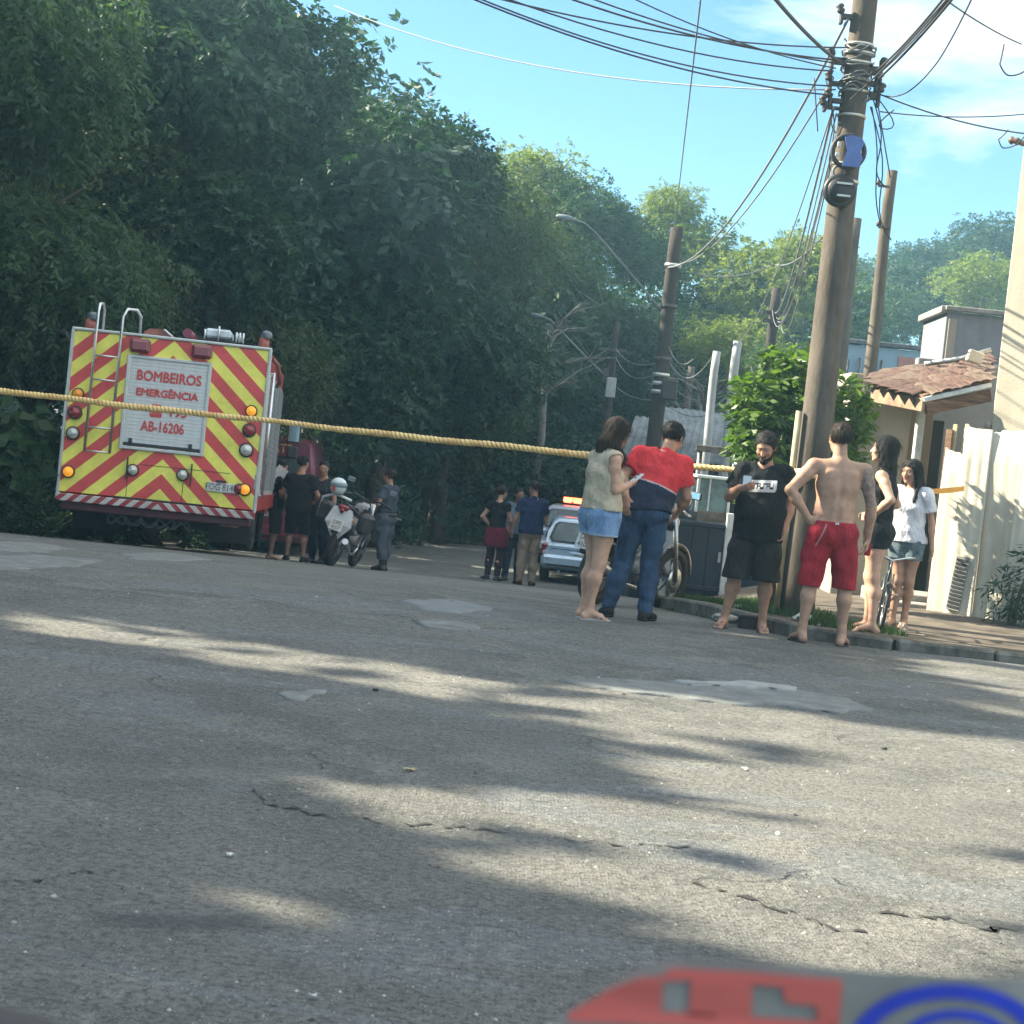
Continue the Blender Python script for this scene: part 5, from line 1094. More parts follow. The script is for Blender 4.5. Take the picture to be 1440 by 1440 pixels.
hair_m = {'black': mat('hair_black', (.011, .009, .008), .6, var=.4, vscale=30, stretch=(1, 1, .15), bump=.8, bscale=120, spec=.2), 'brown': mat('hair_dark_brown', (.030, .018, .012), .6, var=.4, vscale=30, stretch=(1, 1, .15), bump=.8, bscale=120, spec=.2), 'blond': mat('hair_sandy', (.16, .10, .06), .5, var=.4, vscale=30, stretch=(1, 1, .15), bump=.8, bscale=120)}
DEF = dict(pel=(0, 0, .95), hiR=(.09, 0, .90), hiL=(-.09, 0, .90), knR=(.105, .02, .50), knL=(-.105, .02, .50), anR=(.115, -.03, .085), anL=(-.115, -.03, .085),
           wai=(0, 0, 1.07), che=(0, 0, 1.27), nek=(0, -.015, 1.46), hed=(0, .025, 1.635), shR=(.18, -.01, 1.40), shL=(-.18, -.01, 1.40),
           elR=(.235, -.03, 1.12), elL=(-.235, -.03, 1.12), wrR=(.25, .04, .88), wrL=(-.25, .04, .88))
def person(X, Y, yaw, H, label, pose={}, head=(0, 0, 0), sex='m', fat=1.0, limb=1.0, skin='tan', h=.009, toes=(0, 0), garments=(), hair=None, shoes=None, z=None, handR=None, handL=None, face=(), group=None, curl=28, extra=None, tatt=False, bust=0, belly=0, hips=1.0):
    s = H / 1.75; J = {k: np.array(v, float) for k, v in DEF.items()}
    if sex == 'f':
        for k in ('shR', 'shL'): J[k][0] *= .86
        for k in ('elR', 'elL', 'wrR', 'wrL'): J[k][0] *= .9
    for k, v in pose.items(): J[k] = np.array(v, float)
    zz = g(X, Y) if z is None else z
    root = empty('person', (X, Y, zz), R(yaw), label, 'person', group)
    allp = np.array(list(J.values())); lo = allp.min(0) - .22; hi = allp.max(0) + .24; lo[2] = -.03
    F_ = lambda: Field(lo, hi, h / s)
    sw = .86 if sex == 'f' else 1.0; HR = rotm(*head)
    HS = 1.07
    def hp(p): return J['hed'] + HR @ np.array(p, float) * HS
    up = (J['nek'] - J['pel']); up /= np.linalg.norm(up)
    shd = J['shR'] - J['shL']; shd[2] *= .5; shd /= np.linalg.norm(shd); hid = J['hiR'] - J['hiL']; hid /= np.linalg.norm(hid); fwc = np.cross(up, shd)
    def torso(f, o=0.0, k=.05, lowfat=0):
        f.ell(J['pel'] - (0, 0, .02), J['wai'], (.158 * hips * (fat * .5 + .5) + o, .105 * fat + o), (.128 * sw * fat + o, .092 * fat + o), hid, k)
        f.ell(J['wai'], J['che'], (.130 * sw * fat + o, .092 * fat + o), (.158 * sw * (fat * .4 + .6) + o, .108 * (fat * .5 + .5) + o), shd, k)
        f.ell(J['che'], J['che'] + up * .10, (.150 * sw + o, .102 * fat ** .5 + o), (.115 * sw + o, .075 + o), shd, k)
        f.cone(J['shR'], J['shL'], .052 + o, .052 + o, k)
        if belly: f.ball(J['wai'] + fwc * .07 - up * .03, (.13 * fat + o, .11 + o, .14), k=.05)
        if bust:
            for q in (-1, 1): f.ball(J['che'] + fwc * .075 + shd * q * .062 + up * -.01, (.058 * bust + o, .062 * bust + o, .06 * bust), k=.03)
        if sex == 'm':
            for q in (-1, 1): f.ball(J['che'] + fwc * .055 + shd * q * .07 + up * .03, (.075 + o, .045 + o, .06 + o), k=.04); f.ball(J['che'] - fwc * .06 + shd * q * .085 + up * .05, (.07 + o, .04 + o, .10 + o), k=.04)
    def butt(f, o=0.0):
        for q in 'RL': f.ball(J['hi' + q] + (0, -.055, -.0), (.085 * hips + o, .075 + o, .095 + o), k=.03)
    def leg(f, q, o=0.0, k=.03, upto=1):
        hi_, kn, an = J['hi' + q], J['kn' + q], J['an' + q]; l = limb
        f.cone(hi_, hi_ + (kn - hi_) * .45, .088 * l * hips + o, .074 * l + o, k); f.cone(hi_ + (kn - hi_) * .45, kn, .074 * l + o, .053 * l + o, k)
        if upto > 1 or o == 0 or upto == 1:
            ca = kn + (an - kn) * .32 + (0, -.018, 0); f.cone(kn, ca, .050 * l + o, .054 * l + o, k); f.cone(ca, an + (an - kn) * -.12, .054 * l + o, .031 + o, k); f.cone(an + (an - kn) * -.12, an, .031 + o, .034 + o, k)
            if o == 0: f.ball(kn + (0, .022, 0), (.036 * l, .034, .045), k=.02)
    def arm(f, q, o=0.0, k=.02, fore=True):
        sh, el, wr = J['sh' + q], J['el' + q], J['wr' + q]; l = limb * (.84 if sex == 'f' else 1)
        f.cone(sh, sh + (el - sh) * .35, .056 * l + o, .052 * l + o, k); f.cone(sh + (el - sh) * .35, el, .051 * l + o, .038 * l + o, k)
        if fore: m = el + (wr - el) * .3; f.cone(el, m, .039 * l + o, .042 * l + o, k); f.cone(m, wr, .042 * l + o, .026 * l + o, k)
    def foot(f, q, tw, o=0.0, k=.015, shoe=False):
        an = J['an' + q]; a = R(tw); fd = np.array((math.sin(a), math.cos(a), 0)); sd_ = np.array((math.cos(a), -math.sin(a), 0)); lift = an[2] - .085
        he = an - fd * .035; he[2] = .035 + lift; ba = an + fd * .12; ba[2] = .028 + lift
        f.ball(he, (.034 + o, .04 + o, .036 + o), k=.03); f.ell(an + (0, 0, -.015), ba + (0, 0, .005), (.034 + o, .036 + o), (.046 + o, .024 + o), sd_, .03)
        if shoe: f.ell(ba, ba + fd * .05, (.046 + o, .027 + o), (.036 + o, .024 + o), sd_, .02)
        else:
            for i, (w_, L_, r_) in enumerate(((-.033, .065, .0135), (-.012, .060, .0095), (.006, .052, .009), (.022, .044, .0085), (.036, .034, .008))):
                sg = 1 if q == 'R' else -1; p0 = ba + sd_ * w_ * sg; p0[2] = .018 + lift; p1 = p0 + fd * L_; p1[2] = .012 + lift; f.cone(p0, p1, r_ * 1.2, r_, .006)
    def hand(f, q, spec):
        wr = J['wr' + q]; d = wr - J['el' + q]; d /= np.linalg.norm(d); sg = 1 if q == 'R' else -1; cu = curl; n_ = None
        if spec:
            if 'd' in spec: d = np.array(spec['d'], float); d /= np.linalg.norm(d)
            cu = spec.get('curl', cu); n_ = spec.get('n')
        n_ = np.array(n_ if n_ is not None else (-sg, 0.1, 0), float); n_ = n_ - d * (n_ @ d); n_ /= np.linalg.norm(n_)   # palm faces n_
        th = np.cross(n_, d) * (1 if q == 'R' else -1)                                                            # thumb side
        sc = .92 if sex == 'f' else 1.0
        k0 = wr + d * .03; k1 = wr + d * .085 * sc; f.ell(wr, k0, (.026, .022), (.034 * sc, .019), th, .015); f.ell(k0, k1, (.034 * sc, .018), (.040 * sc, .013), th, .012)
        for o, L_ in ((.030, .072), (.010, .080), (-.010, .074), (-.029, .058)):
            L_ *= sc; a = k1 + th * o * sc; c1 = R(cu); d1 = d * math.cos(c1) + n_ * math.sin(c1); b_ = a + d1 * L_ * .5; c2 = R(cu * 2.1); d2 = d * math.cos(c2) + n_ * math.sin(c2); e = b_ + d2 * L_ * .32; c3 = R(cu * 2.9); d3 = d * math.cos(c3) + n_ * math.sin(c3)
            f.cone(a - d * .01, b_, .0092, .0084, .005); f.cone(b_, e, .0084, .0078, .003); f.cone(e, e + d3 * L_ * .22, .0078, .0068, .003)
        a = wr + d * .02 + th * .024; b_ = a + (d * .55 + th * .62 + n_ * .35) * .042; e = b_ + (d * .85 + th * .22 + n_ * .45) * .034; f.cone(a, b_, .0135, .0115, .010); f.cone(b_, e, .0110, .0092, .004); f.cone(e, e + (d * .9 + n_ * .35) * .022, .0092, .0078, .003)
    # ---- body
    f = F_(); torso(f); butt(f)
    for q in 'RL': leg(f, q); arm(f, q)
    # trapezius and neck
    f.cone(J['nek'] - up * .05, J['hed'] + HR @ np.array((0, -.012, -.05)), .062 * (1 if sex == 'm' else .82) * (fat * .3 + .7), .052 * (1 if sex == 'm' else .84), .04)
    for q in 'RL': f.cone(J['nek'] + (0, -.01, -.01), J['sh' + q], .035, .040, .04)
    if sex == 'm' and not any(gm[0] in ('t_shirt', 'polo') for gm in garments):   # bare back: spine groove, shoulder blades
        for t_ in np.linspace(0, 1, 9): c = J['pel'] + (J['nek'] - J['pel']) * (.12 + t_ * .72); f.cone(c - fwc * .128 * (fat * .5 + .5) * (1 - .2 * abs(t_ - .3)), c - fwc * .132 + up * .05, .020, .020, .03, 's')
        for q in (-1, 1): f.ell(J['che'] - fwc * .085 + shd * q * .085 + up * .10, J['che'] - fwc * .08 + shd * q * .065 - up * .03, (.04, .02), (.02, .015), shd, .03); f.ball(J['wai'] + shd * q * .115 * fat - up * .05, (.035, .05, .035), k=.03)
    # head
    f.ball(hp((0, -.012, .030)), (.081, .100, .088), HR, .02); f.ball(hp((0, .035, -.015)), (.066, .063, .091), HR, .03); f.ell(hp((0, .045, -.07)), hp((0, .072, -.088)), (.045, .035), (.026, .02), HR @ np.array((1, 0, 0)), .03)
    f.cone(hp((0, .088, .012)), hp((0, .108, -.028)), .009, .013, .012); f.ball(hp((0, .098, -.032)), (.017, .012, .010), HR, .008)
    for q in (-1, 1):
        f.ball(hp((q * .030, .090, .012)), (.017, .010, .010), HR, .008, 's'); f.cone(hp((q * .012, .090, .032)), hp((q * .045, .078, .028)), .009, .008, .012)
        f.ball(hp((q * .040, .070, -.020)), (.022, .018, .018), HR, .02); f.ell(hp((q * .078, -.008, .020)), hp((q * .076, -.002, -.018)), (.010, .017), (.008, .012), HR @ np.array((1, 0, 0)), .008)
    f.ell(hp((-.018, .092, -.055)), hp((.018, .092, -.055)), (.009, .009), (.009, .009), HR @ np.array((0, 1, 0)), .008)
    for q, sp in (('R', handR), ('L', handL)): hand(f, q, sp)
    if shoes is None or shoes[0] == 'flip':
        for q, tw in (('R', toes[0]), ('L', toes[1])): foot(f, q, tw)
    V, Q = f.mesh(); body = mesh_np('body', V * s, Q, [SK[skin], lip_m, tat_m], root)
    C = V[Q].mean(1); L = (C - J['hed']) @ HR; mi = np.zeros(len(Q), np.int32)
    mi[(np.abs(L[:, 0]) < .021) & (np.abs(L[:, 2] + .055) < .009) & (L[:, 1] > .09)] = 1
    if tatt:
        a, b_ = J['shR'], J['elR']; t_ = ((C - a) @ (b_ - a)) / ((b_ - a) @ (b_ - a)); mi[(t_ > -.05) & (t_ < 1.0) & (np.linalg.norm(C - a - t_[:, None] * (b_ - a), axis=1) < .085) & (C[:, 0] > a[0] - .03)] = 2
    body.data.polygons.foreach_set('material_index', mi)
    # ---- eyes and brows (only where a face can be seen)
    if 'eyes' in face:
        m = MB(); 
        for q in (-1, 1): c = Vector(hp((q * .030, .082, .012)) * s); m.lathe([(0, -.007), (.008, -.005), (.0105, 0), (.008, .005), (0, .007)], c, (0, 0, 1), 10)
        ey = m.build('eyes', mat('eye_white', (.30, .27, .25), .2, var=0), body)
        m = MB()
        for q in (-1, 1): c = Vector(hp((q * .030, .0895, .011 - (.002 if 'down' in face else 0))) * s); m.lathe([(0, 0), (.0058, -.0006), (.0062, -.004)], c, HR @ np.array((0, 1, 0)), 10)
        m.build('iris', mat('eye_dark', (.02, .012, .01), .15, var=0), body)
    if face:
        f = F_()
        for q in (-1, 1): f.ell(hp((q * .014, .0985, .033)), hp((q * .046, .083, .036)), (.006, .005), (.004, .004), HR @ np.array((0, 0, 1)), .002)
        V, Q = f.mesh(); 
        if len(V): mesh_np('eyebrows', V * s, Q, hair_m['black'], body)
        if 'beard' in face:
            f = F_(); f.ell(hp((0, .047, -.072)), hp((0, .075, -.092)), (.058, .046), (.042, .034), HR @ np.array((1, 0, 0)), .02)
            for q in (-1, 1): f.ell(hp((q * .068, .018, -.025)), hp((q * .046, .05, -.075)), (.010, .014), (.018, .026), HR @ np.array((1, 0, 0)), .015)
            f.ell(hp((-.024, .100, -.043)), hp((.024, .100, -.043)), (.009, .012), (.009, .012), HR @ np.array((0, 0, 1)), .004); f.wrinkle(.0012, 90, 90)
            V, Q = f.mesh(); mesh_np('beard', V * s, Q, hair_m['black'], body)
    # ---- hair
    if hair:
        kind, hc = hair[0], hair[1]; f = F_()
        if kind == 'bald': pass
        else:
            th_ = {'short': .008, 'crop': .004, 'full': .009, 'long': .014, 'bun': .010}[kind]
            f.ball(hp((0, -.016, .038)), (.082 + th_, .100 + th_, .087 + th_), HR, .01)
            if kind in ('short', 'full', 'crop'):
                f.ball(hp((0, .128, .002)), (.105, .102, .078), HR, .012, 's'); f.ball(hp((0, .02, -.10)), (.15, .12, .075), HR, .02, 's')
            if kind == 'bun': f.ball(hp((0, .108, .0)), (.085, .07, .078), HR, .012, 's'); f.ball(hp((0, .02, -.10)), (.15, .10, .07), HR, .02, 's'); f.ball(hp((0, -.115, .03)), (.038, .036, .036), HR, .02)
            if kind == 'long':
                Lh = hair[2]; f.ball(hp((0, .112, -.010)), (.070, .070, .086), HR, .012, 's')
                b0 = J['nek'] - fwc * .075
                f.ell(hp((0, -.065, .0)), hp((0, -.075, -.12)), (.080, .045), (.088, .045), HR @ np.array((1, 0, 0)), .03)
                f.ell(hp((0, -.075, -.12)), np.array(hp((0, -.072, -.14))) * [1, 1, 0] + [0, 0, J['hed'][2] - Lh] - fwc * .03, (.088, .042), (.062, .024), (1, 0, 0), .03)
                for q in (-1, 1): f.ell(hp((q * .074, -.005, .02)), hp((q * .080, -.03, -.13)), (.018, .045), (.022, .045), HR @ np.array((1, 0, 0)), .02)
                if len(hair) > 3:
                    for q in hair[3]: e = hp((q * .07, .0, 0)); e[2] = J['hed'][2] - Lh * .85; f.ell(hp((q * .082, -.02, -.10)), e + np.array((q * .02, .06, 0)), (.022, .04), (.014, .028), (1, 0, 0), .02)
            X_, Y_, Z_ = [f.ax[i].reshape([-1 if j == i else 1 for j in range(3)]) for i in range(3)]
            an_ = np.arctan2(X_ - J['hed'][0], Y_ - J['hed'][1]); f.d = f.d + (.003 * np.sin(an_ * 31 + 3 * np.sin(Z_ * 14)) + .0035 * np.sin(an_ * 9 + Z_ * 17) * np.sin(Z_ * 31 + an_ * 3)).astype(np.float32)
            V, Q = f.mesh(); ho_ = mesh_np('hair', V * s, Q, hair_m[hc], root); strands(ho_, V * s, Q, J['hed'] * s, kind, 1500 if h < .0105 else 350, hair_m[hc], HR)
    # ---- garments
    objs = {}
    for gi, gm in enumerate(garments):
        name, m, kw = gm; f = F_(); o = kw.get('o', .012); wr = kw.get('wr', .0028) * 1.5; f2 = kw.get('flare', .0)
        if 'shirt' in name or name in ('tank_top', 'polo', 'uniform_shirt', 'vest'):
            torso(f, o, .06)
            for q in 'RL': f.cone(J['nek'] + (0, -.01, -.01), J['sh' + q], .035 + o, .044 + o, .04)
            if kw['hem'] < .93: butt(f, o + .012)
            if kw.get('loose'): f.ell(J['pel'] + (0, 0, kw['hem'] - .95), J['che'], (.158 * hips * fat + kw['loose'], .115 * fat + kw['loose']), (.150 * sw * fat + kw['loose'] * .5, .112 + kw['loose'] * .6), shd, .05, cap=.03)
            for q in 'RL':
                if kw.get('sleeve', .5) > 0:
                    sh, el = J['sh' + q], J['el' + q]; t_ = kw.get('sleeve', .5); L_ = 1 if t_ > 1 else t_; e = sh + (el - sh) * L_; ll = limb * (.84 if sex == 'f' else 1)
                    g2 = F_(); g2.cone(sh, e + (el - sh) * .15, .060 * ll + o, (.058 - .010 * L_) * ll + o * 1.5, .01)
                    if t_ > 1: w_ = J['wr' + q]; g2.cone(el, el + (w_ - el) * (t_ - 1), .046 * ll + o, .04 * ll + o, .02); nn_ = w_ - el; g2.plane(el + (w_ - el) * (t_ - 1), nn_)
                    else: g2.plane(e, el - sh)
                    k_ = .03; h_ = np.maximum(k_ - np.abs(f.d - g2.d), 0) / k_; f.d = np.minimum(f.d, g2.d) - h_ * h_ * k_ * .25
                else: f.plane(J['sh' + q] + shd * (-.012 if q == 'R' else .012) * kw.get('straps', 1), shd * (1 if q == 'R' else -1) + (0, 0, .25)) if False else None
            if kw.get('sleeve', .5) == 0:
                for q, sg in (('R', 1), ('L', -1)): f.cone(J['sh' + q] + shd * sg * .035 - up * .02, J['sh' + q] + shd * sg * .05 - up * .12, .070, .040, .01, 's')
            f.cone(J['nek'] + (0, 0, -.03) + fwc * .01, J['nek'] + (0, 0, .12) - fwc * .0, kw.get('neck', .078) * (.85 if sex == 'f' else 1), .10, .01, 's')
            if kw.get('neck', 0) > .09: f.ball(J['nek'] + fwc * .08 - up * .02, (.075, .06, .07), k=.01, op='s')
            f.wrinkle(wr, kw.get('fz', 22), ph=gi + X * 3); hem = kw['hem']; tilt = kw.get('tilt', (0, 0)); f.plane((0, 0, hem), (tilt[0], tilt[1], -1))
            if kw.get('collar'): f.ell(J['nek'] - up * .035 - fwc * .005, J['nek'] + up * .012 - fwc * .01, (.068, .066), (.062, .062), shd, .01)
        elif name in ('shorts', 'trousers', 'jeans', 'leggings', 'denim_shorts', 'board_shorts', 'waist_jacket', 'skort'):
            top = kw.get('top', .99); o2 = kw.get('leg', o); hemz = kw.get('hem', .5)
            f.ell(J['pel'] - (0, 0, .05), J['wai'] + (0, 0, -.02), (.160 * hips * (fat * .5 + .5) + o, .112 * fat + o), (.135 * sw * fat + o, .097 * fat + o), hid, .05); butt(f, o)
            for q in 'RL':
                hi_, kn, an = J['hi' + q], J['kn' + q], J['an' + q]; g2 = F_(); l = limb
                g2.cone(hi_, hi_ + (kn - hi_) * .5, .090 * l * hips + o, .077 * l + o + o2 * .4, .02); g2.cone(hi_ + (kn - hi_) * .5, kn, .077 * l + o + o2 * .4, .056 * l + o2, .02)
                if hemz < .45: g2.cone(kn, kn + (an - kn) * .45 + (0, -.01, 0), .056 * l + o2, .058 * l + o2, .02); g2.cone(kn + (an - kn) * .45 + (0, -.01, 0), an, .058 * l + o2, .040 + o2 * .9, .02)
                else: g2.cone(kn, kn + (an - kn) * .3, .056 * l + o2 * 1.1, .056 * l + o2 * 1.2, .02)
                k_ = .02; h_ = np.maximum(k_ - np.abs(f.d - g2.d), 0) / k_; f.d = np.minimum(f.d, g2.d) - h_ * h_ * k_ * .25
            if kw.get('skirt'): f.ell(J['pel'] + (0, -.01, -.05), J['pel'] + (0, -.01, -.05 - kw['skirt']), (.165 + o, .12 + o), (.19 + o, .14 + o), hid, .03)
            f.wrinkle(wr, kw.get('fz', 16), ph=gi + 1 + X * 2); f.plane((0, 0, top), (0, 0, 1)); f.plane((0, 0, hemz), (0, kw.get('hemtilt', 0), -1))
        V, Q = f.mesh()
        if not len(V): continue
        ms = m if isinstance(m, (list, tuple)) else [m]; ob = mesh_np(name, V * s, Q, ms, root); objs[name] = ob
        if len(ms) > 1 and 'split' in kw: C = V[Q].mean(1); ob.data.polygons.foreach_set('material_index', kw['split'](C, J).astype(np.int32))
    # ---- shoes
    if shoes:
        for q, tw in (('R', toes[0]), ('L', toes[1])):
            an = J['an' + q]; lo2 = an + (-.17, -.17, -.14); hi2 = an + (.17, .26, .30); lo2[2] = -.02; lo_s, hi_s = lo.copy(), hi.copy()
            f = Field(lo2, hi2, h / s); a = R(tw); fd = np.array((math.sin(a), math.cos(a), 0)); sd_ = np.array((math.cos(a), -math.sin(a), 0)); lift = an[2] - .085
            if shoes[0] == 'flip':
                p0 = an - fd * .05; p1 = an + fd * .18; m = MB().prism([(math.cos(t_) * .048 * (1 + .12 * math.sin(t_)), math.sin(t_) * .135) for t_ in np.linspace(0, 2 * math.pi, 21)[:-1]], -.008, .010, 'z'); ob = m.build('sandal', shoes[1], root); c = (p0 + p1) / 2 * s; ob.location = (c[0], c[1], lift * s); ob.rotation_euler = (0, 0, -a)
                m = MB(); t0 = Vector((0, .085, .012)); m.tube([Vector((-.045, .0, .01)), Vector((-.02, .045, .058)), t0], .006, 6).tube([Vector((.045, .0, .01)), Vector((.02, .045, .058)), t0], .006, 6).build('strap', shoes[1], ob)
            else:
                foot(f, q, tw, .012, shoe=True)
                if shoes[0] == 'boot': f.cone(an, an + (0, -.0, .17), .052, .060, .02); f.plane(an + (0, 0, .16), (0, 0, 1))
                else: f.plane(an + (0, 0, .022), (0, 0, 1))
                V, Q = f.mesh(); ob = mesh_np('boot' if shoes[0] == 'boot' else 'shoe', V * s, Q, shoes[1], root)
                f = Field(lo2, hi2, h / s); foot(f, q, tw, .017, shoe=True); f.plane((0, 0, .022 + lift), (0, 0, 1)); f.plane((0, 0, .0 + lift), (0, 0, -1)); V, Q = f.mesh(); mesh_np('sole', V * s, Q, shoes[2], ob)
    if extra: extra(root, J, s, objs, hp, fwc, shd, up)
    return root, J, s, objs
def world_of(root, p, s): return Matrix.Translation(root.location) @ Matrix.Rotation(root.rotation_euler.z, 4, 'Z') @ Vector([float(c) * s for c in p])
def conform(ob, name, c, u, v, nrm, nx, ny, mats, fn, off=.003, parent=None):
    """flat print laid over a garment: a grid pressed onto its surface"""
    me = ob.data; vs = [v_.co.copy() for v_ in me.vertices]; bvh = BVHTree.FromPolygons(vs, [tuple(p.vertices) for p in me.polygons]); c, u, v, nrm = map(Vector, (c, u, v, nrm)); nrm.normalize(); V = []; ok = []
    for j in range(ny + 1):
        for i in range(nx + 1):
            p = c + u * (i / nx - .5) + v * (j / ny - .5); hit = bvh.ray_cast(p + nrm * .3, -nrm); V.append((hit[0] if hit[0] else p) + nrm * off); ok.append(hit[0] is not None)
    F2 = []; mi = []
    for j in range(ny):
        for i in range(nx):
            k = fn((i + .5) / nx, (j + .5) / ny); a = j * (nx + 1) + i
            if k >= 0 and all(ok[t_] for t_ in (a, a + 1, a + nx + 2, a + nx + 1)): F2.append((a, a + 1, a + nx + 2, a + nx + 1)); mi.append(k)
    o = MB().add(V, F2, 0, True); o.m = mi; o.sm = [True] * len(F2); return o.build(name, mats, parent or ob, fix=False)
def phone(root, J, s, side, off=(0, .03, .06), rot=(60, 0, 0), label='', case='black_plastic'):
    wr = J['wr' + side]; c = world_of(root, wr + np.array(off), s); r = empty('phone', c, 0, label, 'phone'); r.rotation_euler = (R(rot[0]), R(rot[1]), R(rot[2]) + root.rotation_euler.z)
    MB().box((0, 0, 0), (.074, .010, .152), b=.004).build('case', MATS[case], r); MB().box((0, .006, 0), (.066, .002, .142), b=.0008).build('screen', mat('phone_screen', (.03, .04, .05), .1, var=0, emit=(.3, .4, .5), es=.25), r); MB().box((-.018, -.007, .055), (.026, .004, .026), b=.0015).build('camera_bump', black_plastic, r); return r
denim = cloth('denim_blue', (.050, .088, .155), (.022, .040, .082), 5, .4, 200); denim_light = cloth('denim_light', (.22, .34, .52), (.13, .22, .38), 5, .4, 200)
def denim_mix(): return denim
FH = .009
# 1 woman in beige top -------------------------------------------------------
wp = P(824, 866, 14.9)
def ex1(root, J, s, objs, hp, fwc, shd, up):
    for q in (-1, 1): conform(objs['denim_shorts'], 'pocket', Vector((q * .075, -.10, .87)) * s, (.095 * s, 0, 0), (0, 0, .10 * s), (0, -1, 0), 10, 10, [denim_light, cloth('stitch', (.30, .36, .42))], lambda a, b: 1 if (min(a, 1 - a) < .1 or b > .9 or b < .1) else 0, .0025)
r, J, s_, ob = person(wp.x + .03, 14.9, -62, 1.63, 'woman in beige sleeveless top and denim shorts looking down at a phone',
    dict(knR=(.10, -.02, .49), knL=(-.085, .03, .50), anR=(.10, -.07, .085), anL=(-.09, -.02, .085), hed=(0, .085, 1.625), nek=(0, .02, 1.47), che=(0, -.01, 1.27), elR=(.20, .0, 1.14), wrR=(.09, .20, 1.19), elL=(-.19, .03, 1.13), wrL=(-.08, .24, 1.17)),
    head=(-22, 0, -5), sex='f', fat=1.22, limb=1.18, hips=1.16, skin='fair', h=FH, toes=(8, -8), bust=1.15,
    garments=[('tank_top', cloth('beige_knit', (.52, .44, .33), (.33, .30, .22), 6, .6, 150), dict(hem=.955, sleeve=0, o=.016, loose=.012, wr=.004, neck=.07)), ('denim_shorts', [denim_light, cloth('frayed_hem', (.36, .44, .54))], dict(o=.018, leg=.034, top=1.0, hem=.73, wr=.003, split=lambda C, J: (C[:, 2] < .745)))],
    hair=('long', 'brown', .27, (1, -1)), shoes=('flip', cloth('sandal_white', (.5, .5, .48))), handR=dict(d=(-.4, .8, .3), n=(-.5, -.1, .8), curl=22), handL=dict(d=(.5, .8, .2), n=(.3, -.1, 1), curl=24), face=('brow', 'down'), extra=ex1)
phone(r, J, s_, 'R', (-.045, .085, .055), (-50, 0, 0), 'white phone held up by the woman in the beige top', 'white_enamel')
# 2 man in red and navy polo ---------------------------------------------------
mp_ = P(886, 874, 15.3)
red_c = cloth('red_jersey', (.62, .055, .06), (.46, .03, .04), 6); navy_c = cloth('navy_jersey', (.030, .036, .065), (.018, .022, .04), 6); pipe_c = cloth('pale_piping', (.5, .42, .42))
def sp2(C, J):
    line = 1.245 + .10 * np.clip(-(C[:, 0] + .10) * 2.2, -1.6, 1.6) * -1 * -.9
    line = 1.115 - .26 * (C[:, 0] - .05) - .25 * (C[:, 1] - .1)
    d = C[:, 2] - np.clip(line, 1.02, 1.31)
    k = np.where(d > .008, 0, np.where(d > -.006, 2, 1)); arm = (np.abs(C[:, 0] - J['che'][0]) > .205) & (C[:, 2] > 1.0); return np.where(arm, 0, k)
person(mp_.x + .04, 15.35, -12, 1.74, 'man in red and navy polo shirt and blue jeans bending forward, back to us',
    dict(pel=(0, 0, .95), hiR=(.09, 0, .90), hiL=(-.09, 0, .90), knR=(.07, .05, .50), knL=(-.15, .06, .50), anR=(.08, -.01, .085), anL=(-.23, .0, .085), wai=(.02, .05, 1.06), che=(.05, .14, 1.24), nek=(.085, .23, 1.40), hed=(.115, .30, 1.545), shR=(.24, .19, 1.33), shL=(-.12, .15, 1.37), elR=(.30, .20, 1.06), wrR=(.21, .30, .90), elL=(-.235, .03, 1.18), wrL=(-.165, -.13, 1.02)),
    head=(-30, 0, -16), fat=1.10, limb=1.06, skin='tan', h=FH, toes=(14, -18),
    garments=[('polo', [red_c, navy_c, pipe_c], dict(hem=.89, sleeve=.66, o=.022, loose=.022, wr=.005, neck=.066, split=sp2, collar=True, tilt=(.1, -.25), fz=16)), ('jeans', denim, dict(o=.010, leg=.020, top=.96, hem=.045, wr=.0045, fz=30))],
    hair=('full', 'black'), shoes=('shoe', cloth('dark_shoe', (.03, .028, .028)), mat('dark_sole', (.02, .02, .02), .8)), handL=dict(d=(.12, -.22, -1), n=(.2, 1, -.1), curl=14), handR=dict(d=(-.4, .6, -.6), curl=30))
# 3 bearded man in black tee -----------------------------------------------------
mp_ = P(1046, 890, 15.6)
blk_c = cloth('black_cotton', (.017, .018, .021), (.010, .011, .013), 5, .4, 120); char_c = cloth('charcoal_shorts', (.040, .038, .037), (.024, .023, .022), 5)
def ex3(root, J, s, objs, hp, fwc, shd, up):
    def fn(a, b):
        if a + b * .18 < .05 or a > .98: return -1
        if .28 < b < .72 and .12 < a < .9:
            k = int((a - .12) / .11); u_ = ((a - .12) / .11) % 1
            if u_ < .22: return 1
            if k % 3 == 0 and b < .42: return 1
            if k % 3 == 1 and (abs(b - .5) < .07 or b > .62): return 1
            if k % 3 == 2 and b > .6: return 1
        return 0
    conform(objs['t_shirt'], 'chest_print', Vector((.005, .2, 1.285)) * s, (.245 * s, 0, -.02 * s), (0, 0, .105 * s), (0, 1, 0), 44, 16, [mat('print_white', (.62, .62, .62), .7, var=.05), blk_c], fn)
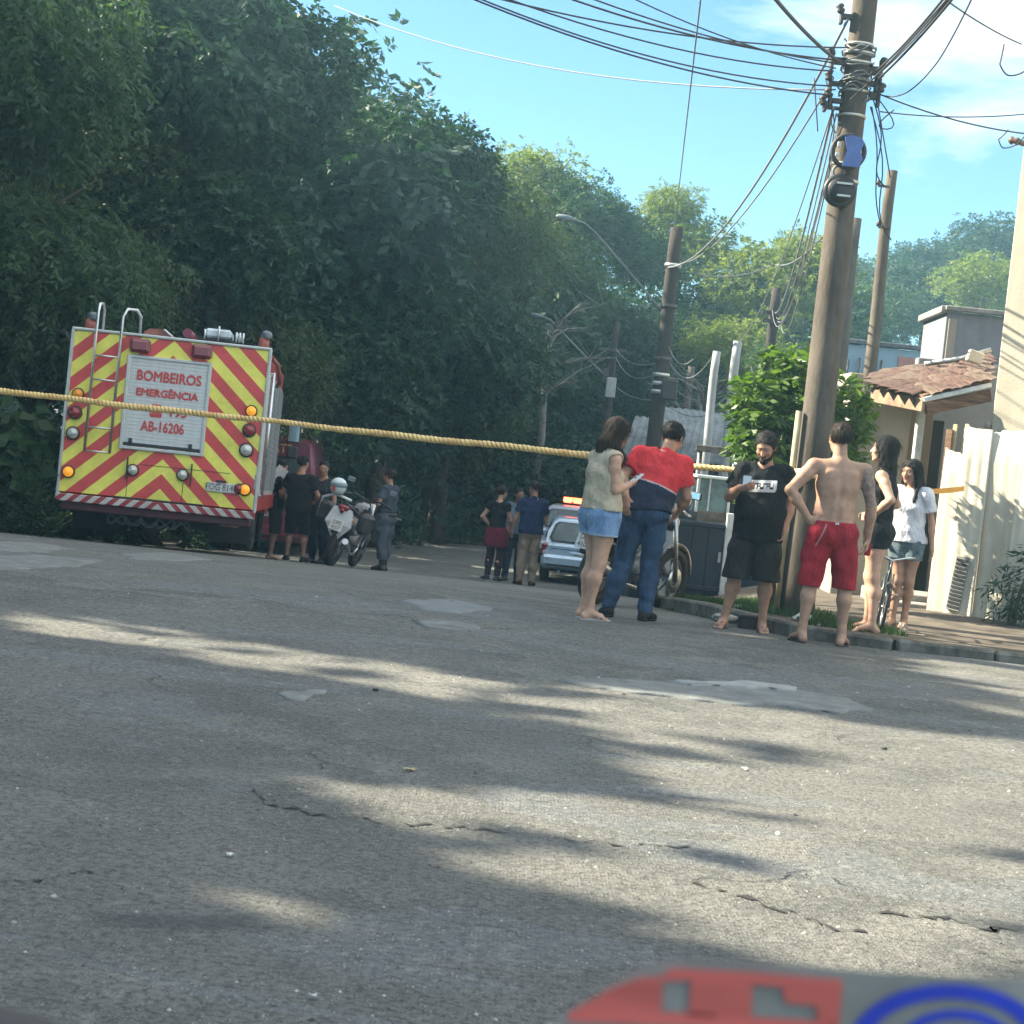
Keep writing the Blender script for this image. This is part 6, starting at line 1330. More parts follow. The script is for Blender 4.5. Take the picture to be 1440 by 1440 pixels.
person(mp_.x, 15.4, 172, 1.66, 'bearded man in black t-shirt with white chest print looking at his phone',
    dict(knR=(.15, .03, .50), knL=(-.11, .02, .50), anR=(.215, -.0, .085), anL=(-.12, -.01, .085), elR=(.285, -.02, 1.16), wrR=(.20, .22, 1.25), elL=(-.25, -.06, 1.14), wrL=(-.22, .03, .93), hed=(.01, .055, 1.625), che=(0, 0, 1.27)),
    head=(-26, 0, -16), fat=1.26, limb=1.15, belly=1, skin='tan', h=FH, toes=(18, -12),
    garments=[('t_shirt', blk_c, dict(hem=.80, sleeve=.62, o=.020, loose=.020, wr=.0045, neck=.072)), ('shorts', char_c, dict(o=.016, leg=.050, top=.98, hem=.455, wr=.005))],
    hair=('full', 'black'), shoes=('flip', cloth('sandal_grey', (.12, .12, .12))), face=('eyes', 'down', 'beard'), handR=dict(d=(-.75, .45, .15), n=(-.15, -.6, .7), curl=35), handL=dict(d=(.05, .3, -1), n=(1, .2, 0), curl=30), extra=ex3)
r3, J3, s3 = bpy.data.objects[[o.name for o in COL.objects if o.name.startswith('person')][2]], dict(wrR=np.array((.20, .22, 1.25))), 1.66 / 1.75
phone(r3, J3, s3, 'R', (-.06, .045, .055), (-35, 0, 0), 'dark phone held at chest height by the bearded man')
# 4 shirtless man in red shorts ---------------------------------------------------
mp_ = P(1146, 905, 15.0)
redsh = cloth('crimson_shorts', (.33, .022, .035), (.22, .014, .024), 6)
def ex4(root, J, s, objs, hp, fwc, shd, up):
    conform(objs['board_shorts'], 'waistband_tag', Vector((.0, -.2, .975)) * s, (.03 * s, 0, 0), (0, 0, .02 * s), (0, -1, 0), 3, 3, [mat('tag_white', (.55, .5, .5), .7, var=0)], lambda a, b: 0)
    for x0 in (-.115,): conform(objs['board_shorts'], 'pocket_seam', Vector((x0, -.2, .87)) * s, (.014 * s, 0, 0), (.06 * s, 0, .18 * s), (0, -1, 0), 2, 12, [mat('seam_pale', (.42, .16, .16), .7, var=0)], lambda a, b: 0, .002)
person(mp_.x, 14.78, 4, 1.76, 'shirtless man with a tattooed right arm and red knee-length shorts, back to us',
    dict(hiR=(.095, 0, .90), hiL=(-.095, 0, .90), knR=(.15, .02, .50), knL=(-.13, .02, .50), anR=(.165, -.02, .085), anL=(-.155, .0, .085), shR=(.205, -.01, 1.41), shL=(-.205, -.01, 1.41), elR=(.285, -.03, 1.13), wrR=(.30, .04, .87), elL=(-.385, -.05, 1.20), wrL=(-.215, -.06, .99), hed=(-.01, .03, 1.64)),
    head=(-4, 0, 6), fat=1.12, limb=1.05, skin='olive', h=.0085, toes=(25, -15), tatt=True,
    garments=[('board_shorts', redsh, dict(o=.014, leg=.032, top=.985, hem=.455, wr=.0045, fz=24))],
    hair=('short', 'brown'), shoes=('flip', cloth('sandal_dark', (.05, .05, .05))), handR=dict(d=(.0, .05, -1), n=(-1, .3, 0), curl=34), handL=dict(d=(.75, -.15, -.55), n=(.2, .9, .1), curl=22), extra=ex4)
wr_ = P(1203, 768, 15.1); o = MB().box((0, 0, 0), (.05, .02, .11), b=.01).build('wallet', cloth('red_case', (.30, .02, .03)), None); o.location = (mp_.x + .315, 14.87, .79); tag(o, 'small red phone case in the shirtless man’s right hand', 'phone case')
# 5 woman in black -------------------------------------------------------------
mp_ = P(1208, 893, 15.5)
person(mp_.x + .06, 15.5, 68, 1.65, 'tall long-haired woman in black tank top and black shorts, hand on her hip',
    dict(knR=(.09, .04, .50), knL=(-.10, -.02, .50), anR=(.095, .02, .085), anL=(-.10, -.06, .085), elR=(.22, -.10, 1.16), wrR=(.16, .10, 1.06), elL=(-.30, -.14, 1.20), wrL=(-.155, .045, 1.035), hed=(0, .02, 1.63), che=(0, -.01, 1.27)),
    head=(4, 0, 6), sex='f', fat=1.03, limb=1.08, hips=1.06, skin='fair', h=FH, toes=(8, -8), bust=1.0, z=.065,
    garments=[('tank_top', blk_c, dict(hem=.95, sleeve=0, o=.008, wr=.0015, neck=.08)), ('skort', blk_c, dict(o=.010, leg=.022, top=1.02, hem=.76, wr=.002))],
    hair=('long', 'black', .33), shoes=('flip', cloth('sandal_tan', (.25, .18, .12))), face=('brow',), handL=dict(d=(.5, .8, -.1), n=(.9, -.3, .0), curl=15), handR=dict(d=(-.3, .8, -.4), curl=25))
# 6 girl in white tee -------------------------------------------------------------
mp_ = P(1259, 887, 16.2)
white_c = cloth('white_cotton', (.60, .60, .63), (.48, .48, .53), 5)
camo = mat('camouflage_print', (.10, .14, .16), .9, var=.5, vscale=14, col2=(.018, .03, .03), bump=.3)
def ex6(root, J, s, objs, hp, fwc, shd, up):
    def fn(a, b):
        r_ = math.hypot(a - .5, b - .5); return -1 if r_ > .5 else (0 if r_ > .34 or r_ < .15 or (int(math.atan2(a - .5, b - .5) * 4) % 2 == 0 and r_ < .26) else 1)
    conform(objs['t_shirt'], 'badge', Vector((-.055, .25, 1.30)) * s, (.075 * s, 0, 0), (0, 0, .075 * s), (0, 1, 0), 16, 16, [mat('badge_black', (.03, .03, .035), .7, var=0), white_c], fn)
    conform(objs['t_shirt'], 'neck_rib', Vector((.0, .25, 1.415)) * s, (.16 * s, 0, 0), (0, 0, .09 * s), (0, 1, 0), 32, 20, [mat('rib_black', (.03, .03, .035), .7, var=0)], lambda a, b: 0 if abs(math.hypot((a - .5) * 1.0, (b - .95) * .65) - .42) < .055 else -1)
person(mp_.x + .02, 16.25, 149, 1.49, 'girl in white t-shirt with a round badge and camouflage shorts',
    dict(knR=(.03, .05, .50), knL=(-.075, .0, .50), anR=(.055, .02, .085), anL=(-.05, -.05, .085), elR=(.215, -.04, 1.13), wrR=(.20, .08, .93), elL=(-.23, -.04, 1.12), wrL=(-.27, -.02, .87), hed=(.02, .03, 1.62), shR=(.16, -.01, 1.40), shL=(-.16, -.01, 1.40)),
    head=(-6, 0, -16), sex='f', fat=1.0, limb=.96, hips=1.0, skin='tan', h=.008, toes=(14, -14), bust=.8, z=.065,
    garments=[('t_shirt', white_c, dict(hem=.90, sleeve=.62, o=.020, loose=.018, wr=.004, neck=.070)), ('shorts', camo, dict(o=.014, leg=.036, top=.96, hem=.72, wr=.003))],
    hair=('long', 'black', .36, (-1,)), shoes=('flip', cloth('sandal_white', (.5, .5, .48))), face=('eyes', 'brow'), handL=dict(curl=20), handR=dict(curl=30))
# far people -----------------------------------------------------------------------
HF = .0125
mp_ = P(690, 820, 32.0)
burg = cloth('burgundy_jacket', (.17, .02, .045), (.11, .012, .03))
def ex7(root, J, s, objs, hp, fwc, shd, up):
    m = MB()
    for q in (-1, 1): m.tube([(q * .12 * s, .10 * s, .98 * s), (q * .03 * s, .14 * s, .95 * s), (-q * .03 * s, .16 * s, .80 * s), (-q * .05 * s, .15 * s, .66 * s)], [.03, .03, .028, .02], 8)
    m.build('jacket_sleeves', burg, root)
person(mp_.x + .02, 32.0, -28, 1.66, 'woman in black top with burgundy jacket tied round her waist and white sneakers',
    dict(elL=(-.30, -.08, 1.16), wrL=(-.20, .08, 1.0), elR=(.24, .02, 1.14), wrR=(.16, .20, 1.05), anR=(.09, -.02, .085), anL=(-.09, -.05, .085), hed=(0, .03, 1.63)), head=(-8, 0, -20), sex='f', fat=1.1, limb=1.05, hips=1.1, skin='fair', h=HF, toes=(10, -60), bust=.9,
    garments=[('t_shirt', blk_c, dict(hem=.95, sleeve=.4, o=.012, wr=.003)), ('leggings', cloth('plum_leggings', (.045, .022, .035)), dict(o=.010, leg=.012, top=1.0, hem=.11)), ('waist_jacket', burg, dict(o=.030, leg=.06, top=.99, hem=.63, skirt=.2, wr=.006))],
    hair=('bun', 'brown'), shoes=('shoe', cloth('sneaker_dark', (.04, .04, .045)), mat('white_sole', (.65, .65, .62), .6)), extra=ex7)
mp_ = P(717, 820, 33.4)
person(mp_.x, 33.4, 186, 1.68, 'man in faded blue-grey shirt facing us between the jacketed woman and the navy polo',
    dict(elR=(.26, .0, 1.13), wrR=(.18, .16, .98), elL=(-.26, .0, 1.13), wrL=(-.16, .18, 1.0)), head=(-6, 0, 20), fat=1.15, skin='brown', h=HF,
    garments=[('polo', cloth('blue_grey_cotton', (.13, .20, .25), (.09, .14, .18)), dict(hem=.90, sleeve=.6, loose=.02, o=.018, collar=True)), ('jeans', cloth('dark_denim', (.025, .04, .07)), dict(o=.012, leg=.02, hem=.06))],
    hair=('short', 'black'), shoes=('shoe', cloth('dark_shoe', (.03, .028, .028)), mat('dark_sole', (.02, .02, .02), .8)), face=('eyes', 'brow'))
mp_ = P(738, 824, 31.6)
person(mp_.x, 31.6, 12, 1.77, 'balding man in navy polo and khaki trousers standing by the pale hatchback',
    dict(elL=(-.28, .02, 1.12), wrL=(-.30, .12, .90), elR=(.25, .05, 1.12), wrR=(.20, .2, 1.0), knR=(.09, 0, .5), anR=(.095, -.02, .085), hed=(0, .02, 1.64)), head=(-6, 0, 14), fat=1.15, limb=1.0, skin='tan', h=HF, toes=(20, -10),
    garments=[('polo', cloth('navy_polo', (.022, .034, .085), (.014, .022, .06)), dict(hem=.88, sleeve=.62, loose=.02, o=.018, collar=True)), ('trousers', cloth('khaki_twill', (.28, .22, .165), (.20, .155, .11)), dict(o=.012, leg=.022, hem=.05, wr=.005))],
    hair=('crop', 'brown'), shoes=('shoe', cloth('brown_shoe', (.05, .03, .02)), mat('dark_sole', (.02, .02, .02), .8)))
mp_ = P(534, 797, 31.0)
grey_u = cloth('uniform_grey', (.085, .105, .135), (.06, .075, .10)); vest_u = cloth('vest_grey', (.055, .07, .09), (.04, .05, .065))
def ex10(root, J, s, objs, hp, fwc, shd, up):
    MB().lathe([(.158, 0), (.170, .0), (.170, .05), (.158, .05)], (0, 0, .955 * s), (0, 0, 1), 22).build('duty_belt', black_plastic, root)
    MB().box((.20 * s, 0, .88 * s), (.06, .12, .2), b=.02).build('holster', black_plastic, root); MB().box((-.11 * s, .15 * s, 1.0 * s), (.06, .05, .09), b=.01).build('pouch', black_plastic, root)
    MB().box((.20 * s, 0, 1.36 * s), (.012, .07, .08), b=.004).build('sleeve_badge', mat('badge_pale', (.5, .55, .55), .6, var=.2), root)
person(mp_.x + .03, 31.0, 62, 1.70, 'policewoman in grey uniform, dark vest and black boots standing alone in the road',
    dict(knR=(.09, .02, .5), anR=(.10, .02, .085), knL=(-.09, .0, .5), anL=(-.10, -.06, .085), elR=(.23, .02, 1.15), wrR=(.16, .22, 1.12), elL=(-.24, .04, 1.15), wrL=(-.14, .26, 1.14)), head=(-10, 0, 4), sex='f', fat=1.15, limb=1.08, skin='tan', h=HF,
    garments=[('uniform_shirt', grey_u, dict(hem=.95, sleeve=.62, o=.014)), ('vest', vest_u, dict(hem=1.02, sleeve=0, o=.034, wr=.002, neck=.07)), ('trousers', grey_u, dict(o=.018, leg=.030, hem=.20, wr=.005))],
    hair=('bun', 'brown'), shoes=('boot', black_plastic, mat('dark_sole', (.02, .02, .02), .8)), face=('brow',), extra=ex10)
mp_ = P(414, 787, 25.2)
black_cap = cloth('black_cap', (.02, .02, .022))
def ex11(root, J, s, objs, hp, fwc, shd, up):
    c = Vector(hp((0, -.01, .045)) * s); MB().lathe([(.096, 0), (.098, .03), (.08, .07), (.04, .092), (0, .098)], c, hp((0, 0, 1)) - hp((0, 0, 0)), 18).build('cap', black_cap, root)
    MB().prism([(-.06, .05), (.06, .05), (.055, .14), (0, .16), (-.055, .14)], .02, .03, 'z').build('cap_peak', black_cap, root).location = c
mp_ = P(414, 787, 30.2); kx = mp_.x - .02
person(kx, 30.2, -6, 1.72, 'man in black t-shirt, black shorts and cap standing behind the truck corner, back to us',
    dict(knR=(.13, .03, .5), anR=(.17, -.02, .085), knL=(-.10, .02, .5), anL=(-.12, .0, .085), elR=(.30, .03, 1.14), wrR=(.24, .2, 1.05), elL=(-.30, .04, 1.13), wrL=(-.27, .18, 1.02)), head=(0, 0, -22), fat=1.18, limb=1.0, skin='tan', h=.011, toes=(15, -15),
    garments=[('t_shirt', blk_c, dict(hem=.84, sleeve=.66, loose=.03, o=.018, wr=.004)), ('shorts', cloth('black_shorts', (.014, .015, .02)), dict(o=.014, leg=.045, top=.98, hem=.47, wr=.004))],
    hair=('crop', 'black'), shoes=('shoe', cloth('black_sneaker', (.03, .03, .03)), mat('white_sole', (.65, .65, .62), .6)), extra=ex11)
mp_ = P(384, 783, 30.6)
r, J, s_, ob = person(mp_.x - .03, 30.6, -80, 1.66, 'barefoot person in dark clothes half hidden by the truck corner',
    dict(elR=(.22, .06, 1.14), wrR=(.12, .26, 1.12), elL=(-.22, .06, 1.14), wrL=(-.14, .26, 1.10)), head=(-20, 0, 0), fat=1.0, skin='tan', h=HF,
    garments=[('t_shirt', blk_c, dict(hem=.88, sleeve=.6, loose=.02)), ('shorts', char_c, dict(o=.014, leg=.045, top=.98, hem=.47))], hair=('full', 'black'))
pp = P(392, 668, 30.4); pa = empty('papers', pp, R(20), 'white sheet of paper held beside the truck corner', 'paper')
MB().box((0, 0, 0), (.20, .004, .29), rot=Matrix.Rotation(R(32), 3, 'Y')).build('sheet', whitem, pa)
mp_ = P(447, 785, 31.4)
person(mp_.x - .03, 31.4, 150, 1.74, 'man in dark grey clothes facing us, half hidden behind the man in black',
    dict(elR=(.25, .0, 1.13), wrR=(.2, .18, 1.0)), head=(-10, 0, 25), fat=1.1, skin='tan', h=HF,
    garments=[('t_shirt', cloth('dark_grey_cotton', (.04, .045, .05)), dict(hem=.88, sleeve=.6, loose=.02)), ('trousers', cloth('navy_trousers', (.015, .02, .035)), dict(o=.012, leg=.02, hem=.05))], hair=('short', 'black'), face=('eyes', 'brow'), shoes=('shoe', cloth('dark_shoe', (.03, .028, .028)), mat('dark_sole', (.02, .02, .02), .8)))
# ================================================================ trees, shrubs, grass
LM = {
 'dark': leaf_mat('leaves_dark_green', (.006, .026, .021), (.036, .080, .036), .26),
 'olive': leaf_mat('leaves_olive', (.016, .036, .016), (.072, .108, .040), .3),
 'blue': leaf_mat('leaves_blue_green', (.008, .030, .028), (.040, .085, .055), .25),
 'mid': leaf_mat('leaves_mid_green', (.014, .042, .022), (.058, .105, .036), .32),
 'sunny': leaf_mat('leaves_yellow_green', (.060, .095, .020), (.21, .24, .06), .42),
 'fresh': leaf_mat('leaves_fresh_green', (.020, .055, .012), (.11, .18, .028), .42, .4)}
bark = mat('bark', (.085, .068, .05), .95, var=.35, vscale=4, bump=.8, bscale=25, stretch=(1, 1, .3), spec=.15)
def nrmz(v): return v / (np.linalg.norm(v, axis=1, keepdims=True) + 1e-9)
def leafy(lobes, ncl, nl, size, aspect=.42, droop=.5, spread=.3, shell=.55, seed=1, up=.0):
    """sprays of leaflets through the volume of the lobes; returns verts, quads, var"""
    r = np.random.default_rng(seed); vol = np.array([l[3] * l[4] * l[5] for l in lobes]) ** .7; pick = r.choice(len(lobes), ncl, p=vol / vol.sum()); Lb = np.array(lobes)[pick]
    d = nrmz(r.normal(size=(ncl * 2, 3))); gp_ = np.sin(d[:, 0] * 9 + seed) * np.sin(d[:, 1] * 8 + seed * 2) * np.sin(d[:, 2] * 7 + 1); d = d[np.argsort(-(gp_ + .55 * r.random(ncl * 2)))[:ncl]]; r.shuffle(d); rad = shell + (1 - shell) * r.random((ncl, 1)) ** .6; rad *= 1 + .16 * np.sin(d[:, :1] * 5 + pick[:, None]) * np.sin(d[:, 1:2] * 6 + 2) + .10 * r.normal(size=(ncl, 1)); C = Lb[:, :3] + d * rad * Lb[:, 3:6]
    ax = nrmz(d * [1, 1, .5] + r.normal(size=(ncl, 3)) * .55 + [0, 0, -droop + up]); side = nrmz(np.cross(ax, r.normal(size=(ncl, 3)) * .4 + [0, 0, 1])); tone = r.random(len(lobes))[pick] * .30 + r.random(ncl) * .38
    k = np.arange(nl); t_ = (k // 2 + 1) / (nl / 2 + 1); sg = np.where(k % 2 == 0, 1, -1); Ls = spread * (.7 + .6 * r.random((ncl, 1)))
    base = C[:, None] + ax[:, None] * (t_[None, :] * Ls)[..., None] + np.array([0, 0, -1]) * (droop * .35 * Ls * t_[None, :] ** 2)[..., None]
    ld = ax[:, None] * .55 + side[:, None] * sg[None, :, None] * .85 + r.normal(size=(ncl, nl, 3)) * .28 + np.array([0, 0, -.35 * droop]); ld /= np.linalg.norm(ld, axis=2, keepdims=True)
    nn = np.cross(ld, side[:, None] + r.normal(size=(ncl, nl, 3)) * .5); nn /= np.linalg.norm(nn, axis=2, keepdims=True) + 1e-9; wv = np.cross(ld, nn)
    sz = size * (.6 + .7 * r.random((ncl, nl, 1))); b0 = base; tip = base + ld * sz; mid = base + ld * sz * .45 + nn * sz * .06; a1 = mid + wv * sz * aspect * .5; a2 = mid - wv * sz * aspect * .5
    V = np.stack([b0, a1, tip, a2], 2).reshape(-1, 3); n = ncl * nl; Q = np.arange(n * 4).reshape(n, 4)
    var = np.clip(tone[:, None] + .36 * r.random((ncl, nl)), 0, 1); return V, Q, np.repeat(var.reshape(-1), 4)
def lobes_for(seed, R_=1.0, n=7, flat=.8):
    r = random.Random(seed); L = [(0, 0, 0, .70 * R_, .70 * R_, .62 * R_)]
    for i in range(n):
        a = 6.283 * i / n + r.uniform(-.4, .4); e = r.uniform(-.45, .75); q = r.uniform(.34, .52) * R_; d = R_ * r.uniform(.45, .68); L.append((d * math.cos(a) * math.cos(e), d * math.sin(a) * math.cos(e), d * math.sin(e) * flat, q, q, q * r.uniform(.7, 1)))
    return L
def crown_mesh(name, lobes, ncl, nl, size, m, **kw):
    V, Q, v = leafy(lobes, ncl, nl, size, **kw); o = mesh_np(name, V, Q, LM[m], smooth=False, attr=v); me = o.data; bpy.data.objects.remove(o); return me
# crowns have a unit of 3 m radius
CR = {
 'a': crown_mesh('crown', lobes_for(1, 3.0), 3000, 10, .20, 'dark', droop=.75, spread=.5, seed=1),
 'b': crown_mesh('crown', lobes_for(2, 3.0), 3000, 12, .17, 'mid', droop=1.0, spread=.6, aspect=.34, seed=2),
 'c': crown_mesh('crown', lobes_for(3, 3.0, 9), 2600, 10, .20, 'dark', droop=.5, spread=.45, seed=3),
 'g': crown_mesh('crown', lobes_for(6, 3.0, 10), 2800, 11, .15, 'olive', droop=.9, spread=.5, aspect=.36, seed=6),
 'h': crown_mesh('crown', lobes_for(7, 3.0, 6), 1900, 7, .30, 'blue', droop=.6, spread=.5, aspect=.5, seed=7),
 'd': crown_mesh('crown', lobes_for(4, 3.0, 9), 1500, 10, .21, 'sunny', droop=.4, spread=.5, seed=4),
 'e': crown_mesh('crown', lobes_for(5, 3.0, 8), 2100, 10, .20, 'mid', droop=.3, spread=.5, seed=5)}
def trunk_mb(h, r0, seed, top, R_):
    r = random.Random(seed); m = MB(); p = [(0, 0, -.2)]; n = 6
    for i in range(1, n + 1): p.append((r.uniform(-.12, .12) * i * .4, r.uniform(-.12, .12) * i * .4, h * i / n))
    m.tube(p, [r0 * (1.25 if i == 0 else 1 - .5 * i / n) for i in range(n + 1)], 10)
    for k in range(6):
        a = k * 1.05 + r.uniform(-.3, .3); s = Vector(p[r.randint(3, 5)]); L = R_ * r.uniform(.6, .9); e = s + Vector((math.cos(a) * L, math.sin(a) * L, L * r.uniform(.3, .9))); mid = s.lerp(e, .5) + Vector((r.uniform(-.2, .2), r.uniform(-.2, .2), .15)); m.tube([s, mid, e], [r0 * .4, r0 * .22, r0 * .07], 6)
        for q in range(3): e2 = mid + Vector((r.uniform(-1, 1), r.uniform(-1, 1), r.uniform(-.1, 1))) * L * .45; m.tube([mid, e2], [r0 * .16, r0 * .04], 5)
    return m
random.seed(21)
def tree(x, y, zc, rad, kind, label, sc=(1, 1, 1), group=None, r0=.2, extra=()):
    z0 = g(x, y); t = empty('tree', (x, y, z0), 0, label, 'tree', group); h = max(.6, zc - z0)
    trunk_mb(h, r0, int(abs(x * 31 + y * 17)), h, rad).build('trunk', bark, t)
    for (dx, dy, dz, rr, kk) in ((0, 0, 0, rad, kind),) + tuple(extra):
        c = link('crown', CR[kk], t); c.location = (dx, dy, h + dz); s = rr / 3.4; c.scale = (s * sc[0], s * sc[1], s * sc[2]); c.rotation_euler = (random.uniform(-.15, .15), random.uniform(-.15, .15), random.uniform(0, 6.28))
    return t
def tpx(px, py, Y, rpx, kind, label, **kw):
    p = P(px, py, Y); return tree(p.x, Y, p.z, rpx / F * Y, kind, label, **kw)
GW = 'tall trees massed along the left side of the street'
tpx(-40, 60, 29, 300, 'b', 'tree with drooping sprays filling the upper left corner', group=GW, extra=((1.0, -.8, -3.6, 2.7, 'b'),))
tpx(60, 400, 29.5, 230, 'g', 'lower green drooping tree at the left edge behind the truck', group=GW)
tpx(215, 60, 34, 270, 'a', 'tall tree at the top edge above the truck', group=GW, extra=((-.4, -1, -3, 2.8, 'g'),))
tpx(315, 105, 36, 220, 'c', 'tall dark tree reaching the top edge, its right side cut against the sky', group=GW, extra=((.3, -1, -2.8, 2.6, 'h'), (-1.5, 0, 1.6, 2.4, 'e')))
tpx(245, 360, 32.5, 210, 'c', 'dark tree right behind the truck roof', group=GW)
tpx(330, 520, 33.5, 170, 'g', 'shadowy low tree beside the truck cab', group=GW)
tpx(455, 330, 38, 230, 'h', 'broad dark tree in the middle of the left mass', group=GW, extra=((.5, -1.2, -2.6, 2.5, 'c'),))
tpx(570, 250, 40, 175, 'c', 'dark domed tree standing out against the sky left of centre', group=GW, extra=((-.3, -1, -2.6, 2.6, 'a'),))
tpx(480, 580, 41, 160, 'h', 'low feathery tree behind the policewoman', group=GW)
tpx(655, 330, 43, 170, 'g', 'rounded dark tree on the slope of the skyline, below its step', group=GW, extra=((0, -1, -2.8, 2.9, 'a'),))
tpx(610, 560, 43.5, 165, 'b', 'deep green tree low above the end of the road', group=GW)
tpx(735, 400, 52, 160, 'b', 'feathery tree left of the upper street lamp', group=GW, extra=((0, -.6, -2.6, 2.6, 'b'),))
tpx(720, 560, 51.5, 150, 'c', 'dark tree behind the lower street lamp', group=GW)
tpx(828, 300, 58, 88, 'e', 'darker open tree behind the upper street lamp, sky showing through', extra=((-1.8, 1, .9, 1.9, 'd'), (1.6, .5, -.9, 2.0, 'e')), r0=.16)
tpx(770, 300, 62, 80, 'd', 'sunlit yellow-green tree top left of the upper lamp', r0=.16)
tpx(830, 470, 54, 125, 'a', 'dark tree between the two lamp poles', extra=((1.4, 0, -1.6, 2.2, 'c'),))
tpx(820, 600, 53, 105, 'c', 'lowest dark tree behind the pale hatchback')
tpx(955, 350, 62, 92, 'd', 'airy sunlit tree above the dark pole', extra=((.8, .4, -2.4, 2.4, 'e'), (-.4, -.2, 1.3, 1.3, 'd')), r0=.16)
tpx(920, 500, 56, 105, 'c', 'shaded tree right behind the dark pole')
tpx(1085, 400, 60, 112, 'd', 'broad sunlit tree behind the slanting cables', extra=((-1.4, -.2, -2.2, 2.0, 'd'), (1.2, 0, .8, 1.6, 'd')), r0=.16)
tpx(1030, 500, 52, 90, 'd', 'pale leafy tree behind the pair of posts', extra=((-1.2, 0, -1.4, 1.7, 'e'),))
tpx(1120, 520, 46, 70, 'e', 'small leafy tree just above the green bush')
tpx(1180, 430, 70, 85, 'e', 'dark green tree seen right of the thick pole')
for i, (px, py, Y, rp, kd_, lb) in enumerate(((1235, 440, 88, 82, 'e', 'leafy tree behind the blue wall'), (1300, 420, 92, 92, 'c', 'darker tree behind the grey block house'), (1385, 400, 84, 75, 'd', 'bright yellow-green tree beside the tall cream wall'), (1330, 380, 110, 85, 'c', 'distant tree crowning the ridge left of the cream wall'), (1410, 360, 112, 90, 'c', 'distant dark tree touching the tall cream wall'), (1260, 400, 115, 80, 'e', 'distant round tree on the ridge right of the slender pole'), (1200, 400, 112, 70, 'c', 'distant tree on the ridge beside the slender pole'), (1460, 430, 100, 90, 'e', 'far tree partly hidden by the cream wall'))):
    tpx(px, py, Y, rp, kd_, lb, group='trees on the far ridge', sc=(1.1, 1.1, .9))
def bare(px, py, Y, h, seed, label):
    p = P(px, py, Y); r_ = random.Random(seed); z0 = g(p.x, Y); t = empty('bare_tree', (p.x, Y, z0), 0, label, 'tree'); m = MB(); H_ = p.z - z0; top = Vector((0, 0, H_)); m.tube([(0, 0, -.2), (.15, 0, H_ * .5), top], [.12, .09, .05], 7)
    for k in range(16):
        a = r_.uniform(0, 6.28); s = Vector((.08, 0, H_ * r_.uniform(.55, 1))); e = s + Vector((math.cos(a), math.sin(a), r_.uniform(.1, .8))) * h * r_.uniform(.5, 1); mid = s.lerp(e, .5) + Vector((0, 0, .12)); m.tube([s, mid, e], [.03, .02, .006], 5)
        for q in range(4): c = s.lerp(e, r_.uniform(.4, .95)); m.tube([c, c + Vector((r_.uniform(-1, 1), r_.uniform(-1, 1), r_.uniform(-.2, .9))) * h * .35], [.012, .004], 4)
    m.build('branches', mat('pale_bark', (.17, .165, .15), .9, var=.3), t)
bare(770, 455, 45.5, 2.0, 5, 'leafless pale branches beside the lower street lamp')
bare(985, 545, 42, 1.6, 6, 'leafless twigs between the dark pole and the pale posts')
# closed wood behind the first rows (nobody could tell these apart)
def mass(name, lobes, ncl, nl, size, m, seed, **kw):
    V, Q, v = leafy(lobes, ncl, nl, size, seed=seed, **kw); return mesh_np(name, V, Q, LM[m], smooth=False, attr=v)
L1 = []
rr_ = random.Random(3)
for px, py, Y, rp in [(x, y, 50 + rr_.uniform(-2, 4), 110) for x in range(-60, 720, 95) for y in (150, 300, 450, 600, 700) if y > (x - 480) * 1.2 + 60] + [(x, y, 66, 80) for x in range(720, 1180, 70) for y in (460, 540, 620) ]:
    p = P(px + rr_.uniform(-20, 20), py, Y); q = rp / F * Y; L1.append((p.x, p.y, p.z, q * 1.1, q, q))
tag(mass('background_wood', L1, 16000, 8, .34, 'dark', 9, droop=.5, spread=.5, shell=.2), kind='stuff')
L1 = []
for i in range(150):
    x = rr_.uniform(-75, 75); y = rr_.uniform(95, 150); L1.append((x, y, g(x, min(y, 138)) + 1.5 + (y - 95) * .05 + (2.5 if x > 8 else 0), 4.5, 4, 3.2))
tag(mass('far_wood', L1, 16000, 6, .6, 'mid', 10, droop=.3, spread=.8, shell=.6), kind='stuff')

# undergrowth on the verge at the left and at the end of the road
L1 = []
for i in range(len(le) - 1):
    x, y = le[i]
    if y < 24 or x < -14: continue
    for k in range(3): dx = rr_.uniform(.3, 1.6) if True else 0; L1.append((x - (dx if x < -5.5 else dx * .4), y + dx * (1.0 if x > -6 else .3) + .3, g(x, y) + rr_.uniform(.15, .6), rr_.uniform(.5, .9), .6, rr_.uniform(.35, .8)))
tag(mass('undergrowth', L1, 4200, 8, .13, 'mid', 12, droop=-.2, spread=.3, shell=.3, up=.6), kind='stuff')
L1 = [(P(px, 690, Y).x, Y, g(P(px, 690, Y).x, Y) + z, r_ * 1.3, r_, r_) for px, Y, z, r_ in ((470, 41, 1.2, 1.5), (540, 43.5, 1.2, 1.6), (620, 45.5, 1.0, 1.5), (690, 46, 1.3, 1.6), (760, 46.5, 1.4, 1.6), (830, 47, 1.4, 1.5), (900, 47, 1.3, 1.5), (400, 38, 1.3, 1.4), (300, 36, 1.2, 1.4), (200, 33, 1.0, 1.4), (80, 30, 1.0, 1.4), (560, 44.5, 2.4, 1.5), (660, 46.5, 2.4, 1.5), (960, 44, 1.5, 1.3))]
tag(mass('thicket', L1, 6500, 10, .16, 'dark', 13, droop=.5, spread=.4, shell=.4), kind='stuff')
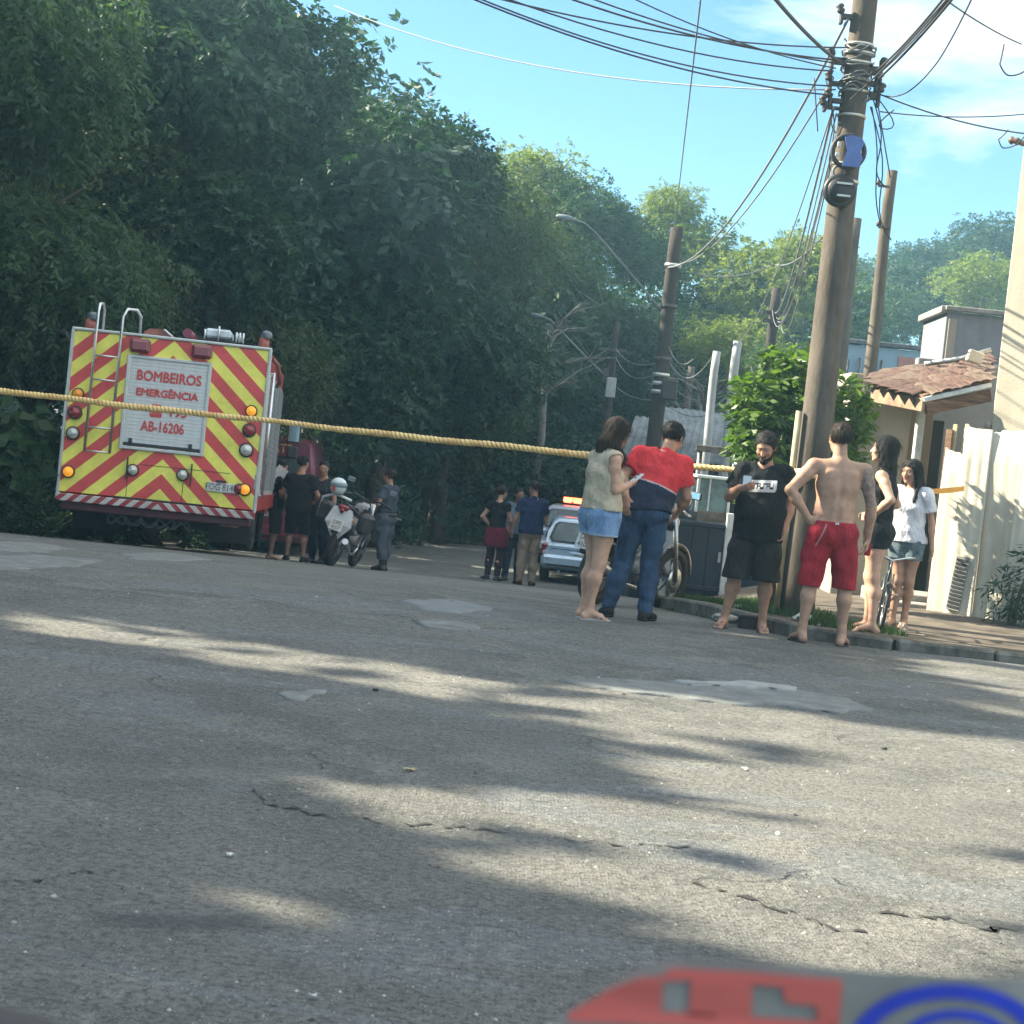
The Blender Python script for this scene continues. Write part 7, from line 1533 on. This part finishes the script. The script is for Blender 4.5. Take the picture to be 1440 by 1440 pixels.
# broad-leaved plant and bushes at the left edge
def shrub(label, cx_, Y, z, lobes, ncl, nl, size, m, name='shrub', stems=True, **kw):
    r = empty(name, (cx_, Y, z), 0, label, 'bush'); V, Q, v = leafy(lobes, ncl, nl, size, **kw); mesh_np('foliage', V, Q, LM[m], r, smooth=False, attr=v)
    m_ = MB()
    for l in lobes: m_.tube([(l[0] * .15, l[1] * .15, -.1), (l[0] * .6, l[1] * .6, l[2] * .6), (l[0], l[1], l[2])], [.03, .02, .008], 6)
    m_.build('stems', bark, r); return r
p = P(22, 650, 24.6); z = g(p.x, 24.8)
shrub('broad-leaved green plant at the left edge beside the truck', p.x - .12, 25.0, z, [(0, 0, 1.35, .36, .4, .38), (-.35, .2, 1.0, .4, .4, .5), (.22, -.1, .9, .25, .3, .35)], 170, 5, .26, 'mid', aspect=.62, droop=.7, spread=.22, seed=31)
p = P(-5, 715, 24.4)
shrub('low grassy bush at the left edge under the broad leaves', p.x, 24.75, z - .02, [(0, 0, .4, .55, .4, .5), (.35, .1, .25, .35, .3, .35), (-.6, 0, .5, .5, .4, .5)], 700, 8, .12, 'mid', aspect=.2, droop=-.4, spread=.25, seed=32, up=.5)
# light green bush beside the thick pole
p = P(1125, 580, 18.6); zb_ = zpav(p.x, 18.6)
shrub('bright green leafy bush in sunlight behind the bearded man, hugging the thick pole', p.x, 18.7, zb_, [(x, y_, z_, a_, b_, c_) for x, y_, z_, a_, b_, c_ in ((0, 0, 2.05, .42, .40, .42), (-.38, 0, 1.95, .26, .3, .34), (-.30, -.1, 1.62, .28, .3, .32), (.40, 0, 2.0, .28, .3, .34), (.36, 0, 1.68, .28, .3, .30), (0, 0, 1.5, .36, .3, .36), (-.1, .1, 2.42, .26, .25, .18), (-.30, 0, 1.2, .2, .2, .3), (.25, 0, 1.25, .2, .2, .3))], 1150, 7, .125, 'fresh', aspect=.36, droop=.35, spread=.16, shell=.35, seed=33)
# grass
def blades(name, pts, hgt, m, seed):
    r = np.random.default_rng(seed); n = len(pts); a = r.random(n) * 6.28; h = hgt * (.5 + r.random(n)); w_ = .004 + .004 * r.random(n); ln = r.normal(size=(n, 2)) * hgt * .35; B = np.array(pts)
    d = np.stack([np.cos(a), np.sin(a), 0 * a], 1) * w_[:, None]; tip = B + np.stack([ln[:, 0], ln[:, 1], h], 1); V = np.stack([B - d, B + d, tip], 1).reshape(-1, 3)
    return tag(mesh_np(name, V, np.arange(n * 3).reshape(n, 3), LM[m], smooth=False, attr=np.repeat(r.random(n), 3)), kind='stuff')
pts = []
while len(pts) < 7500:
    x, y = rr_.uniform(1.5, 3.4), rr_.uniform(15.4, 19.5); kx_ = float(kerb_x(max(15.02, y)))
    if x < kx_ + .12 or x > kx_ + 1.2 - .05 * (y - 15): continue
    if math.sin(x * 5.1 + y * 2.3) + math.sin(y * 3.7 - x * 2) + rr_.uniform(-1, 1) < -.2: continue
    pts.append((x, y, zpav(x, y) - .01))
blades('verge_grass', pts, .06, 'mid', 5)
pts = []
for i in range(1500): a = rr_.uniform(15.3, 18.8); kx_ = float(kerb_x(a)); x = kx_ - rr_.uniform(.02, .12) ; pts.append((x, a, g(x, a)))
blades('gutter_weeds', [p for p in pts if math.sin(p[1] * 6) > .3], .05, 'sunny', 6)
pts = []
for i in range(12000):
    k = rr_.randrange(len(le) - 1); t_ = rr_.random(); x = le[k][0] * (1 - t_) + le[k + 1][0] * t_; y = le[k][1] * (1 - t_) + le[k + 1][1] * t_
    if x < -10: continue
    o_ = rr_.random() * .9; x2, y2 = (x - o_ * .5, y + o_ * .6); pts.append((x2, y2, g(x2, y2) + .03))
blades('bank_grass', pts, .16, 'mid', 7)

# ---------------------------------------------------------------- unseen street trees added for their shade, leaves removed where sun patches should fall
LIT = [  # centre line of each patch of sun on the road in the picture, with its half height (px)
 [(-60, 868, 7), (120, 885, 11), (300, 915, 13), (450, 937, 11), (600, 962, 14), (720, 985, 18), (900, 1008, 24), (1100, 1035, 24), (1250, 1062, 26), (1500, 1095, 30)],
 [(820, 1062, 8), (950, 1090, 16), (1100, 1105, 26), (1250, 1135, 28), (1500, 1165, 38)],
 [(340, 1092, 7), (430, 1108, 14), (560, 1128, 12), (700, 1128, 14), (850, 1150, 18), (1000, 1180, 20), (1200, 1210, 20), (1500, 1262, 32)],
 [(520, 1180, 8), (660, 1200, 14), (800, 1235, 20), (950, 1255, 38), (1100, 1285, 52), (1250, 1290, 62), (1500, 1330, 70)],
 [(180, 1212, 2), (300, 1244, 5), (400, 1285, 12), (520, 1318, 15), (600, 1335, 10)]]
def lit_at(px, py, ex=0):
    on = np.zeros(px.shape, bool)
    for ln in LIT:
        xs_ = [q[0] for q in ln]; c = np.interp(px, xs_, [q[1] for q in ln]); hh = np.interp(px, xs_, [q[2] for q in ln]); on |= (np.abs(py - c) < hh * 1.2 + 3 + ex) & (px > xs_[0]) & (px < xs_[-1])
    return on
MI = np.array(CMI)
def keep_leaves(C):
    """C (n,3) leaf centres: False where the leaf would close one of the gaps"""
    k = C[:, 2] / sd.z; X = C[:, 0] - sd.x * k; Y = C[:, 1] - sd.y * k
    q = np.stack([X, Y, np.zeros_like(X), np.ones_like(X)], 1) @ MI.T; zc = np.minimum(q[:, 2], -.5); px = 720 + F * q[:, 0] / -zc; py = 720 - F * q[:, 1] / -zc
    rn_ = np.random.default_rng(77).random(len(C)); lit = lit_at(px, py, 3640 / np.maximum(Y, 3) ** 2 * .20) & (Y > 1) & (Y < 14.5) & (rn_ > .004)
    lit |= (X > 5.3 + .25 * np.sin(Y * 3)) & (Y > 8) & (np.sin(X * 3.1 + Y * 2) * np.sin(Y * 4.3 - X) < .72)                                      # upper walls, roof, pole top
    lit |= (X > 3.9) & (X < 5.4) & (Y > 16.6) & (Y < 19.5) & (np.sin(X * 6 + Y * 3) > -.65)      # foot of the fence, bush
    lit |= (np.abs(Y - 14.9) < .16) & (X > 1.5) & (X < 2.3)
    lit &= ~((Y > 16.9) & (Y < 18.35) & (X > 5.2) & (X < 8.2) & (np.sin(X * 7 + 1) * np.sin(Y * 9) < .45))      # leafy shade low on the fence
    return ~lit
GS = 'unseen street trees added left of the picture for their shade'
random.seed(4)
spots = [(-13.0, 4.5, 5.2, 3.9), (-13.6, 10.5, 5.8, 4.2), (-12.8, 16.2, 5.4, 4.0), (-13.4, 22.0, 5.6, 4.2), (-13.0, 28.0, 5.6, 4.2), (-16.5, 7.6, 8.2, 4.2), (-16.5, 13.6, 8.6, 4.2), (-16.5, 19.4, 8.6, 4.2), (-16.4, 25.6, 8.6, 4.2), (-13.2, -1.2, 5.2, 3.6)]
for i, (x, y, zc, rd) in enumerate(spots):
    lb = [(a * rd, b_ * rd, c_ * rd, d_ * rd, e_ * rd, f_ * rd) for a, b_, c_, d_, e_, f_ in lobes_for(40 + i, 1.0, 9)]
    z0 = g(x, y); V, Q, v = leafy(lb, 4600, 7, .52, aspect=.60, droop=.3, spread=.7, shell=.12, seed=50 + i)
    C = V.reshape(-1, 4, 3).mean(1) + (x, y, zc); kp = keep_leaves(C); V = V.reshape(-1, 4, 3)[kp].reshape(-1, 3); v = v.reshape(-1, 4)[kp].reshape(-1)
    t = empty('tree', (x, y, z0), 0, 'unseen street tree added for its shade, number of its row untold', 'tree', GS); t['label'] = 'dense unseen street tree added beyond the left edge to shade the junction'
    trunk_mb(zc - z0, .2, 60 + i, 0, rd * .6).build('trunk', bark, t)
    o = mesh_np('crown', V, np.arange(len(V)).reshape(-1, 4), LM['dark'], t, smooth=False, attr=v); o.location = (0, 0, zc - z0)
# ================================================================ small things on the ground
random.seed(31)
def stone(px, py, r, m, label, name='stone', cat='stone', fl=.6, z=None, dy=0):
    p = ground_px(px, py) if z is None else P(px, py, z[0]); zz = g(p.x, p.y) if z is None else z[1]
    V, Q, _ = [], [], 0; bm = bmesh.new(); bmesh.ops.create_icosphere(bm, subdivisions=2, radius=r)
    for v_ in bm.verts: v_.co *= random.uniform(.8, 1.15); v_.co.z *= fl
    me = bpy.data.meshes.new(name); bm.to_mesh(me); bm.free(); o = link(name, me, None, m); o.location = (p.x, p.y, zz + r * fl * .5); o.rotation_euler = (0, 0, random.uniform(0, 6)); return tag(o, label, cat)
st_d = mat('dark_stone', (.05, .05, .048), .9, var=.3, vscale=20, bump=.5); st_p = mat('pale_rubble', (.30, .29, .25), .9, var=.3, vscale=12, bump=.6, dirt=.3)
paper = mat('litter_white', (.6, .6, .58), .8, var=.1)
stone(528, 972, .018, st_d, 'small dark stone at the sunlit streak left of centre')
stone(1243, 1054, .016, st_d, 'small dark stone in the sun right of the pale road patch')
stone(1017, 884, .13, st_p, 'flat pale rock in the grass left of the bearded man', fl=.35, z=(15.9, .0))
stone(1040, 862, .09, st_p, 'second pale rock behind the first at the grass edge', fl=.4, z=(17.2, .0))
def litter(px, py, sx, sy, label, m=paper, h=.012, cat='litter', Y=None, z=None):
    p = ground_px(px, py) if Y is None else P(px, py, Y); zz = g(p.x, p.y) if z is None else z; V = []; n = 5
    for j in range(n):
        for i in range(n): V.append(((i / (n - 1) - .5) * sx * random.uniform(.8, 1.1), (j / (n - 1) - .5) * sy * random.uniform(.8, 1.1), random.uniform(0.002, h)))
    F_ = [(j * n + i, j * n + i + 1, (j + 1) * n + i + 1, (j + 1) * n + i) for j in range(n - 1) for i in range(n - 1)]; V2 = V + [(x, y, z_ - .002) for x, y, z_ in V]; F2 = F_ + [tuple(n * n + a for a in f)[::-1] for f in F_]
    o = MB().add(V2, F2).build('litter', m, None, fix=False); o.location = (p.x, p.y, zz + .004); o.rotation_euler = (0, 0, random.uniform(0, 3)); return tag(o, label, cat)
litter(1048, 1084, .03, .02, 'scrap of white paper on the road in the shade right of centre')
litter(576, 1086, .05, .028, 'pale dry leaf lying on the road left of centre', mat('dry_leaf', (.42, .36, .2), .8, var=.2), cat='leaf')
litter(325, 1207, .03, .014, 'white scrap on the road at the lower left')
litter(440, 1406, .022, .012, 'white scrap on the road near the bottom edge')
litter(1128, 884, .17, .12, 'crumpled white bag on the pavement between the bare feet', h=.07, Y=15.9, z=.065, cat='plastic bag')
litter(1147, 894, .06, .05, 'small white wrapper just right of the crumpled bag', h=.03, Y=15.5, z=.065)
litter(1285, 897, .2, .05, 'flat pale cardboard strip on the pavement below the girl', mat('cardboard', (.3, .26, .2), .9), h=.012, Y=15.7, z=.065)
p = P(1056, 880, 15.75); o = MB().box((0, 0, .055), (.22, .14, .13), b=.01).build('loose_block', mat('dark_block', (.05, .047, .045), .95, var=.3, bump=.5), None); o.location = (p.x, 15.75, g(p.x, 15.75)); tag(o, 'dark concrete block between the bearded man’s feet', 'block')
# sun-bleached crumbs and pebbles scattered over the road
V = []; Q = []
nr_ = np.random.default_rng(8)
for i in range(1500):
    y = 2.5 + 20 * nr_.random() ** 1.3; x = nr_.uniform(-.30, .30) * y * 1.05; r = nr_.uniform(.003, .0075) * (1 + (nr_.random() < .05)); b0 = len(V); z = g(x, y)
    for d in ((1, 0, 0), (0, 1, 0), (-1, 0, 0), (0, -1, 0), (0, 0, .9)): V.append((x + d[0] * r * nr_.uniform(.6, 1.4), y + d[1] * r * nr_.uniform(.6, 1.4), z + d[2] * r - .0005))
    Q += [(b0, b0 + 1, b0 + 4), (b0 + 1, b0 + 2, b0 + 4), (b0 + 2, b0 + 3, b0 + 4), (b0 + 3, b0, b0 + 4)]
o = mesh_np('loose_gravel', V, np.array(Q), [mat('gravel_pale', (.34, .33, .30), .9, var=.3, vscale=3), st_d], smooth=False); o.data.polygons.foreach_set('material_index', np.repeat((nr_.random(1500) < .35).astype(np.int32), 4)); tag(o, kind='stuff')
# dry weeds in front of the white fence, dark leafy plant against it
p = P(1432, 760, 18.0); zf_ = .065
shrub('small dark weed growing at the foot of the white fence at the right edge', p.x + .02, 18.05, zf_, [(0, 0, .35, .16, .15, .25), (.12, 0, .55, .16, .15, .3)], 60, 8, .10, 'dark', name='fence_plant', aspect=.22, droop=.9, spread=.28, shell=.2, seed=41)
# ================================================================ the warm hazy air of the late afternoon
hz = bpy.data.materials.new('haze'); hz.use_nodes = True; t = hz.node_tree; t.nodes.clear()
pv = N(t, 'ShaderNodeVolumePrincipled', Density=0.0014, Anisotropy=0.1); pv.inputs['Color'].default_value = (.42, .78, .98, 1)
ou = N(t, 'ShaderNodeOutputMaterial'); t.links.new(pv.outputs[0], ou.inputs['Volume'])
o = MB().box((0, 420, 10), (1300, 1060, 27)).build('haze', hz); tag(o, kind='stuff')
SC.cycles.volume_step_rate = 1
# ================================================================ the dashboard of the car the picture is taken from, and a windscreen reflection built as a solid sheet
dash_m = mat('dashboard_vinyl', (.020, .022, .024), .7, var=.2, vscale=30, bump=.4, bscale=300)
edge = [P(x, y, .75) for x, y in ((-900, 1375), (-300, 1385), (0, 1404), (60, 1418), (130, 1442), (300, 1500), (700, 1570), (1200, 1630), (1700, 1690), (2300, 1760))]
dc = Vector((0, .6, 1.0)); dsh = empty('car_dashboard', dc, 0, 'dark vinyl dashboard whose edge shows in the lower left corner', 'dashboard')
rings = []
for p in edge: rings.append([Vector(q) - dc for q in ((p.x, .75, p.z - .012), (p.x, .742, p.z), (p.x, .68, p.z + .0), (p.x * .95, .30, p.z - .03), (p.x * .95, .26, p.z - .07), (p.x * .95, .26, .72), (p.x, .75, .72))])
MB().loft(rings, 0, False).build('top_pad', dash_m, dsh)
lf_w = mat('reflection_grey', (.26, .265, .25), .8, var=.25, vscale=12); lf_r = mat('reflection_red', (.62, .13, .11), .7, var=.3, vscale=14, stretch=(.3, 1, 2)); lf_b = mat('reflection_blue', (.02, .05, .50), .7, var=.2, vscale=14)
LY = .66
def lp(px, py, d=0): return P(px, py, LY - d)
base = lp(1150, 1440); lf = empty('reflection', base, 0, 'windscreen reflection of red lettering and a blue ring, built solid at the bottom right', 'reflection')
def flat(name, pts, m, d, th=.0006):
    a = [lp(x, y, d) - base for x, y in pts]; b_ = [lp(x, y, d - th) - base for x, y in pts]; k = len(a)
    return MB().add(a + b_, [tuple(range(k)), tuple(range(k, 2 * k))[::-1]] + [(i, (i + 1) % k, k + (i + 1) % k, k + i) for i in range(k)]).build(name, m, lf)
flat('sheet', [(820, 1418), (850, 1392), (905, 1358), (960, 1347), (1120, 1358), (1250, 1368), (1460, 1378), (1560, 1390), (1560, 1700), (760, 1640), (770, 1440)], lf_w, 0)
for pts in ([(800, 1424), (860, 1390), (908, 1374), (932, 1374), (930, 1424)], [(932, 1372), (945, 1362), (1060, 1368), (1060, 1380), (975, 1378), (932, 1380)], [(972, 1378), (1058, 1380), (1056, 1432), (968, 1428)], [(932, 1424), (968, 1424), (1180, 1438), (1180, 1452), (800, 1436), (800, 1424)], [(1060, 1368), (1184, 1378), (1184, 1392), (1100, 1388), (1060, 1384)], [(1100, 1388), (1184, 1392), (1180, 1440), (1150, 1440), (1148, 1414), (1105, 1410)]):
    flat('reflected_red_lettering', pts, lf_r, .0015)
def ring_(cx_, cy_, rx, ry, t, a0, a1):
    o_ = [(cx_ + rx * math.cos(a), cy_ - ry * math.sin(a)) for a in np.linspace(a0, a1, 24)]; i_ = [(cx_ + (rx - t) * math.cos(a), cy_ - (ry - t * .8) * math.sin(a)) for a in np.linspace(a1, a0, 24)]; return o_ + i_
for a_ in ((1335, 1470, 140, 86, 26, .1, 3.04), (1345, 1472, 84, 52, 16, .2, 2.9)):
    pts = ring_(*a_); k = len(pts) // 2; mb = MB(); V = [lp(x, y, .0015) - base for x, y in pts]; mb.add(V, [(i, i + 1, 2 * k - 2 - i, 2 * k - 1 - i) for i in range(k - 1)]); mb.build('reflected_blue_ring', lf_b, lf, fix=False)
